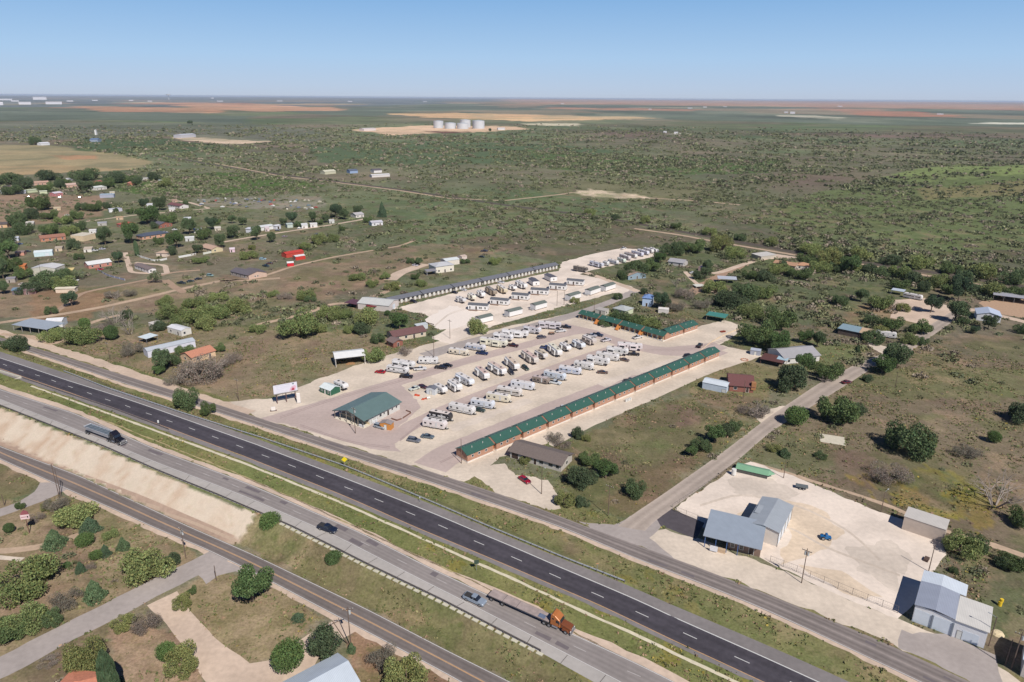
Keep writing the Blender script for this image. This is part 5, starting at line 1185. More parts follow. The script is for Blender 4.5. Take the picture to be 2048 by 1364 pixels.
# ---- houses: name, category, label, left foot, right foot, depth, eaves, roof, rise, wall, roof colour, extras
H = house; MT = 'metal'
H('house','house','long low grey-shingled house behind the long cabin row',(1020,915),(1122,944),8.5,2.7,'gable',1.5,(196,188,178),(116,104,98),ov=.6,land='the long grey-shingled house',ops=[('f',.1,2.6,.05,2.2,'k'),('f',.3,1.6,.9,1.2,'w'),('f',.5,1,.05,2.05,'k'),('f',.62,1.6,.9,1.2,'w'),('f',.8,1.6,.9,1.2,'w'),('f',.93,1.2,.9,1.2,'w'),('r',.5,1.2,.9,1.2,'w')])
H('brick_house','house','red-brown brick house with maroon roof and stone chimney',(1458,782),(1506,786),13,2.8,'gable',2.3,(150,98,84),(112,72,70),ov=.5,land='the maroon-roofed brick house',chim=(9.5,.5,1.8,4.6,(170,120,80)))
H('storage_shed','shed','long white metal shed with striped roof beside the maroon-roofed house',(1404,777),(1452,787),6,2.9,'gable',.7,(196,208,220),(214,222,228),MT,ov=.15,land='the white striped shed',ops=[('f',.9,1.6,.2,1.4,'d')])
H('house','house','white house with weathered silver metal roof under shade trees',(1568,729),(1638,722),13,3.0,'gable',2.2,(214,210,204),(168,166,168),MT,ov=.5,land='the silver-roofed house')
H('carport','carport','rusty brown lean-to carport beside the silver-roofed house',(1520,727),(1562,736),7,2.4,'open',.4,(120,90,80),(104,70,64),MT)
H('porch_roof','porch','small pale blue metal awning beside the silver-roofed house',(1552,729),(1572,733),4,2.7,'open',.3,(150,150,150),(176,200,212),MT,ov=.1)
H('garden_shed','shed','small grey garden shed under the tall green trees',(1500,709),(1520,712),3.5,2.3,'gable',.6,(170,174,186),(176,182,196),MT,ov=.1,ops=[('f',.5,.9,.05,1.8,'d')])
H('barn','barn','long open-fronted shed with faded teal and tan metal roof',(1675,668),(1742,682),8,3.1,'shed',.5,(96,84,78),(142,164,172),MT,ov=.4,ops=[],land='the teal-roofed long shed')
H('lean_to','shed','tan metal roof bay at the end of the teal-roofed shed',(1717,677),(1745,682),7.8,3.2,'open',.5,(110,90,80),(206,176,142),MT,ov=.2)
H('house','house','white house with pale blue-white metal roof by the far pens',(1952,640),(2000,646),12,3.6,'gable',1.6,(214,216,220),(196,206,222),MT,ov=.4,land='the pale-roofed house by the pens',ax='y')
H('barn','barn','long open black-shadowed stable with grey metal roof at the right edge',(1985,601),(2070,612),9,3.6,'open',.3,(150,146,142),(172,172,180),MT,land='the grey-roofed open stable',ov=.3)
H('carport','carport','small open carport with pale blue roof near two parked campers',(1781,588),(1806,592),5,2.6,'open',.3,(160,160,165),(196,206,216),MT,ov=.1)
H('house','house','ranch house with tan shingle roof beside the far road',(1546,533),(1590,540),8,2.8,'gable',1.5,(190,176,164),(178,140,112),land='the tan-roofed ranch house')
H('house_wing','house','hip-roofed tan wing at the right end of the ranch house',(1592,538),(1618,540),8,2.8,'hip',1.7,(214,206,196),(186,142,112),ov=.4)
H('shed','shed','small teal-sided shed behind the hedge near the far road',(1626,538),(1640,539),5,2.3,'gable',.5,(80,130,140),(86,134,142),MT,ops=[],ov=.1)
H('barn','barn','low white metal barn at the far road corner',(1522,520),(1552,516),10,2.6,'shed',.4,(196,186,172),(212,206,196),MT,ops=[],ov=.2)
H('house','house','blue-grey house with tan shingle roof below the trailer lot',(1256,560),(1292,556),9,2.9,'gable',1.9,(142,160,172),(172,150,134),ax='y',land='the blue-grey house')
H('house','house','pale grey house with long silver roof among the green trees',(1336,530),(1366,534),10,2.8,'gable',1.6,(196,190,186),(172,170,172),MT,land='the silver-roofed cottage')
H('house','house','sky-blue two-storey house with white porch beside a dark tree',(1284,612),(1302,614),7,5.0,'hip',1.6,(188,208,232),(112,140,188),land='the sky-blue house')
H('house','house','pale green cottage with silver metal roof behind the porch cabins',(1226,626),(1250,632),8,2.9,'hip',1.7,(206,212,180),(184,188,186),MT,land='the pale green cottage')
H('shed','shed','low white flat-roofed shed beside the pale green cottage',(1190,627),(1210,631),4.5,2.5,'shed',.2,(206,200,190),(190,182,172),MT,ov=.1)
H('shed','shed','white shed with curved roof in the brush behind the porch cabins',(1316,626),(1336,628),4,2.4,'gable',.6,(220,214,206),(226,220,214),MT,ov=.1,ops=[])
H('shed','shed','open-fronted shed with silver roof beside a dark tree near the bend',(1436,566),(1472,568),6,2.9,'open',.4,(110,104,100),(192,196,204),MT,land='the silver-roofed open shed')
H('shed','shed','low pink-brown flat shed near the winding drive',(1396,541),(1408,543),5,2.4,'shed',.3,(190,160,154),(196,160,154),MT,ops=[],ov=.1)
H('shade_roof','canopy','flat white metal shade roof on the ground among trees',(1392,577),(1410,576),5,1.2,'open',.1,(190,190,180),(226,224,210),MT,ov=.1)
H('carport','carport','long open carport with green metal roof behind the cabins',(1412,640),(1448,646),6,2.9,'open',.3,(170,150,130),(76,140,128),MT,ov=.4,land='the green carport')
# left of the park
H('house','house','long house with maroon shingle roof and white trim near the street corner',(788,684),(852,672),9,2.8,'gable',1.6,(206,190,168),(112,80,78),ov=.5,land='the maroon-roofed long house')
H('house_wing','house','small brick wing with white gable below the maroon-roofed house',(787,696),(806,691),6,2.6,'gable',1.0,(150,96,80),(128,108,104),ax='y')
H('shed','shed','narrow white metal shed behind the maroon-roofed long house',(834,661),(856,657),3,2.4,'shed',.2,(200,204,206),(206,212,214),MT,ops=[],ov=.1)
H('shop','shop','wide white metal shop with grey-white roof at the dirt street',(716,618),(778,624),13,3.6,'gable',1.6,(214,204,198),(206,206,202),MT,ov=.3,land='the white metal shop',ops=[('r',.5,3,.1,2.8,'g')])
H('awning','canopy','dark red metal awning in front of the white metal shop',(738,624),(764,620),4,2.6,'open',.4,(150,120,110),(130,56,58),MT,ov=.2)
H('carport','carport','maroon metal carport at the left end of the white shop',(690,614),(714,618),7,2.6,'open',.4,(110,80,80),(104,68,74),MT,ov=.2)
H('house','house','white two-storey house with pale grey hip roof above the lodging row',(872,547),(908,542),11,4.6,'hip',1.8,(230,222,206),(198,198,200),MT,land='the white two-storey house')
H('annex','house','white metal annex behind the white two-storey house',(892,532),(919,528),8,3.6,'gable',.9,(226,216,204),(220,224,224),MT,ov=.2,ops=[])
H('porch','porch','dark open porch room in front of the white two-storey house',(854,551),(874,549),5,2.6,'open',.4,(214,214,220),(150,146,150),MT,ov=.2)
H('shed','shed','small white shed with tan roof beyond the two-storey house',(924,520),(934,518),5,2.4,'gable',.6,(222,206,196),(206,186,170),MT,ops=[],ov=.1)
H('house','house','beige house with dark grey hip roof on the dirt lane',(498,559),(534,553),13,2.9,'gable',1.8,(206,178,160),(106,98,102),ax='y',land='the grey-roofed beige house',ops=[('f',.35,.7,1,1,'w'),('f',.5,.7,1,1,'w'),('l',.3,1.2,1,1.1,'w')])
H('house_wing','house','grey gabled wing at the left of the beige house',(462,550),(494,558),9,2.8,'gable',1.5,(170,158,150),(104,98,104))
H('shed','shed','long red barn shed with rusty red roof',(573,516),(608,510),7,2.9,'gable',1.0,(196,74,58),(200,72,60),MT,ov=.2,ops=[],land='the red barn shed')
H('shed','shed','red shed with bright white roof in front of the red barn',(592,521),(611,518),5,2.8,'gable',.6,(204,60,46),(232,228,226),MT,ov=.2,ops=[('l',.5,2.4,.1,2.2,'k')])
H('shed','shed','small red cabin shed with white roof, nearest of the red sheds',(575,533),(588,532),3.5,2.4,'gable',.7,(206,36,46),(232,230,228),MT,ov=.15,ops=[('l',.5,.9,.1,1.8,'d')])
H('mobile_home','mobile home','long white mobile home with brown roof inside a circular drive',(270,537),(298,547),5,2.8,'gable',.7,(226,222,220),(126,112,110),land='the white mobile home on the circular drive')
H('house','house','pale pink house with tan roof inside a white fence',(313,513),(332,514),9,2.8,'hip',1.4,(232,214,196),(190,164,144),land='the fenced pink house')
H('warehouse','warehouse','tall cream metal warehouse with white roof behind green brush',(65,553),(113,553),11,5.6,'gable',1.2,(204,200,186),(218,216,214),MT,ov=.2,ax='y',ops=[],land='the tall cream warehouse')
H('shed','shed','pale aqua metal shed with white rounded roof on open grass',(69,514),(106,511),8,3.0,'gable',1.0,(206,226,230),(224,234,236),MT,ov=.1,ops=[('f',.7,2.4,.1,2.2,'g')],land='the pale aqua shed')
H('house','house','pink brick house with bright white metal roof and dark gable',(178,538),(224,531),9,2.8,'gable',1.6,(196,136,122),(228,228,226),MT,land='the pink house with white roof',ax='x')
H('house','house','orange brick ranch house with long rust-red roof',(82,484),(132,479),10,2.8,'gable',1.7,(190,134,108),(156,110,92),land='the rust-roofed ranch house')
H('shop','shop','cream flat-roofed shop with open lean-to beside the ranch house',(168,483),(192,477),12,4.4,'shed',.3,(222,200,166),(226,214,190),MT,ov=.05,ops=[],land='the cream flat-roofed shop')
H('lean_to','shed','grey open lean-to on the left of the cream shop',(150,480),(172,478),6,2.8,'open',.4,(150,120,100),(176,172,170),MT,ov=.2)
H('house','house','brick house with dark slate hip roof between green trees',(285,480),(338,472),10,2.8,'hip',2.0,(206,160,134),(76,84,100),ov=.5,land='the dark-slate-roofed brick house')
H('house','house','brick house with grey gabled roof and broad concrete drive',(318,457),(345,452),10,2.8,'gable',2.0,(166,104,88),(98,96,106),ax='y',land='the grey-gabled brick house')
H('house','house','house with bright red roof behind large green trees',(248,456),(272,452),10,2.8,'hip',1.8,(150,110,96),(182,92,84))
H('house','house','white house with maroon roof inside the looping drive',(336,414),(360,418),10,3.0,'gable',1.6,(222,216,212),(120,80,82))
H('shed','shed','long blue-grey metal roofed shed beyond the near houses',(200,396),(228,395),9,3.4,'shed',.4,(170,172,186),(176,190,200),MT,ops=[],ov=.2,land='the blue-grey metal shed')
H('house','house','small white box house left of a round dark tree',(219,425),(232,424),7,3.0,'shed',.2,(232,232,234),(214,214,216),MT,ops=[],ov=.1)
H('house','house','small lilac-white box house right of its white neighbour',(234,424),(245,422),7,3.0,'shed',.2,(216,212,226),(210,208,220),MT,ops=[],ov=.1)
H('house','house','pink-walled house with white roof by the red earth plot',(110,393),(126,391),9,3.6,'gable',1.2,(198,128,130),(224,212,220),MT)
H('mobile_home','mobile home','long silver mobile home at the far left edge',(2,388),(32,387),6,3.2,'gable',.6,(190,186,196),(206,206,216),MT,ops=[])
H('mobile_home','mobile home','second long silver mobile home beside the far left one',(33,388),(52,387),6,3.2,'gable',.6,(200,200,210),(190,196,208),MT,ops=[])
H('mobile_home','mobile home','pale green mobile home right of the silver ones',(56,386),(76,384),6,3.2,'gable',.6,(196,204,170),(206,212,186),MT,ops=[])
H('mobile_home','mobile home','small cream-green mobile home before a green tree',(80,388),(95,387),5,3.0,'gable',.6,(206,212,176),(212,218,190),MT,ops=[])
H('house','house','tan-roofed long house among trees near the tan field',(64,371),(98,369),9,3.2,'gable',1.6,(196,160,140),(184,150,132))
H('house','house','tan house with white roof section beside a bare tree',(134,376),(160,374),12,3.6,'gable',1.6,(206,170,150),(200,172,160))
H('house','house','bright white metal house beside a big dark tree',(192,381),(214,378),12,3.4,'gable',1.2,(222,216,206),(228,230,224),MT)
H('house','house','small red-roofed house at the edge of the far trees',(193,370),(206,368),8,3.4,'gable',1.4,(190,130,124),(176,96,94))
H('house','house','orange-gabled little house in the far tree belt',(260,372),(272,371),8,3.4,'gable',1.6,(206,140,110),(190,128,110),ax='y')
H('shed','shed','white metal shed at the right end of the far tree belt',(318,366),(340,365),8,3.0,'gable',.8,(220,214,206),(216,222,224),MT,ops=[],ov=.2)
H('shed','shed','pale metal shed in the far tree belt beside the orange house',(285,362),(300,361),8,3.2,'gable',.8,(206,200,190),(200,198,192),MT,ops=[],ov=.2)
H('house','house','tan brick house with dark roof partly hidden at the left edge',(-6,456),(15,455),10,3.0,'gable',1.4,(220,180,140),(92,84,84))
H('mobile_home','mobile home','long pale trailer house behind the trees at the left edge',(-6,486),(38,483),6,3.2,'gable',.6,(204,206,214),(206,210,220),MT,ops=[])
H('shed','shed','dark blue-roofed open shed left of the green brush',(25,590),(42,589),7,2.8,'gable',.8,(110,100,104),(122,146,166),MT,ov=.3,ops=[])
H('shack','shed','ragged brown shack beside the blue-roofed shed',(48,590),(72,588),6,2.6,'gable',.6,(140,110,106),(132,110,112),ops=[('f',.3,.9,.05,1.8,'k')],ov=.2)
H('mobile_home','mobile home','long cream mobile home at the edge of the green brush',(112,586),(150,585),4.5,2.6,'gable',.4,(226,206,184),(230,218,196),MT,ops=[],land='the cream mobile home')
H('carport','carport','large open shed with blue-grey flat roof beside the dirt crossroads',(28,662),(96,672),10,3.4,'open',.3,(170,166,160),(168,176,184),MT,ov=.3,land='the blue-grey open shed')
H('storage_shed','shed','white metal building with bright roof behind the open shed',(92,656),(126,654),7,3.2,'gable',1.0,(226,226,226),(232,232,234),MT,ov=.1,ops=[('l',.5,1.0,.1,1.9,'d')],land='the bright white shed')
H('shade_canopy','canopy','square white canopy roof on posts over bare ground',(279,684),(294,688),6,2.6,'open',.1,(120,120,124),(226,236,238),MT,ov=.3)
H('mobile_home','mobile home','white trailer house with bright roof behind a leafy tree',(336,665),(364,673),5.5,3.0,'gable',.7,(222,218,208),(228,228,230),MT,ov=.1,land='the white trailer house')
H('shed','shed','small white shed left of the white trailer house',(308,660),(328,655),5,2.8,'shed',.2,(216,206,194),(216,208,198),MT,ops=[],ov=.1)
H('long_shed','shed','long white and blue-grey metal shed behind dark green trees',(297,716),(392,694),6,3.2,'gable',.8,(216,216,226),(190,196,202),MT,ov=.15,ops=[],land='the long blue-grey shed')
H('house','house','cream house with terracotta roof behind bare grey trees',(385,727),(432,712),9,2.8,'gable',1.6,(228,196,160),(192,132,106),land='the terracotta-roofed house')
# far sites
H('house','house','white farm building beside a big dark tree on the far plain',(82,291),(100,290),14,5,'gable',2,(220,220,222),(226,226,230),MT,ops=[])
H('barn','barn','blue-roofed barn alone on the far green strip',(180,284),(196,284),22,6,'gable',3,(150,160,176),(110,130,160),MT,ops=[])
H('silo','tank','slim white tank on the far pad',(190,270),(193,270),8,14,'hip',1.5,(232,230,226),(230,228,226),MT,ops=[])
H('house','house','pale farmhouse beside the far dirt yard',(650,349),(672,347),12,4,'gable',2,(200,196,170),(214,210,186),MT,ops=[])
H('house','house','blue farmhouse with white end on the far dirt yard',(700,347),(716,346),12,4,'gable',2,(150,170,200),(90,100,120),ops=[])
H('house','house','white-walled farmhouse at the right of the far dirt yard',(748,346),(764,345),12,4,'gable',2,(226,222,220),(96,90,96),ops=[])
H('barn','barn','long low white barn in front of the far farmhouses',(744,355),(780,353),10,3.2,'gable',1,(220,214,210),(226,224,222),MT,ops=[])
H('plant_building','building','long pale process building at the far pale pad',(362,276),(392,274),26,8,'gable',2,(190,190,196),(206,208,214),MT,ops=[])
H('plant_building','building','long pale building left of the far white tanks',(728,262),(752,261),26,7,'gable',2,(220,208,206),(226,216,214),MT,ops=[])
H('pump_house','building','small white building right of the far white tanks',(996,260),(1010,260),24,6,'gable',2,(224,218,214),(224,222,222),MT,ops=[])
# neighbourhood strays along the lane
H('house','house','long white building end-on behind the lane trees',(520,462),(548,458),9,3.2,'gable',.7,(226,226,222),(226,228,226),MT,ops=[])
H('shed','shed','white shed with dark doorway right of the long white building',(552,459),(562,457),6,3.0,'gable',.6,(216,216,222),(222,222,226),MT,ops=[('f',.5,1.8,.05,2.2,'k')])
H('shed','shed','narrow pale green shed between two dark trees',(575,456),(586,455),6,3.2,'gable',.8,(196,206,196),(184,196,190),MT,ops=[])
H('house','house','white house with grey roof at the end of the lane',(712,436),(728,434),10,3.0,'gable',1.6,(222,214,208),(190,186,186),MT)
H('house','house','white bungalow below the dark pointed tree',(744,452),(766,450),8,3.0,'gable',1.2,(226,224,226),(200,198,204),MT)
H('shed','shed','white boxy shed behind the left end of the lane',(492,465),(502,466),8,3.4,'gable',.6,(224,224,230),(216,216,222),MT,ops=[])
H('house','house','cream house behind the white fence amid brown trees',(402,500),(424,506),9,2.8,'gable',1.6,(214,198,160),(190,160,140))
H('house','house','house at the bottom edge with pale blue-white metal roof',(560,1474),(716,1384),9.0,2.9,'gable',1.5,(196,196,196),(194,203,212),MT,ov=.5,land='the pale blue roof at the bottom')
H('house','house','terracotta-roofed house cut off by the bottom edge',(100,1418),(172,1426),7,2.6,'hip',1.4,(200,180,160),(202,132,104))

# small sheds and outbuildings of the settlement
for x, y, w_, lb, wc, rc in [(115,421,14,'small cream-roofed shed on the red earth near the settlement middle',(200,180,150),(206,190,160)),(345,424,12,'white hut in the yard of the looping drive',(220,216,210),(222,220,214)),
 (240,440,14,'tan hut left of the bright green elm trees',(206,180,150),(190,160,130)),(205,452,18,'long grey hut beside the lane in mid-settlement',(180,176,170),(170,170,176)),(60,452,16,'pale roofed hut behind the yellow-green trees',(214,206,196),(220,214,206)),
 (186,468,14,'white hut below the tan lane',(226,224,220),(228,226,222)),(176,505,16,'white cabin right of the aqua shed',(226,220,210),(206,190,170)),(118,503,14,'tan cabin just right of the pale aqua shed',(206,186,160),(190,176,158)),
 (40,512,18,'pink-walled low house in the left brush',(206,150,130),(150,130,124)),(20,540,18,'bright white hut by the orange awning',(226,226,224),(230,228,226)),(45,541,12,'orange-roofed hut next to the bright white hut',(206,130,80),(214,130,76)),
 (140,549,12,'yellow-pink hut under the tree by the cream warehouse',(226,180,150),(230,206,140)),(22,566,18,'grey-roofed low house at the far left brush',(170,160,150),(150,146,150)),(376,443,14,'white box hut behind the slate-roofed house',(224,222,220),(214,216,222)),
 (396,466,16,'pale hut in the brown trees',(206,200,196),(200,200,204)),(380,483,18,'white-roofed hut in the dense mid trees',(206,206,204),(226,226,224)),(436,462,12,'tan-white hut between tall trees',(206,196,176),(222,214,200)),(465,505,10,'small pink-white pen hut near the brown trees',(226,196,206),(230,214,220)),
 (610,457,12,'white trailer hut left of the lane trees',(226,224,220),(228,228,226)),(628,455,14,'long white hut below the lane trees',(222,220,216),(226,224,220)),(664,447,10,'grey-white hut by the lane bend',(206,206,200),(212,212,206)),(535,463,8,'pink-white hut beside the long white building',(226,206,206),(226,212,212)),
 (246,362,12,'tan hut in the far belt of trees',(206,186,160),(200,180,160)),(140,362,12,'white hut behind the far belt trees',(222,218,214),(224,222,220)),(15,377,14,'dark-roofed hut in the far left trees',(150,130,124),(84,76,80)),(300,414,12,'white shed left of the maroon-roofed loop house',(222,220,220),(222,222,224)),
 (176,360,10,'pale gable hut in the far tree line',(216,206,196),(206,200,196)),(225,389,10,'cream hut at the bend of the far lane',(220,206,176),(216,208,186)),(350,405,10,'low tan hut beyond the looping drive',(190,160,140),(180,150,130))]:
    house('outbuilding','outbuilding',lb,(x-w_/2,y),(x+w_/2,y-w_*.06),random.uniform(4.5,7),random.uniform(2.3,3),'gable' if w_ % 4 else 'shed',.7,wc,rc,rk='metal',ops=[('f',.35,.9,.05,1.8,'k')],ov=.2,group='small outbuildings of the settlement')
# ================================================================= VEHICLES
tyre = mat('tyre', (42,40,40), .9, .1, 3); rimm = mat('wheel rim', (176,178,182), .35, .05, 2, metal=.6); dkg = mat('dark glass', (38,42,50), .1, .05, 1, spec=.9)
lampm = mat('head lamp', (226,226,220), .3, .03, 1); tailm = mat('tail lamp', (150,30,26), .4, .05, 1); undr = mat('underbody', (52,50,50), .9, .1, 2)
def paint_(c, metal=.15): return mat('paint %d %d %d' % tuple(c), c, .32, .03, .6, spec=.6, metal=metal)
def wheel(t, x, y, r=.38, w_=.26, nm='wheel'):
    s_ = 1 if y > 0 else -1
    o = MB().cyl((x, y-w_/2, r), (x, y+w_/2, r), r, n=14).build(nm, tyre, t)
    MB().cyl((x, y+s_*w_/2, r), (x, y+s_*(w_/2+.02), r), r*.6, r*.5, n=10).build('rim', rimm, o)
def vehicle(kind, label, A, B, c, cat=None, raised=False, flip=False, Lf=None, group=None):
    """A->B: ground line of the visible long side; the nose points to B (flip: to A)"""
    a, b_ = Vector((GR if raised else G)(*A)), Vector((GR if raised else G)(*B)); d = b_-a; rz = math.atan2(d.y, d.x)
    L = {'pickup':5.7,'suv':4.8,'sedan':4.7,'van':5.0}[kind]; W_ = 1.95 if kind == 'pickup' else 1.82
    mid = (a+b_)/2; nrm = Vector((-math.sin(rz), math.cos(rz), 0)); pos = mid+nrm*W_/2
    pos.z = gz(pos.x, pos.y)+(.06 if raised else 0)
    t = thing({'pickup':'pickup_truck','suv':'suv','sedan':'car','van':'van'}[kind], label, cat or {'pickup':'pickup truck','suv':'suv','sedan':'car','van':'van'}[kind], pos, rz+(math.pi if flip else 0), group)
    if raised:
        e = .5; s1 = gz(pos.x+math.cos(rz)*3, pos.y+math.sin(rz)*3)-gz(pos.x-math.cos(rz)*3, pos.y-math.sin(rz)*3); t.rotation_euler[1] = -math.atan2(s1, 6)*(-1 if flip else 1)
    hl, hw = L/2, W_/2; P = paint_(c)
    if kind == 'pickup':
        body = [(-hl,.55),(-hl,1.12),(-hl+.05,1.18),(-.55,1.18),(.2,1.18),(1.15,1.16),(hl-.25,1.06),(hl,.92),(hl,.5),(hl-.3,.38),(-hl+.3,.42)]
        MB().prism(body, -hw, hw, .07).build('body', P, t)
        MB().box(-hl+.18, -.75, -hw+.16, hw-.16, 1.17, 1.2).build('bed', undr, t)
        cab = [(-.7,1.15),(-.55,1.78),(.55,1.8),(1.25,1.15)]; ins = .2
    elif kind in ('suv','van'):
        MB().prism([(-hl,.5),(-hl,1.02),(-hl+.1,1.1),(hl-1.2,1.08),(hl-.3,.98),(hl,.82),(hl,.45),(hl-.3,.34),(-hl+.3,.36)], -hw, hw, .08).build('body', P, t)
        cab = [(-hl+.12,1.05),(-hl+.45,1.68),(.45,1.72),(1.25,1.05)]; ins = .2
    else:
        MB().prism([(-hl,.5),(-hl,.92),(-hl+.15,1.0),(-hl+.9,1.02),(hl-1.3,.98),(hl-.3,.86),(hl,.7),(hl,.42),(hl-.3,.3),(-hl+.3,.32)], -hw, hw, .08).build('body', P, t)
        cab = [(-hl+.75,.98),(-.95,1.44),(.25,1.46),(1.1,.97)]; ins = .2
    # cabin: narrower at the roof; glass band below the roof panel
    (x0,z0),(x1,z1),(x2,z2),(x3,z3) = cab; yb, yt = hw-.06, hw-.3
    m = MB().add([(x0,-yb,z0),(x3,-yb,z3),(x2,-yt,z2),(x1,-yt,z1),(x0,yb,z0),(x3,yb,z3),(x2,yt,z2),(x1,yt,z1)], [(0,1,2,3),(5,4,7,6),(1,5,6,2),(4,0,3,7),(4,5,1,0),(3,2,6,7)])
    m.build('windows', dkg, t)
    xm = (x0+x3)/2; rf = MB().cbox(x1-.06, x2+.04, -yt-.04, yt+.04, z1-.04, z2+.05, .05)
    for xx in (x1+(x2-x1)*.5,):
        for s_ in (-1,1):
            rf.add([(xx-.05,s_*(yb+.012),z0),(xx+.05,s_*(yb+.012),z0),(xx+.05,s_*(yt+.012),z1),(xx-.05,s_*(yt+.012),z1)], [(0,1,2,3) if s_ < 0 else (3,2,1,0)])
    rf.build('roof', P, t)
    for x in (-hl+1.05, hl-1.0):
        for y in (-hw+.1, hw-.1): wheel(t, x, y, .4 if kind == 'pickup' else .35)
    for s_ in (-1,1):
        MB().box(hl-.03, hl+.02, s_*(hw-.28)-.16, s_*(hw-.28)+.16, .68, .84).build('headlight', lampm, t)
        MB().box(-hl-.02, -hl+.03, s_*(hw-.2)-.1, s_*(hw-.2)+.1, .75, 1.0).build('tail_light', tailm, t)
    MB().box(hl-.02, hl+.05, -hw+.15, hw-.15, .4, .56).build('bumper', mat('bumper', (120,122,126), .4, .05, 2), t)
    if not raised: KEEP.append((pos.x, pos.y, 3.5))
    return t
# ---- trailers
rvm = {}
def rv(A, B, label, fifth=False, h=None, c=(226,224,222), stripe=(70,72,78), slides=1, band=None, wide=2.55, roofc=(220,214,210), group='travel trailers parked in the rows', awn=None, nacs=2, Wm=None, flip=False):
    a, rz, L = frame(A, B); L = max(4.5, L); nrm = Vector((-math.sin(rz), math.cos(rz), 0)); W_ = wide
    mid = (a+Vector(G(*B)))/2; pos = mid+nrm*W_/2; pos.z = 0
    t = thing('travel_trailer' if not fifth else 'fifth_wheel_trailer', label, 'trailer', pos, rz+(math.pi if flip else 0), group)
    H_ = h or (3.75 if fifth else 3.15); hl = L/2; hw = W_/2; z0 = .62
    wm = mat('trailer skin %d %d %d' % tuple(c), c, .45, .03, .5, spec=.4); rm = mat('trailer roof %d' % roofc[0], roofc, .6, .06, .6)
    if fifth: pr = [(-hl,z0),(-hl,H_-.1),(-hl+.12,H_),(hl-.9,H_),(hl-.25,H_-.25),(hl,H_-.8),(hl,1.75),(hl-2.3,1.6),(hl-2.6,z0)]
    else: pr = [(-hl,z0),(-hl,H_-.12),(-hl+.15,H_),(hl-.7,H_),(hl-.28,H_-.3),(hl,H_-1.1),(hl-.05,1.2),(hl-.45,z0)]
    MB().prism(pr, -hw, hw, .07).build('body', wm, t)
    MB().box(-hl+.25, hl-1.0, -hw+.15, hw-.15, H_-.01, H_+.025).build('roof', rm, t)
    e = .025; up = H_-.75; s = -1 if not flip else 1
    def side(nm, x0, x1, za, zb, m, sd=s, pr_=e, par=None):
        y = sd*hw; q = sorted((y-sd*.01, y+sd*pr_)); return MB().box(x0, x1, q[0], q[1], za, zb).build(nm, m, par or t)
    sm = mat('trailer stripe %d %d %d' % tuple(stripe), stripe, .5, .05, 1)
    for sd in (-1, 1):
        side('stripe', -hl+.15, hl-(2.9 if fifth else .7), 1.0, 1.22, sm, sd)
        if band: side('colour_band', -hl+.1, hl-(.4 if fifth else .8), H_-1.55, H_-.95, mat('trailer band %d' % band[0], band, .5, .06, 1), sd, .018)
    xs = [-hl+1.2+ (L-2.6)*k/3 for k in range(4)]
    for k, x in enumerate(xs):
        if k == 2 and not fifth: o = side('door', x-.33, x+.33, .75, 2.65, mat('trailer door', (206,206,206), .5, .04, 1), s, .04); continue
        side('window', x-.42, x+.42, up-.75, up-.1, dkg, s, .035)
        if k in (0,3): side('window', x-.42, x+.42, up-.75, up-.1, dkg, -s, .035)
    for k in range(slides):
        x = (-hl+.6+(L*.45)*k) if fifth else (-hl*.35+k*L*.4); w_ = min(3.4, L*.34)
        sd = s if (fifth or k) else -s; y = sd*hw; q = sorted((y, y+sd*.75))
        o = MB().cbox(x, x+w_, q[0], q[1], .9, H_-.55, .05).build('slide_out', wm, t)
        q2 = sorted((y+sd*.74, y+sd*.78)); MB().box(x+.5, x+w_-.5, q2[0], q2[1], H_-1.75, H_-1.0).build('slide_window', dkg, o)
    for k in range(nacs):
        x = -hl*.45+k*hl*.95; MB().cbox(x-.42, x+.42, -.38, .38, H_+.02, H_+.33, .08).build('air_conditioner', mat('air unit', (84,80,80) if k%2 == 0 else (206,204,200), .6, .06, 1), t)
    MB().cbox(hl*.1-.2, hl*.1+.2, .4, .8, H_+.02, H_+.14, .04).build('roof_vent', mat('roof vent',(120,118,116),.6,.05,1), t)
    if awn: y = s*(hw+.06); MB().cyl((-hl+.8, y, H_-.35), (hl-(3 if fifth else 1.3), y, H_-.35), .09, n=8).build('awning_roll', mat('awning %d' % awn[0], awn, .7, .05, 1), t)
    side('rear_window', 0, 0, 0, 0, dkg) if False else None
    MB().box(-hl-.03, -hl+.01, -.6, .6, up-.8, up-.1).build('rear_window', dkg, t)
    for x in (-.5, .45):
        for y in (-hw+.16, hw-.16): wheel(t, x-(L*.12 if fifth else L*.08), y, .36, .24)
    MB().box(-hl+.3, hl-(2.7 if fifth else .6), -hw+.45, hw-.45, .38, .6).build('chassis', undr, t)
    if not fifth:
        MB().add([(hl-.4,-.7,.5),(hl+1.0,-.05,.5),(hl+1.0,.05,.5),(hl-.4,.7,.5),(hl-.4,-.7,.6),(hl+1.0,-.05,.6),(hl+1.0,.05,.6),(hl-.4,.7,.6)], [(3,2,1,0),(4,5,6,7),(0,1,5,4),(1,2,6,5),(2,3,7,6),(3,0,4,7)]).build('hitch', undr, t)
        MB().cyl((hl+.25,-.18,.6), (hl+.25,-.18,1.05), .15, n=8).cyl((hl+.25,.18,.6), (hl+.25,.18,1.05), .15, n=8).build('gas_bottle', trimw, t)
    else: MB().box(hl-1.6, hl-1.45, -.55, -.45, 0, 1.6).box(hl-1.6, hl-1.45, .45, .55, 0, 1.6).build('landing_leg', undr, t)
    KEEP.append((pos.x, pos.y, L*.55))
    return t
GA, GB, GC, GD, GE = 'trailers of the upper row','trailers of the middle row','trailers of the lower row','trailers on the upper back lot','trailers beside the lodging row'
W1, W2, CR, GYb, TN = (230,228,228), (216,214,218), (224,214,196), (150,140,134), (204,190,172)
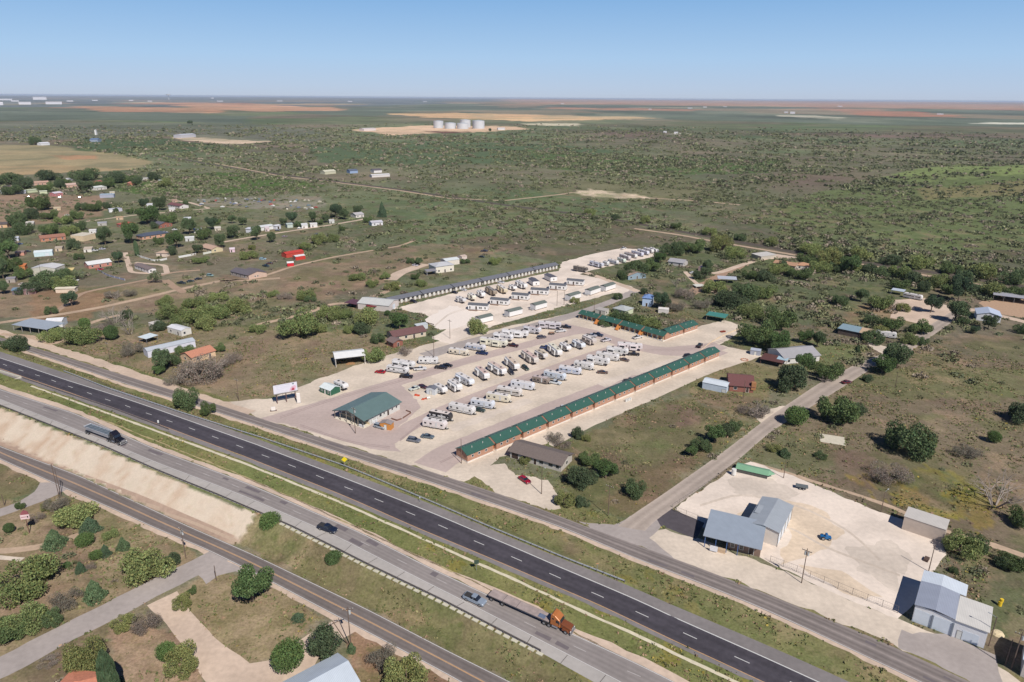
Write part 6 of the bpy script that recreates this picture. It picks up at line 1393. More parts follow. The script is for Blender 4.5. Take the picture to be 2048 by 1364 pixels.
O_ = ['first','second','third','fourth','fifth','sixth','seventh','eighth','ninth','tenth','eleventh','twelfth','thirteenth','fourteenth','fifteenth']
def row(items, g, where):
    for i, (A, B, ds, kw) in enumerate(items): rv(A, B, '%s, %s from highway end of %s row' % (ds, O_[i], where), group=g, **kw)
row([((773,744),(814,750),'low white trailer behind a red car',dict(h=3.0,awn=(70,84,80))),
     ((784,735),(826,742),'tall white fifth-wheel with dark windows',dict(fifth=True,slides=2,band=(206,208,204))),
     ((837,729),(876,729.5),'white trailer with rounded nose',dict(slides=1)),
     ((897,708),(934,713),'small cream trailer without slide-outs',dict(c=CR,slides=0,h=2.8,nacs=1)),
     ((931,699),(968,704.5),'white trailer with blue-grey rear slide',dict(slides=1,c=W2,band=(150,168,196),h=3.0)),
     ((959,690),(1012,698),'long cream fifth-wheel with black windows',dict(fifth=True,slides=2,c=(226,222,204),stripe=(60,60,60))),
     ((986,680),(1023,686),'white fifth-wheel behind its neighbour',dict(fifth=True,c=W1,band=(186,182,190))),
     ((1003,673.5),(1055,678.5),'long white trailer with two slide-outs',dict(slides=2,c=W1,fifth=True)),
     ((1046,664.5),(1078,671),'white trailer with grey roof and front slide',dict(fifth=True,c=W2,roofc=(196,180,176))),
     ((1076,657),(1121,660.5),'dark-banded long white trailer',dict(fifth=True,slides=2,c=(206,200,204),band=(70,64,70)))], GA, 'upper')
row([((867,783),(886,793),'small white fifth-wheel beside a grey shed',dict(fifth=True,h=3.4)),
     ((896,775.5),(915,788),'white fifth-wheel with wide side slide',dict(fifth=True,slides=2)),
     ((911,761),(939.5,777),'long white trailer with pale blue side',dict(fifth=True,slides=1,c=(222,226,232),h=3.5)),
     ((951,748.5),(969,765),'pinkish-roofed trailer with big rear window',dict(fifth=True,slides=1,roofc=(206,180,170))),
     ((976,739),(1004,756),'tan-sided trailer with white rear',dict(fifth=True,slides=2,roofc=(208,186,174),band=(150,134,124))),
     ((1010,727),(1029,745.5),'beige trailer with maroon mark and tall white rear',dict(fifth=True,slides=1,roofc=(210,190,170),band=(170,140,132))),
     ((1043,714.5),(1068,732.5),'long brown-banded fifth-wheel',dict(fifth=True,slides=2,c=(206,198,190),band=(96,84,78),roofc=(206,196,180))),
     ((1069,712.5),(1087,722.5),'low trailer with tan roof',dict(fifth=True,h=3.3,slides=1,c=(210,206,204),roofc=(190,176,156),band=(110,104,96))),
     ((1096,701),(1115,717),'tall cream-roofed fifth-wheel',dict(fifth=True,slides=2,roofc=(222,216,196))),
     ((1119,696.5),(1133.5,706.5),'short grey-sided white trailer',dict(fifth=True,h=3.2,band=(120,116,110))),
     ((1144,692),(1162.5,702),'white and grey toy-hauler trailer',dict(fifth=True,slides=1,c=(214,218,222),h=3.5)),
     ((1164,683.5),(1185,693.5),'dark brown-sided fifth-wheel nearest the cabins',dict(fifth=True,slides=2,c=(196,186,180),band=(84,72,70),h=3.6))], GB, 'middle')
row([((845,854),(890,862),'pale pink-white trailer nearest the parked cars',dict(c=(226,216,214),stripe=(200,196,190),slides=0)),
     ((858,837),(900,845.5),'black and white striped trailer',dict(c=(60,58,60),stripe=(222,222,222),band=(214,212,212),slides=0,roofc=(224,212,204))),
     ((897,822),(946,832.5),'long white trailer with two dark air units',dict(slides=0,stripe=(60,60,70),h=3.2)),
     ((941,813),(986,820.5),'white trailer behind a dark green car',dict(slides=1,c=(218,222,230))),
     ((972,800.5),(1018,808),'cream trailer with black door outline',dict(c=(228,220,200),slides=0,stripe=(196,184,160))),
     ((993,788),(1041,795.5),'white trailer with brown roof-line stripe',dict(c=(222,216,210),band=(120,104,100),slides=1)),
     ((1021,775.5),(1066,783),'smooth white aerodynamic trailer',dict(c=(222,224,230),slides=0,stripe=(206,208,212),nacs=1)),
     ((1064,764),(1096,770.5),'small brownish pop-up style trailer',dict(c=(150,136,126),slides=1,h=2.7,roofc=(196,186,176),nacs=1)),
     ((1087,755),(1128,763.5),'pale blue-white trailer behind a white pickup',dict(c=(208,216,226),slides=1)),
     ((1117,745.5),(1160,752),'white and blue-striped trailer',dict(c=(218,220,228),stripe=(110,124,160),band=(150,156,180),slides=0)),
     ((1147,735.5),(1184,742.5),'short plain white trailer',dict(slides=0,nacs=1)),
     ((1172,726.5),(1216,735),'long white fifth-wheel above a brown pickup',dict(fifth=True,slides=1)),
     ((1191,718),(1236,724.5),'white trailer with row of dark windows',dict(slides=0,h=3.3)),
     ((1212,708.5),(1254,715),'white fifth-wheel before a brown car',dict(fifth=True,slides=1,band=(206,206,204))),
     ((1234,700.5),(1284,704.5),'long pink-white fifth-wheel at the far end',dict(fifth=True,slides=2,c=(226,216,216)))], GC, 'lower')
for i, (A, B, ds, kw) in enumerate([((912,603),(926,609),'grey-white fifth-wheel with rear window',dict(fifth=True,h=3.3,c=(206,204,204))),((936,597.5),(945,604),'cream and olive fifth-wheel',dict(fifth=True,band=(130,130,110),c=(222,216,200))),
     ((955,591),(963,598.5),'white and dark fifth-wheel',dict(fifth=True,band=(110,106,100))),((971,584),(987,594),'big brown fifth-wheel',dict(fifth=True,c=(150,136,120),roofc=(150,144,138),slides=2)),
     ((994,580),(1008,590),'tan fifth-wheel with dark slides',dict(fifth=True,c=(206,192,166),band=(110,100,90),slides=2)),((1018,578.5),(1027,583.5),'short grey-white fifth-wheel',dict(fifth=True,h=3.2)),
     ((1031,571.5),(1048,580.5),'long white fifth-wheel with grey side',dict(fifth=True,slides=2,band=(110,110,116)))]):
    rv(A, B, '%s, %s from left facing the lodging row' % (ds, O_[i]), group=GE, **kw)
for i, (A, B, ds, kw) in enumerate([((1146,541.5),(1172,546.5),'dark long trailer',dict(fifth=True,c=(110,104,100),roofc=(190,184,180))),((1179,531),(1203,537.5),'grey-white long trailer',dict(fifth=True,c=(204,204,214),slides=2)),
     ((1205,531),(1214,533),'narrow white trailer',dict(h=3.4)),((1215,526),(1233,530.5),'white trailer with blue-grey window band',dict(band=(150,160,190))),((1234,523),(1247,527),'pale green-white trailer',dict(c=(214,224,210))),
     ((1238,515.5),(1257,521.5),'brown-sided trailer',dict(band=(120,84,80),c=(206,196,196))),((1248,511.5),(1270,517.5),'grey trailer with brown roof edge',dict(band=(96,92,100),roofc=(180,160,150))),
     ((1262,508.5),(1283,514),'lilac-white trailer',dict(c=(206,206,222))),((1274,505.5),(1294,511),'white trailer with dark underside',dict(c=(214,214,226))),
     ((1286,502.5),(1303,507.5),'white trailer second from the far end',dict()),((1298,502),(1312,507.5),'white trailer at the far end',dict(slides=0))]):
    rv(A, B, '%s, %s from the left on the upper back lot' % (ds, O_[i]), group=GD, **kw)
rv((668,776), (688,785), 'white trailer standing behind the green garden shed', fifth=True, h=3.3, slides=0)
rv((1750,673), (1792,679), 'white camper at the end of the teal-roofed long shed', slides=0, stripe=(90,90,100), h=3.2, group=None)
rv((1806,595), (1842,602), 'white and grey camper parked by the pale blue carport', slides=0, band=(96,104,120), h=3.2, group=None)
# ---- cars
V_ = vehicle; BK, WH, SV = (34,34,38), (224,224,224), (168,172,180)
V_('sedan','bright red car at the highway end of the upper trailer row',(745,746),(773,749),(176,24,40),flip=True)
V_('pickup','black pickup below the first trailers of the upper row',(797,756),(826,758),(40,34,34))
V_('pickup','white work truck between the first two upper-row trailers',(831,742),(850,741),WH)
V_('pickup','black pickup right of the rounded-nose upper-row trailer',(867,737.5),(895,740),(46,44,50))
V_('sedan','black car behind the black pickup in the upper row',(884,733),(903,735.5),(36,36,40))
V_('pickup','navy blue pickup beside the blue-slide trailer',(950,708.5),(976,711.5),(30,48,92))
V_('pickup','maroon-black pickup at the nose of the long cream fifth-wheel',(1015,693),(1033,695.5),(70,30,36))
V_('suv','dark grey suv below the upper-row trailers near the cabins',(1076,678.5),(1093,676.5),(92,88,96))
V_('pickup','black pickup at the cabin end of the upper row',(1120,656),(1142,658),(40,40,48))
V_('pickup','white pickup below the dark-banded long trailer',(1111,666),(1134,664),WH)
V_('sedan','small pale car beside the orange clutter',(822,783),(840,778),(216,222,214),flip=True)
V_('sedan','dark maroon car behind the small pale car',(836,775),(849,779),(84,50,60))
V_('suv','black suv between two middle-row trailers',(1014,743),(1022,752),(50,50,60))
V_('suv','dark green suv between middle-row trailers',(1041,735),(1053,743.5),(52,70,60))
V_('pickup','blue and white pickup behind the tall cream-roofed fifth-wheel',(1083,698),(1099,700),(70,84,130))
V_('pickup','silver pickup behind the brown-sided middle-row trailer',(1170,673),(1193,676),(190,190,196))
V_('pickup','dark navy pickup at the cabin end of the middle row',(1185,671),(1203,674.5),(44,56,80))
V_('pickup','white pickup loaded with a round bale on the lane',(1203,686),(1226,681),(214,210,216))
V_('pickup','white pickup parked before the porch cabins',(1268,680),(1287,675.5),WH)
V_('suv','grey suv, left of two cars near the lower row',(813,883),(838,887.5),(120,124,134))
V_('sedan','slate blue sedan, right of two cars near the lower row',(841,876),(866,879.5),(104,118,128))
V_('suv','silver minivan beside the park office',(747,855),(767,860.5),(170,178,186))
V_('sedan','dark green car between two lower-row trailers',(950,823),(964,825.5),(46,66,62))
V_('pickup','white pickup in front of the pale blue-white trailer',(1098,767),(1118,771),(222,228,232))
V_('sedan','brown pickup-like car below the long white fifth-wheel',(1193,747.5),(1217,749),(106,84,76))
V_('sedan','brown car at the end of a lower-row trailer',(1242,722),(1252,724),(110,92,84))
V_('pickup','black pickup below the far pink-white fifth-wheel',(1256,711.5),(1278,712.5),(36,36,40))
V_('pickup','white pickup on the lane beside the long cabin row',(1114,824),(1141,818.5),WH)
V_('pickup','dark navy pickup tucked behind the long cabin row',(1251,766),(1272,765),(40,54,64))
V_('suv','black suv near the far end of the long cabin row',(1369,716.5),(1389,714),(40,40,44))
V_('pickup','black pickup driving by the rear corner of the park',(1398,700),(1408,688),(48,44,50))
V_('sedan','red car on the dirt yard beside the grey-shingled house',(1036,958),(1054,970.5),(166,24,50))
V_('suv','dark suv before the first lodging block',(818,604),(832,607.5),(56,50,60))
V_('sedan','black sedan in front of the lodging row',(901,586),(913,588.5),(44,44,52))
V_('sedan','white car in front of the second lodging block',(919,581),(931,583),(224,224,228))
V_('sedan','white car in front of the lodging row behind the tan fifth-wheel',(994,566),(1008,567.5),(224,224,228))
V_('pickup','white pickup alone at the top of the back lot',(1243,500),(1254,497.5),WH)
V_('pickup','dark blue pickup on the highway below the trees',(632,1058),(669,1071),(34,44,66),raised=True)
V_('pickup','silver-grey pickup on the highway behind the flatbed truck',(925,1199),(965,1217),(150,162,176),raised=True)
V_('suv','teal-silver suv on the dirt lane left of the beige house',(409,552),(428,554),(150,180,176))
V_('pickup','long dark pickup wreck beside the dirt lane',(352,568),(370,569),(52,60,58))
V_('sedan','dark green old car with white door beside the dirt lane',(372,566),(392,563),(56,72,70))
V_('sedan','black old car nearest the dirt lane end',(392,561),(404,559),(50,54,60))
V_('van','light blue van left of the red sheds',(519,520),(531,520),(170,200,212))
V_('pickup','dark teal pickup below the light blue van',(524,533),(536,535),(44,64,72))
V_('pickup','black truck near the white shed on the dirt road',(961,504),(976,504),(52,50,66))
V_('sedan','black car behind the round shrub beyond the white annex',(957,515),(968,516),(36,50,46))
V_('sedan','white car under the dark tree left of the two-storey house',(825,532),(833,533),(220,214,222))
V_('sedan','maroon car parked at the roadside bush near the fork',(1690,769),(1702,767),(110,50,56))
V_('sedan','white car beside the winding drive among the trees',(1380,548),(1393,547),(222,222,226))
V_('sedan','dark blue car parked beside the lane in the field',(626,470),(640,471),(106,110,140))
V_('pickup','old pickup wreck near the big olive tree',(1660,775),(1674,778),(110,100,96)) if False else None
for x, y, c, lb in [(135,432,WH,'white car on the lane in mid-settlement'),(58,395,(150,40,40),'red car before the silver mobile homes'),(120,396,WH,'white car before the pink-walled house'),(160,396,(90,90,100),'grey car near the tan settlement house'),(205,500,(200,200,210),'silver car beside the white settlement cabin'),
 (190,503,WH,'white car in the yard right of the aqua shed'),(40,490,(110,130,160),'blue-grey car at the trailer house'),(55,505,(60,60,70),'dark car in the left brush yard'),(330,466,(190,190,196),'silver car on the concrete drive'),(350,461,WH,'white car by the grey-gabled brick house'),
 (200,541,(190,40,50),'red car before the pink brick house'),(160,548,WH,'white van-like car on the grass near the cream warehouse'),(150,563,(222,220,216),'white car left of the scattered scrap'),(556,462,(70,80,100),'dark blue car by the long white building'),(600,458,(206,206,206),'pale car before the lane sheds'),
 (742,441,(120,120,130),'grey car at the end of the lane'),(570,475,(140,120,130),'dusty mauve car in the field below the lane'),(45,571,(210,200,190),'beige car between the left shacks'),(540,529,(90,60,60),'brown car near the red sheds'),(302,420,(226,226,226),'white car left of the looping drive')]:
    V_('sedan', lb, (x-6,y), (x+5,y-.6), c)
# ---- articulated trucks
def axle(t, x, hw=1.1, r=.5, nm='wheel'):
    for y in (-hw, hw): wheel(t, x, y, r, .42, nm)
def tractor(t, x0, c, c2, sleeper=True, grille=(206,208,212)):
    """nose towards +x, rear of frame at x0; 7.4 m long"""
    P, P2 = paint_(c, .2), paint_(c2, .2); m = mat('chrome', grille, .2, .03, 1, metal=.8)
    MB().box(x0, x0+7.0, -.5, .5, .75, 1.0).build('frame', undr, t)
    MB().prism([(x0+2.1,1.0),(x0+2.1,3.55),(x0+2.5,3.95),(x0+3.2,3.75),(x0+4.35,2.95),(x0+4.5,2.6),(x0+4.6,1.0)], -1.18, 1.18, .12).build('cab', P, t)
    MB().prism([(x0+4.6,1.0),(x0+4.6,2.15),(x0+5.2,2.1),(x0+7.0,1.75),(x0+7.2,1.5),(x0+7.2,.9)], -.95, .95, .16).build('hood', P2, t)
    MB().add([(x0+4.37,-.95,2.95),(x0+4.37,.95,2.95),(x0+4.66,.95,2.18),(x0+4.66,-.95,2.18)], [(3,2,1,0)]).build('windscreen', dkg, t)
    for s_ in (-1,1):
        q = sorted((s_*1.18, s_*1.21)); MB().box(x0+3.5, x0+4.3, q[0], q[1], 2.05, 2.75).build('side_window', dkg, t)
        MB().box(x0+2.5, x0+2.95, q[0], q[1], 2.6, 2.95).build('sleeper_window', dkg, t)
        MB().prism([(x0+5.0,.75),(x0+5.2,1.35),(x0+6.4,1.35),(x0+6.9,.7)], min(s_*.95,s_*1.22), max(s_*.95,s_*1.22), .04).build('fender', P2, t)
        MB().cyl((x0+2.2,s_*1.0,1.0),(x0+2.2,s_*1.0,4.0),.09,n=8).build('exhaust_stack', m, t)
        MB().cyl((x0+2.6,s_*.95,.7),(x0+4.0,s_*.95,.7),.32,n=10).build('fuel_tank', m, t)
        MB().box(x0+7.1, x0+7.24, s_*.95-.18, s_*.95+.18, .95, 1.2).build('headlight', lampm, t)
        MB().box(x0+4.5, x0+4.6, s_*1.35-.1, s_*1.35+.1, 2.1, 2.7).build('mirror', m, t)
    MB().box(x0+7.2, x0+7.28, -.6, .6, .95, 1.75).build('grille', m, t); MB().box(x0+7.15, x0+7.45, -1.2, 1.2, .4, .75).build('bumper', m, t)
    axle(t, x0+.6); axle(t, x0+1.85); axle(t, x0+6.0, 1.02)
def place_truck(name, label, A, B):
    a, b_ = Vector(GR(*A)), Vector(GR(*B)); d = b_-a; rz = math.atan2(d.y, d.x); nrm = Vector((-math.sin(rz), math.cos(rz), 0)); mid = (a+b_)/2+nrm*1.25
    za, zb = gz(a.x, a.y), gz(b_.x, b_.y)
    t = thing(name, label, 'truck', (mid.x, mid.y, (za+zb)/2+.07), rz); t.rotation_euler = (0, -math.atan2(zb-za, (b_-a).length), rz); return t, (b_-a).length
t, L = place_truck('flatbed_truck', 'orange-brown semi truck pulling an empty flatbed trailer on the highway', (983,1203), (1133,1271))
s0 = 11.0-7.3-.6; L_ = 21.8
MB().box(-L_/2, L_/2-5.7, -1.28, 1.28, 1.25, 1.42).build('flatbed_deck', mat('grey deck planks', (170,154,148), .8, .16, .9, ribs=('Y', 2.0, .72)), t)
for y in (-.45,.45): MB().box(-L_/2+.3, L_/2-5.9, y-.08, y+.08, .85, 1.25).build('deck_beam', undr, t)
for y in (-1.29, 1.25): MB().box(-L_/2, L_/2-5.7, y, y+.04, 1.2, 1.45).build('side_rail', mat('rail grey',(110,104,104),.6,.05,2), t)
MB().box(L_/2-8.6, L_/2-6.9, -1.0, .2, 1.43, 1.5).build('tarp', mat('blue tarp', (104,116,140), .7, .15, 3), t)
for x in (-L_/2+3.9, -L_/2+7.6): MB().box(x, x+.06, -1.28, 1.28, 1.425, 1.45).build('deck_strap', mat('strap',(60,58,70),.8,.1,2), t)
axle(t, -L_/2+.9); axle(t, -L_/2+3.9); tractor(t, L_/2-7.4, (190,118,66), (138,80,50))
for x in (-L_/2-.02,): MB().box(x, x+.03, -1.1, -.8, .95, 1.15).build('tail_light', tailm, t); MB().box(x, x+.03, .8, 1.1, .95, 1.15).build('tail_light', tailm, t)
t, L = place_truck('dump_trailer_truck', 'black semi truck pulling a silver open-top trailer on the highway', (173,868), (238,892))
L_ = 19.5; sil = mat('silver trailer side', (206,208,214), .35, .05, 1, metal=.3)
x0, x1 = -L_/2, L_/2-6.0
MB().add([(x0,-1.25,2.7),(x1,-1.25,2.7),(x1,1.25,2.7),(x0,1.25,2.7),(x0+.5,-.75,1.15),(x1-.9,-.75,1.15),(x1-.9,.75,1.15),(x0+.5,.75,1.15)], [(4,5,1,0),(5,6,2,1),(6,7,3,2),(7,4,0,3),(7,6,5,4)]).build('hopper', sil, t)
MB().box(x0+.1, x1-.1, -1.15, 1.15, 2.45, 2.5).build('load_cover', mat('grey-blue tarp', (96,108,118), .8, .15, 1.2), t)
for i in range(7): x = x0+.8+i*(x1-x0-1.6)/6; MB().box(x-.05, x+.05, -1.25, 1.25, 2.7, 2.76).build('cross_bar', mat('bar grey',(150,154,160),.5,.05,2), t)
for y in (-1.3, 1.24): MB().box(x0, x1, y, y+.06, 2.6, 2.78).build('top_rail', sil, t)
axle(t, x0+.8); axle(t, x0+2.1); tractor(t, L_/2-7.4, (34,34,46), (30,30,38), grille=(216,210,220))

# ================================================================= ROADSIDE
polem = mat('weathered pole', (110,92,80), .9, .15, 3); steel = mat('galvanised steel', (158,162,166), .5, .08, 2, metal=.4); dkpost = mat('dark post', (74,66,62), .9, .1, 3)
def pole(label, x, y, h, arm=True, tf=0, lamp=False, lean=0, rz=.6, thin=.13):
    p = G(x, y); t = thing('utility_pole' if not lamp else 'lamp_pole', label, 'pole', p, rz); t.rotation_euler = (lean, 0, rz)
    MB().cyl((0,0,-.1), (0,0,h), thin, thin*.65, 8).build('pole', polem, t)
    if arm:
        c = MB().box(-1.2, 1.2, -.06, .06, h-.75, h-.6).build('crossarm', polem, t)
        for xx in (-1.1,-.5,.5,1.1): MB().cyl((xx,0,h-.6),(xx,0,h-.38),.06,n=6).build('insulator', mat('insulator',(206,206,200),.3,.02,1), c)
    for k in range(tf): MB().cyl((.35-.7*(k%2),.15,h-2.0),(.35-.7*(k%2),.15,h-1.1),.24,n=10).build('transformer', mat('transformer',(190,192,190),.5,.05,2), t)
    if lamp:
        o = MB().cyl((0,0,h-.2),(1.3,0,h+.3),.05,n=6).build('lamp_arm', steel, t); MB().cbox(1.2,1.75,-.14,.14,h+.2,h+.38,.04).build('lamp_head', mat('lamp head',(190,192,190),.4,.03,1), o)
    return t
pole('wooden power pole with transformers before the gravel yard fence',1603,1166,10.3,tf=2,rz=-.7)
pole('power pole in the weeds left of the side road corner',1216,1032,10.5,rz=-.6)
pole('power pole beside the red car and the grey-shingled house',1083,988,9.6,arm=False,lamp=True,rz=-1)
pole('power pole on the pale island before the park office',711,867,10.4,arm=True,tf=1,rz=-.6)
pole('leaning-shadow power pole at the near end of the long cabin row',923,927,9.2,arm=False)
pole('power pole beside the upper trailer row',868,713,10,rz=-.6)
pole('power pole at the street mouth of the back lot',900,677,10,rz=-.6)
pole('tall bare pole, left of two on the back lot',1114,611,9,arm=False); pole('tall bare pole, right of two on the back lot',1128,610,9,arm=False)
pole('thin pole beside the street above the porch cabins',1188,626,9,arm=False)
pole('power pole in front of the dirt fork near the left junction',220,721,9,rz=-.6); pole('power pole on the brown field below the grey brush',478,801,9.5,rz=-.6)
pole('thin pole before the tall cream warehouse',84,557,11,arm=False); pole('palm-like lone pole',2,2,1) if False else None
pole('dark wooden pole, left of the pair at the bottom left junction',118,992,11,rz=-.6); pole('dark wooden pole, right of the pair at the bottom left junction',122,991,9,arm=False)
pole('tall power pole with transformer beside the lower frontage road junction',372,1117,9.5,tf=2,rz=-.7)
pole('short dark pole below the gravel road mouth',433,1161,4.5,arm=False)
pole('tall pole with white lamp beside the lower frontage road',702,1295,11,arm=True,tf=1,rz=.2); pole('leaning power pole with crossarm above the leafy bush',696,1288,8,lean=.0,rz=.2) .rotation_euler = (.1,-.35,.2)
pole('short dark stub pole on the far left grass plot',9,1011,3.8,arm=False)
pole('rust-coloured pole at the back corner of the big metal garage',1857,1143,8,arm=False); pole('lamp pole behind the right wall of the big metal garage',1977,1292,8,arm=False,lamp=True,rz=2.4)
pole('power pole near the bottom right corner',2022,1339,10,tf=1,rz=-.6); pole('second slimmer pole near the bottom right corner',2010,1331,7,arm=False)
pole('thin pole beyond the gravel yard near the beige shed',1762,1024,7,arm=False,lamp=True); pole('thin pole above the faded green canopy',1567,956,6.5,arm=False)
pole('thin pole in the open field right of the side road',1790,775,7,arm=False)
pole('pole before the fork near the maroon-roofed house',1486,797,8,arm=False)
# guard rails
railm = mat('guard rail steel', (182,186,192), .5, .08, 2); railp = mat('rail post', (104,98,94), .9, .1, 3)
def guard(name, label, P, m, hgt=.75, step=1.9, dark=False):
    Q = along(P, step); o0 = Q[0]; t = thing(name, label, 'guard rail', (o0[0], o0[1], gz(o0[0], o0[1])))
    org = Vector(t.location); Z = [gz(q[0], q[1]) for q in Q]
    mb = MB(); vs = []; n = len(Q)
    for i, q in enumerate(Q):
        T = Vector((Q[min(i+1,n-1)][0]-Q[max(i-1,0)][0], Q[min(i+1,n-1)][1]-Q[max(i-1,0)][1], 0)).normalized(); N = Vector((-T.y, T.x, 0))*.05
        for k, z in ((-1,hgt-.32),(-1,hgt),(1,hgt),(1,hgt-.32)): vs.append((q[0]+N.x*k-org.x, q[1]+N.y*k-org.y, Z[i]+z-org.z))
    fs = []
    for i in range(n-1):
        for k in range(4): fs.append((i*4+k, i*4+(k+1)%4, (i+1)*4+(k+1)%4, (i+1)*4+k))
    fs += [(3,2,1,0), tuple((n-1)*4+k for k in (0,1,2,3))]; mb.add(vs, fs).build('rail', m, t)
    dist_ = [math.hypot(q[0], q[1]) for q in Q]; order = sorted(range(n), key=lambda i: dist_[i]); near = [i for i in order if dist_[i] < 1e9][:99]; rest = [i for i in range(n) if i not in set(near)]
    def pm(i): q = Q[i]; x, y, z = q[0]-org.x, q[1]-org.y, Z[i]-org.z; return x, y, z
    first = None
    for i in near:
        x, y, z = pm(i)
        if first is None: first = MB().box(-.1,.1,-.1,.1,-.15,hgt-.05).build('post', railp, t); first.location = (x,y,z)
        else: c = first.copy(); COL.objects.link(c); c.parent = t; c.location = (x,y,z)
    if rest:
        mb = MB()
        for i in rest: x, y, z = pm(i); mb.box(x-.1,x+.1,y-.1,y+.1,z-.15,z+hgt-.05)
        o = mb.build('far_posts', railp, t); o['kind'] = 'stuff'
guard('guard_rail', 'long steel guard rail along the upper side of the black highway', [(128,744),(160,756),(215,778),(350,823),(512,874),(687,933),(837,995),(974,1054),(1136,1121),(1249,1165)], railm)
guard('guard_rail', 'dark guard rail at the edge of the tan cut bank and grey highway', [(-40,797),(0,812),(212,896),(312,941),(512,1024),(587,1056),(732,1129),(882,1201),(1024,1275),(1081,1304)], mat('dark rail',(108,100,96),.7,.1,2))
guard('guard_rail', 'short guard rail on the median side of the black highway near the overpass', [(46,757),(130,786),(220,816),(337,860)], mat('rusty rail',(140,124,118),.6,.1,2))
# white kerb blocks beneath the lower rail
Q = along([(560,1047),(587,1060),(732,1133),(882,1205),(1024,1279),(1090,1313)], 2.1); mb = MB()
for q, q2 in zip(Q[:-1], Q[1:]):
    z = gz(q[0], q[1]); d = Vector((q2[0]-q[0], q2[1]-q[1], 0)).normalized(); nn = Vector((-d.y, d.x, 0))*.4; a = Vector((q[0], q[1], 0)); b_ = a+d*1.55
    lo, hi = z-.5, z+.1; P4 = [a-nn, b_-nn, b_+nn, a+nn]
    mb.add([(p.x,p.y,lo) for p in P4]+[(p.x,p.y,hi) for p in P4], [(4,5,6,7),(0,1,5,4),(1,2,6,5),(2,3,7,6),(3,0,4,7)])
o = mb.build('kerb', mat('kerb concrete',(206,200,178),.8,.1,1)); o['kind'] = 'structure'
# chain-link fence of the gravel yard
def fence(label, P, h=1.9, step=3.2, m=steel):
    Q, _ = resample([G(*p) for p in P], step); t = thing('chain_link_fence', label, 'fence', (Q[0][0], Q[0][1], 0)); o = t.location
    r = MB()
    for a, b_ in zip(Q[:-1], Q[1:]):
        for z in (.1, h*.5, h): r.cyl((a[0]-o.x,a[1]-o.y,z),(b_[0]-o.x,b_[1]-o.y,z),.022 if z < h else .035,n=4)
        for k in range(1, 7):
            x = a[0]+(b_[0]-a[0])*k/7-o.x; y = a[1]+(b_[1]-a[1])*k/7-o.y; r.cyl((x,y,.1),(x,y,h),.01,n=3,caps=False)
    r.build('mesh_wires', m, t); f = None
    for q in Q[:99]:
        if f is None: f = MB().cyl((0,0,-.1),(0,0,h+.1),.05,n=6).build('post', m, t); f.location = (q[0]-o.x,q[1]-o.y,0)
        else: c = f.copy(); COL.objects.link(c); c.parent = t; c.location = (q[0]-o.x,q[1]-o.y,0)
fence('chain-link fence along the road side of the gravel yard', [(1540,1124),(1600,1146),(1700,1188),(1795,1226)], m=mat('fence wire',(128,118,112),.6,.05,1))
fence('short chain-link fence behind the dark asphalt patch', [(1350,1024),(1395,1042),(1440,1060)], m=mat('fence wire',(128,118,112),.6,.05,1))
fence('low chain-link fence along the side road edge of the gravel yard', [(1345,1015),(1420,967),(1474,928)], 1.2, m=mat('fence wire',(128,118,112),.6,.05,1))
def wall_fence(label, P, h, c, nm='wall_fence'):
    Q, _ = resample([G(*p) for p in P], 3); t = thing(nm, label, 'fence', (Q[0][0], Q[0][1], 0)); o = t.location; r = MB()
    for a, b_ in zip(Q[:-1], Q[1:]):
        d = Vector((b_[0]-a[0], b_[1]-a[1], 0)).normalized(); n_ = Vector((-d.y, d.x, 0))*.06; x0, y0, x1, y1 = a[0]-o.x, a[1]-o.y, b_[0]-o.x, b_[1]-o.y
        r.add([(x0-n_.x,y0-n_.y,0),(x1-n_.x,y1-n_.y,0),(x1+n_.x,y1+n_.y,0),(x0+n_.x,y0+n_.y,0),(x0-n_.x,y0-n_.y,h),(x1-n_.x,y1-n_.y,h),(x1+n_.x,y1+n_.y,h),(x0+n_.x,y0+n_.y,h)], [(4,5,6,7),(0,1,5,4),(2,3,7,6),(1,2,6,5),(3,0,4,7)])
    r.build('panel', mat('fence %d' % c[0], c, .7, .06, 1), t)
    for i in range(0, len(Q), 2):
        q = Q[i]; MB().box(q[0]-o.x-.1, q[0]-o.x+.1, q[1]-o.y-.1, q[1]-o.y+.1, 0, h+.15).build('post', trimw, t)
wall_fence('white picket wall round the fenced pink house yard', [(276,513),(312,524),(334,519)], 1.3, (226,226,222)); wall_fence('white fence continuing right of the fenced pink house', [(358,516),(392,510)], 1.5, (226,224,216)); wall_fence('white fence before the cream house and brown trees', [(407,509),(446,501)], 1.5, (224,224,212))
wall_fence('blue-grey tumbled fence line across the grass lot', [(196,541),(215,552),(250,561)], 1.1, (140,144,170))
wall_fence('low rust-brown pipe fence around the plot by the park office', [(782,838),(797,843),(823,826),(812,822)], .6, (128,96,84), 'pipe_fence')
wall_fence('dark timber edging along the dirt street plot', [(782,618),(800,628),(832,640),(868,650)], .5, (96,84,76), 'timber_edging')
wall_fence('row of pale rocks and posts edging the rear corner of the park', [(1395,706),(1420,686),(1440,674),(1462,664),(1492,654)], .45, (214,192,162), 'rock_edging')
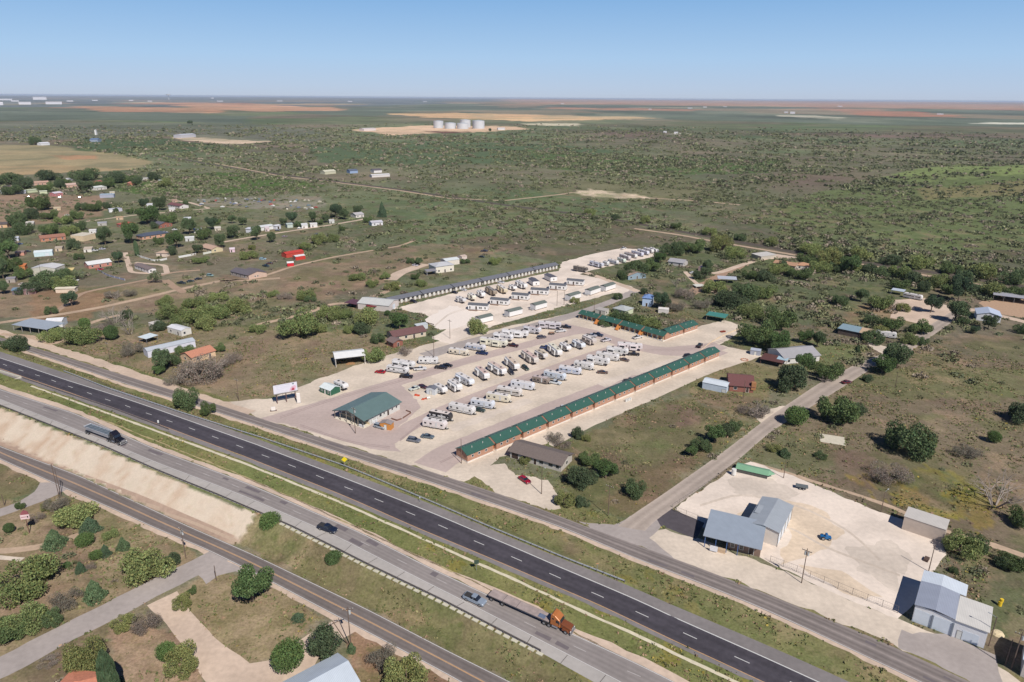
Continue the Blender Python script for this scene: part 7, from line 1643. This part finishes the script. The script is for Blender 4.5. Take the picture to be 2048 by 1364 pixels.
# billboard
def billboard():
    a = Vector(G(553,808)); b_ = Vector(G(594,800)); d = b_-a; rz = math.atan2(d.y, d.x); L = d.length
    t = thing('billboard', 'large white billboard on three posts beside the frontage road', 'billboard', a, rz); h0, h1 = 4.3, 7.9
    for x in (.4, L/2, L-.4): MB().box(x-.15, x+.15, .02, .32, -.1, h1+.5).build('post', mat('rust post',(110,80,76),.8,.1,2), t)
    p = MB().box(-.6, L+.6, -.2, 0, h0, h1).build('panel', mat('billboard white', (222,220,230), .5, .04, .7), t)
    MB().box(-.7, L+.7, -.9, -.21, h0-.2, h0-.1).build('catwalk', mat('catwalk',(120,112,108),.7,.1,2), t)
    # the printed picture: a pale grey headline bar, blurred rows and a pink-red figure with a dark round mark
    pk, rd, gy, dk = mat('print pink',(222,180,196),.5,.1,1), mat('print red',(176,70,84),.5,.1,1), mat('print grey',(186,192,196),.5,.08,1), mat('print dark',(96,110,112),.5,.05,1)
    MB().box(.4, L-2.2, -.212, -.2, h1-.42, h1-.3).build('printed_bar', gy, p)
    for k in range(3): MB().box(.6+k*.3, L*.5-k*.2, -.212, -.2, h1-1.2-k*.7, h1-1.05-k*.7).build('printed_line', mat('print faint',(206,206,220),.5,.05,1), p)
    pts = [(L-2.6,h0+.25),(L-.3,h0+.3),(L+.2,h0+1.6),(L-.2,h0+2.3),(L-1.2,h0+2.2),(L-2.2,h0+1.4)]
    MB().add([(x,-.214,z) for x, z in pts], [tuple(range(6))]).build('printed_figure', pk, p)
    MB().add([(L-1.9,-.218,h0+.3),(L-.7,-.218,h0+.3),(L-.5,-.218,h0+1.2),(L-1.3,-.218,h0+1.5)], [(0,1,2,3)]).build('printed_figure', rd, p)
    n = 12; MB().add([(L-.9+.35*math.cos(6.283*i/n),-.216,h1-.5+.3*math.sin(6.283*i/n)) for i in range(n)], [tuple(range(n))]).build('printed_disc', dk, p)
    LAND.append(('the billboard', 570, 790)); KEEP.append((a.x+4, a.y, 6))
billboard()
t = thing('pylon_sign', 'tall blank white pylon standing right of the billboard', 'sign', G(598,806), .3); MB().cbox(-.7,.7,-.25,.25,.0,4.3,.12).build('panel', mat('pylon white',(232,226,220),.6,.03,1), t); MB().box(-.9,.9,-.4,.4,-.05,.25).build('plinth', conc, t)
t = thing('entrance_sign', 'small white and red sign block left of the billboard', 'sign', G(547,822), .3); MB().cbox(-.8,.8,-.2,.2,.3,1.7,.05).build('panel', mat('pylon white',(232,226,220),.6,.03,1), t); MB().box(-1.2,1.2,-.3,.3,-.05,.3).build('base', mat('dark base',(90,70,66),.8,.1,2), t)
t = thing('roadside_sign', 'tall round-topped red and white sign on a post in the scrub', 'sign', G(59,1066), .25); t.location.z = 0
MB().cyl((0,0,-.1),(0,0,7.4),.11,n=8).build('pole', mat('rust pole',(116,80,72),.8,.1,2), t)
pn = MB().box(-1.15,1.05,-.13,.13,4.6,6.0).build('lower_panel', mat('sign pink white',(228,200,200),.5,.06,1), t); pr_ = [(-.95+1.0*1,6.0)]
MB().prism([(-1.0,6.01),(-.8,6.7),(-.3,7.2),(.3,7.2),(.8,6.8),(1.0,6.01)], -.15, .15).build('top_panel', mat('sign dusty red',(150,86,92),.6,.08,1), t)
MB().box(-.95,.3,-.16,-.13,5.2,5.35).build('printed_stripe', mat('sign dusty red',(150,86,92),.6,.08,1), pn); MB().box(.45,.8,-.16,-.13,5.0,5.5).build('printed_mark', dkpost, pn)
def sign(name, label, x, y, h, c, w_, hh, shape='box', raised=False, back=False):
    p = GR(x, y) if raised else G(x, y, gz(*G(x,y)[:2])); t = thing(name, label, 'sign', (p[0],p[1],gz(p[0],p[1])), .2)
    MB().box(-.05,.05,-.05,.05,-.1,h).build('post', steel, t); z = h
    if shape == 'diamond': MB().add([(0,-.07,z-hh),(w_,-.07,z),(0,-.07,z+hh),(-w_,-.07,z),(0,-.1,z-hh),(w_,-.1,z),(0,-.1,z+hh),(-w_,-.1,z)], [(0,1,2,3),(7,6,5,4),(4,5,1,0),(5,6,2,1),(6,7,3,2),(7,4,0,3)]).build('panel', mat('sign %d%d' % (c[0],c[1]), c, .4, .03, 1), t)
    else: MB().box(-w_,w_,-.1,-.06,z-hh,z+hh).build('panel', mat('sign %d%d' % (c[0],c[1]), c, .4, .03, 1), t)
sign('warning_sign','bright yellow diamond warning sign beside the black highway guard rail',690,933,2.6,(238,214,30),.95,.95,'diamond',True)
sign('road_sign','dark green sign facing away on the highway median',953,1141,2.6,(66,84,74),.6,.6,raised=True)
sign('marker_post','slim pale marker post with orange top on the grass verge',1194,1140,2.0,(206,150,110),.3,.12,raised=True)
sign('road_sign','small white sign on the median strip near the black truck',318,852,1.8,(222,222,220),.25,.5,raised=True)
sign('marker_post','white marker post on the guard rail verge',840,1004,1.6,(222,222,220),.12,.25,raised=True)
sign('stop_sign','small red sign post on the verge before the green shed',638,838,.9,(160,40,40),.2,.2) if False else None
# overpass at the far left
def overpass():
    a = Vector(GR(-70,722)); b_ = Vector(GR(44,756)); d = (b_-a); d.z = 0; L = d.length; rz = math.atan2(d.y, d.x)
    t = thing('overpass_bridge', 'concrete overpass end with dark opening at the left edge of the highway', 'bridge', (a.x,a.y,0), rz)
    zz = float(hroad(a.x))
    cm = mat('bridge concrete', (208,200,184), .8, .08, .6)
    MB().box(0, L, -.5, -.1, zz-1.0, zz+.75).build('parapet', cm, t)
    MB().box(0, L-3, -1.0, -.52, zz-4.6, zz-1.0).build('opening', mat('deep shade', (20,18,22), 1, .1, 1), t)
    MB().add([(L,-.1,zz+.7),(L,-.5,zz+.7),(L-9,-9.5,zz-3.5),(L-9,-9.0,zz-3.5),(L,-.1,zz-2),(L,-.5,zz-2),(L-9,-9.5,zz-4.6),(L-9,-9.0,zz-4.6)], [(0,1,2,3),(1,5,6,2),(3,2,6,7),(0,3,7,4)]).build('wing_wall', cm, t)
    for x in (L-7, L-20): MB().cyl((x,-2.2,zz-4.6),(x,-1.2,zz-1.0),.45,n=10).build('column', cm, t)
    t.location.z = .02
overpass()
# far white tanks
tkm = mat('tank white', (204,208,212), .5, .03, .05)
for i, (x0, x1, y, h, lb) in enumerate([(867,887,256,30,'leftmost of the far white tanks'),(889,912,257,22,'second of the far white tanks, lower and in front'),(914,937,257.5,22,'third of the far white tanks, lower and in front'),(920,941,254.5,34,'tall white tank behind the lower pair'),(945,969,257,33,'rightmost of the far white tanks')]):
    a, b_ = Vector(G(x0,y)), Vector(G(x1,y)); r_ = (b_-a).length/2; c = (a+b_)/2
    k = {30:9.2,22:7.2,34:9.5,33:10.2}[h]/10.
    hh = k*(c.length/1380)*14
    t = thing('storage_tank', lb, 'tank', c, 0, 'white storage tanks'); MB().cyl((0,0,0),(0,0,hh),r_,n=32).build('shell', tkm, t); MB().cyl((0,0,hh+.01),(0,0,hh+r_*.12),r_*1.01,r_*.05,n=32).build('roof', mat('tank roof',(190,198,204),.5,.03,.05), t)
LAND.append(('the far white tanks', 918, 252))
# water tower on the horizon, far town buildings
t = thing('water_tower','tiny white water tower on the left horizon','tower',G(338,199.5)); k = t.location.length/1380
MB().cyl((0,0,0),(0,0,7*k),.6*k,n=8).build('column', tkm, t); MB().cyl((0,0,7*k),(0,0,9*k),3*k,3.4*k,12).build('tank', tkm, t)
rg = np.random.default_rng(12)
far_ = [(12,200.5,16,2),(80,199.5,18,4),(50,209,16,3.5),(108,208.5,22,3.5),(2,210,6,4),(30,203,10,1.5),(140,203,9,1.3),(190,201.5,8,1.2),(262,201.5,6,1.2),(300,203,7,1),(425,197.6,4,1.8),(440,203,10,1),(560,202.5,9,1),(700,203.5,8,1),(850,204,7,1),(1125,208,6,1),(1585,227.5,8,3),(1572,226,6,2),(1880,229.5,9,1.6),(1380,217,8,1.2),(1410,215,6,1.2),(1450,214,6,1),(1300,219,5,1),(1680,213.5,7,1.2),(1330,266,6,3),(1352,267,7,2.5)]
for i, (x, y, w_, hp) in enumerate(far_):
    c = Vector(G(x, y)); k = c.length/1380; d = math.atan2(c.y, c.x)-math.pi/2
    side_ = 'left' if x < 700 else ('right' if x > 1250 else 'middle')
    t = thing('far_building', 'tiny white building on the plain, %s from the left along the horizon' % (['first','second','third','fourth','fifth','sixth','seventh','eighth','ninth','tenth','eleventh','twelfth','thirteenth','fourteenth','fifteenth','sixteenth','seventeenth','eighteenth','nineteenth','twentieth','twenty-first','twenty-second','twenty-third','twenty-fourth','twenty-fifth','twenty-sixth'][sorted(far_).index((x,y,w_,hp))]), 'building', c, d, 'tiny far buildings')
    MB().box(-w_*k/2, w_*k/2, 0, w_*k*.6, 0, hp*k*.8).build('wall', mat('far white',(220,218,222),.7,.03,.01), t); r = MB(); gable(r, -w_*k/2, w_*k/2, 0, w_*k*.6, hp*k*.8, hp*k*.25, .2*k, 'x', .1*k); r.build('roof', mat('far roof',(214,212,216),.7,.03,.01), t)
# small yard things
t = thing('propane_tank','white upright tank beside the faded green canopy','tank',G(1467,950),.5); MB().cyl((0,0,.2),(0,0,2.2),.75,n=12).build('tank', trimw, t); MB().box(-.5,.5,-.5,.5,-.02,.2).build('base', undr, t)
t = thing('parked_trailer','small dark grey flat trailer at the far side of the gravel yard','trailer',G(1603,977),-.35); MB().box(-1.8,1.8,-.8,.8,.7,1.15).build('bed', mat('grey trailer',(104,110,112),.7,.1,1), t)
for x in (-.5,.5):
    for y in (-.9,.9): wheel(t, x, y, .35)
t = thing('blue_tractor','small blue tractor-like machine alone on the gravel yard','machine',G(1650,1078),-.2); MB().prism([(-1.3,.4),(-1.3,1.0),(-.2,1.1),(.0,1.7),(.5,1.75),(.7,1.0),(1.5,.9),(1.5,.4)], -.6, .6, .1).build('body', paint_((36,110,170)), t)
wheel(t,-.7,-.75,.55,.35); wheel(t,-.7,.75,.55,.35); wheel(t,1.0,-.6,.38,.25); wheel(t,1.0,.6,.38,.25)
t = thing('yellow_hydrant','bright yellow barrel stack beside the big metal garage','barrel',G(1999,1211),0); MB().cyl((0,0,0),(0,0,1.2),.45,n=12).cyl((.2,0,1.2),(.2,0,1.9),.4,n=12).build('barrel', mat('yellow drum',(236,200,50),.5,.05,1), t)
t = thing('boulder','pale rounded boulder behind the yellow barrel stack','rock',G(1996,1268),0); MB().cyl((0,0,-.1),(0,0,.5),1.4,1.0,9).cyl((0,0,.5),(0,0,.7),1.0,.5,9).build('rock', mat('pale rock',(214,196,160),.9,.15,2), t)
for i,(x,y,lb) in enumerate([(832,792,'left of two orange equipment heaps on the gravel'),(849,799,'right of two orange equipment heaps on the gravel')]):
    t = thing('equipment_pile', lb, 'equipment', G(x,y), i); mb = MB(); rg2 = random.Random(i)
    for k in range(7): ax_, ay_ = rg2.uniform(-1.2,1.0), rg2.uniform(-.7,.6); mb.box(ax_, ax_+.9, ay_, ay_+.25, .02, .2+rg2.uniform(0,.5))
    mb.build('frames', mat('orange red paint',(206,84,52),.6,.1,2), t)
house('portable_shed','shed','small white and grey portable shed at the end of the middle row',(853,788),(870,791),2.6,2.7,'gable',.5,(206,210,214),(110,112,122),ax='y',ov=.12,ops=[('f',.5,.9,.05,1.9,'d')])
t = thing('propane_tank','small white tank before the portable shed','tank',G(857,798),.3); MB().cyl((-.7,0,.6),(.7,0,.6),.5,n=12).build('tank', trimw, t)
t = thing('farm_implement','rusty red implement near the rear green-roofed cabins','machine',G(1446,664),.4); mb = MB()
for k in range(5): mb.box(-1.5+.6*k,-1.3+.6*k,-.8,.8,.05,.6+.1*(k%2))
mb.box(-1.6,1.5,-.1,.1,.5,.65).build('frame', mat('rust red',(176,84,64),.8,.15,2), t)
t = thing('fire_ring','round stone fire ring on the grass below the rear corner','fire ring',G(1489,720),0); mb = MB()
for k in range(12): q = k*math.pi/6; mb.box(1.5*math.cos(q)-.25,1.5*math.cos(q)+.25,1.5*math.sin(q)-.25,1.5*math.sin(q)+.25,0,.35)
mb.build('stones', mat('pinkish stone',(196,146,120),.9,.15,2), t)
t = thing('cargo_cart','small trailer with brown cargo near the upper-row dark suv','trailer',G(1103,669),.1); MB().box(-1.6,1.6,-.7,.7,.5,.9).build('bed', undr, t); MB().cbox(-1.3,1.2,-.6,.6,.9,1.4,.1).build('cargo', mat('brown cargo',(150,116,96),.8,.2,2), t)
for y in (-.8,.8): wheel(t, 0, y, .34)
t = thing('utility_cart','small dark cart alone between upper and middle rows','cart',G(1132,685),.8); MB().cbox(-.9,.9,-.5,.5,.3,.9,.1).build('body', undr, t); MB().box(-.6,.3,-.45,.45,1.5,1.56).box(-.6,-.54,-.45,-.39,.9,1.5).box(.24,.3,.39,.45,.9,1.5).build('canopy', mat('tan canopy',(190,170,160),.7,.05,1), t)
for x in (-.6,.6):
    for y in (-.5,.5): wheel(t, x, y, .25, .18)
t = thing('utility_box','white picket-like utility boxes behind the long cabin row','utility box',G(1256,802),.7); mb = MB()
for k in range(4): mb.box(-1.6+k*.9,-1.0+k*.9,-.3,.3,0,1.1)
mb.build('box', trimw, t)
t = thing('pallet_stack','small stack of dark pallets at the yard fence corner','pallets',G(1852,1120),.8); mb = MB()
for k in range(3): mb.box(-1+.1*k,1,-.6,.5,k*.22,k*.22+.16)
mb.build('pallets', mat('dark wood',(92,72,64),.9,.1,2), t)
def NUM(k):
    u = ['','one','two','three','four','five','six','seven','eight','nine','ten','eleven','twelve','thirteen','fourteen','fifteen','sixteen','seventeen','eighteen','nineteen']
    return u[k] if k < 20 else ['','','twenty','thirty','forty'][k//10]+('-'+u[k%10] if k%10 else '')
# junk yard: separate small wrecks
rj = random.Random(4); jc = [(222,220,216),(120,128,150),(176,90,84),(150,150,146),(96,92,96),(196,190,170),(110,130,140)]
JK = []
for i in range(46):
    x = rj.uniform(392,640); y = 396+rj.uniform(0,20)+(4 if x > 560 else 0); JK.append((x,y))
JK.sort()
for i,(x,y) in enumerate(JK):
    c = rj.choice(jc); p = G(x,y); nm = {222:'white',120:'blue-grey',176:'red',150:'grey',96:'dark',196:'cream',110:'teal'}[c[0]]
    t = thing('scrap_vehicle','%s scrapped vehicle, number %s from the left in the junk yard' % (nm, NUM(i+1)), 'scrap vehicle', p, rj.uniform(0,3), 'scrapped vehicles in the junk yard')
    MB().prism([(-2.3,.2),(-2.3,.95),(-1.2,1.05),(-.8,1.55),(.6,1.55),(1.1,1.0),(2.3,.85),(2.3,.2)], -.9, .9, .1).build('body', mat('scrap %d' % c[0], c, .6, .1, 1), t)
# ================================================================= LABELS FOR THE PLANTS
LM = LAND+[('the yellow diamond sign',690,925),('the orange flatbed truck',1060,1235),('the grey pickup on the highway',945,1205),('the left junction power pole',372,1100),
 ('the red and white post sign',52,1040),('the gravel road fork',330,1190),('the side road corner',1270,1045),('the far side-road bend',1860,640),('the dark asphalt patch',1350,1048),('the pale concrete slab',1665,878),
 ('the tan field',150,320),('the far left dirt crossroads',110,650),('the left edge overpass',20,750),('the circular drive',285,535),('the lane end',735,436),('the long white rail pipe',470,745),('the bend in the dirt street',1270,583)]
def lab(e):
    t, kind, x, y, wd = e
    best = sorted(LM, key=lambda l: math.hypot(l[1]-x, (l[2]-y)*1.5))[0]
    dx, dy = x-best[1], y-best[2]
    rel = ('right of' if dx > 0 else 'left of') if abs(dx) > abs(dy)*1.2 else ('in front of' if dy > 0 else 'behind')
    return DESC[kind][1], rel, best[0], math.hypot(dx, dy)
groups = {}
for e in PLANTS:
    a = lab(e); groups.setdefault(a[:3], []).append((a[3], e[0]))
shrt = {'spreading light green mesquite bush':'light green mesquite','dark green broad tree':'dark green tree','bright green full tree':'bright green tree','thin open-crowned tree':'thin open tree',
        'tall dark column-shaped cypress':'tall column cypress','rounded clipped-looking green shrub':'round green shrub','yellow-green leafy bush':'yellow-green bush','grey dry brush clump':'grey brush clump','bare grey leafless tree':'bare grey tree'}
for (ds, rel, lm), L_ in groups.items():
    L_.sort(key=lambda q: q[0]); d2 = shrt.get(ds, ds)
    for i, (_, t) in enumerate(L_):
        t['label'] = ('%s %s %s' % (ds, rel, lm)) if len(L_) == 1 else '%s %s %s, %s' % (d2, rel, lm, ['closest to it','second closest','third closest','fourth closest','fifth closest','sixth closest','seventh closest','eighth closest','ninth closest','tenth closest'][min(i,9)])
scrub('mesquite_scrub', 'mesquite scrub and brush spread over the plain', 'scrub')
weeds()

# ---- dry haze over the plain
hz = bpy.data.materials.new('haze'); hz.use_nodes = True; n = hz.node_tree; n.nodes.remove(n.nodes['Principled BSDF'])
pv = n.nodes.new('ShaderNodeVolumePrincipled'); pv.inputs['Color'].default_value = (.72,.82,.98,1); pv.inputs['Density'].default_value = 2.2e-5; pv.inputs['Anisotropy'].default_value = .0
n.links.new(pv.outputs[0], n.nodes['Material Output'].inputs['Volume'])
o = MB().box(-75000, 75000, -300, 79000, -1.2, 119).build('haze', hz); o['kind'] = 'stuff'; o['label'] = 'thin blue haze over the far plain'; o['category'] = 'haze'
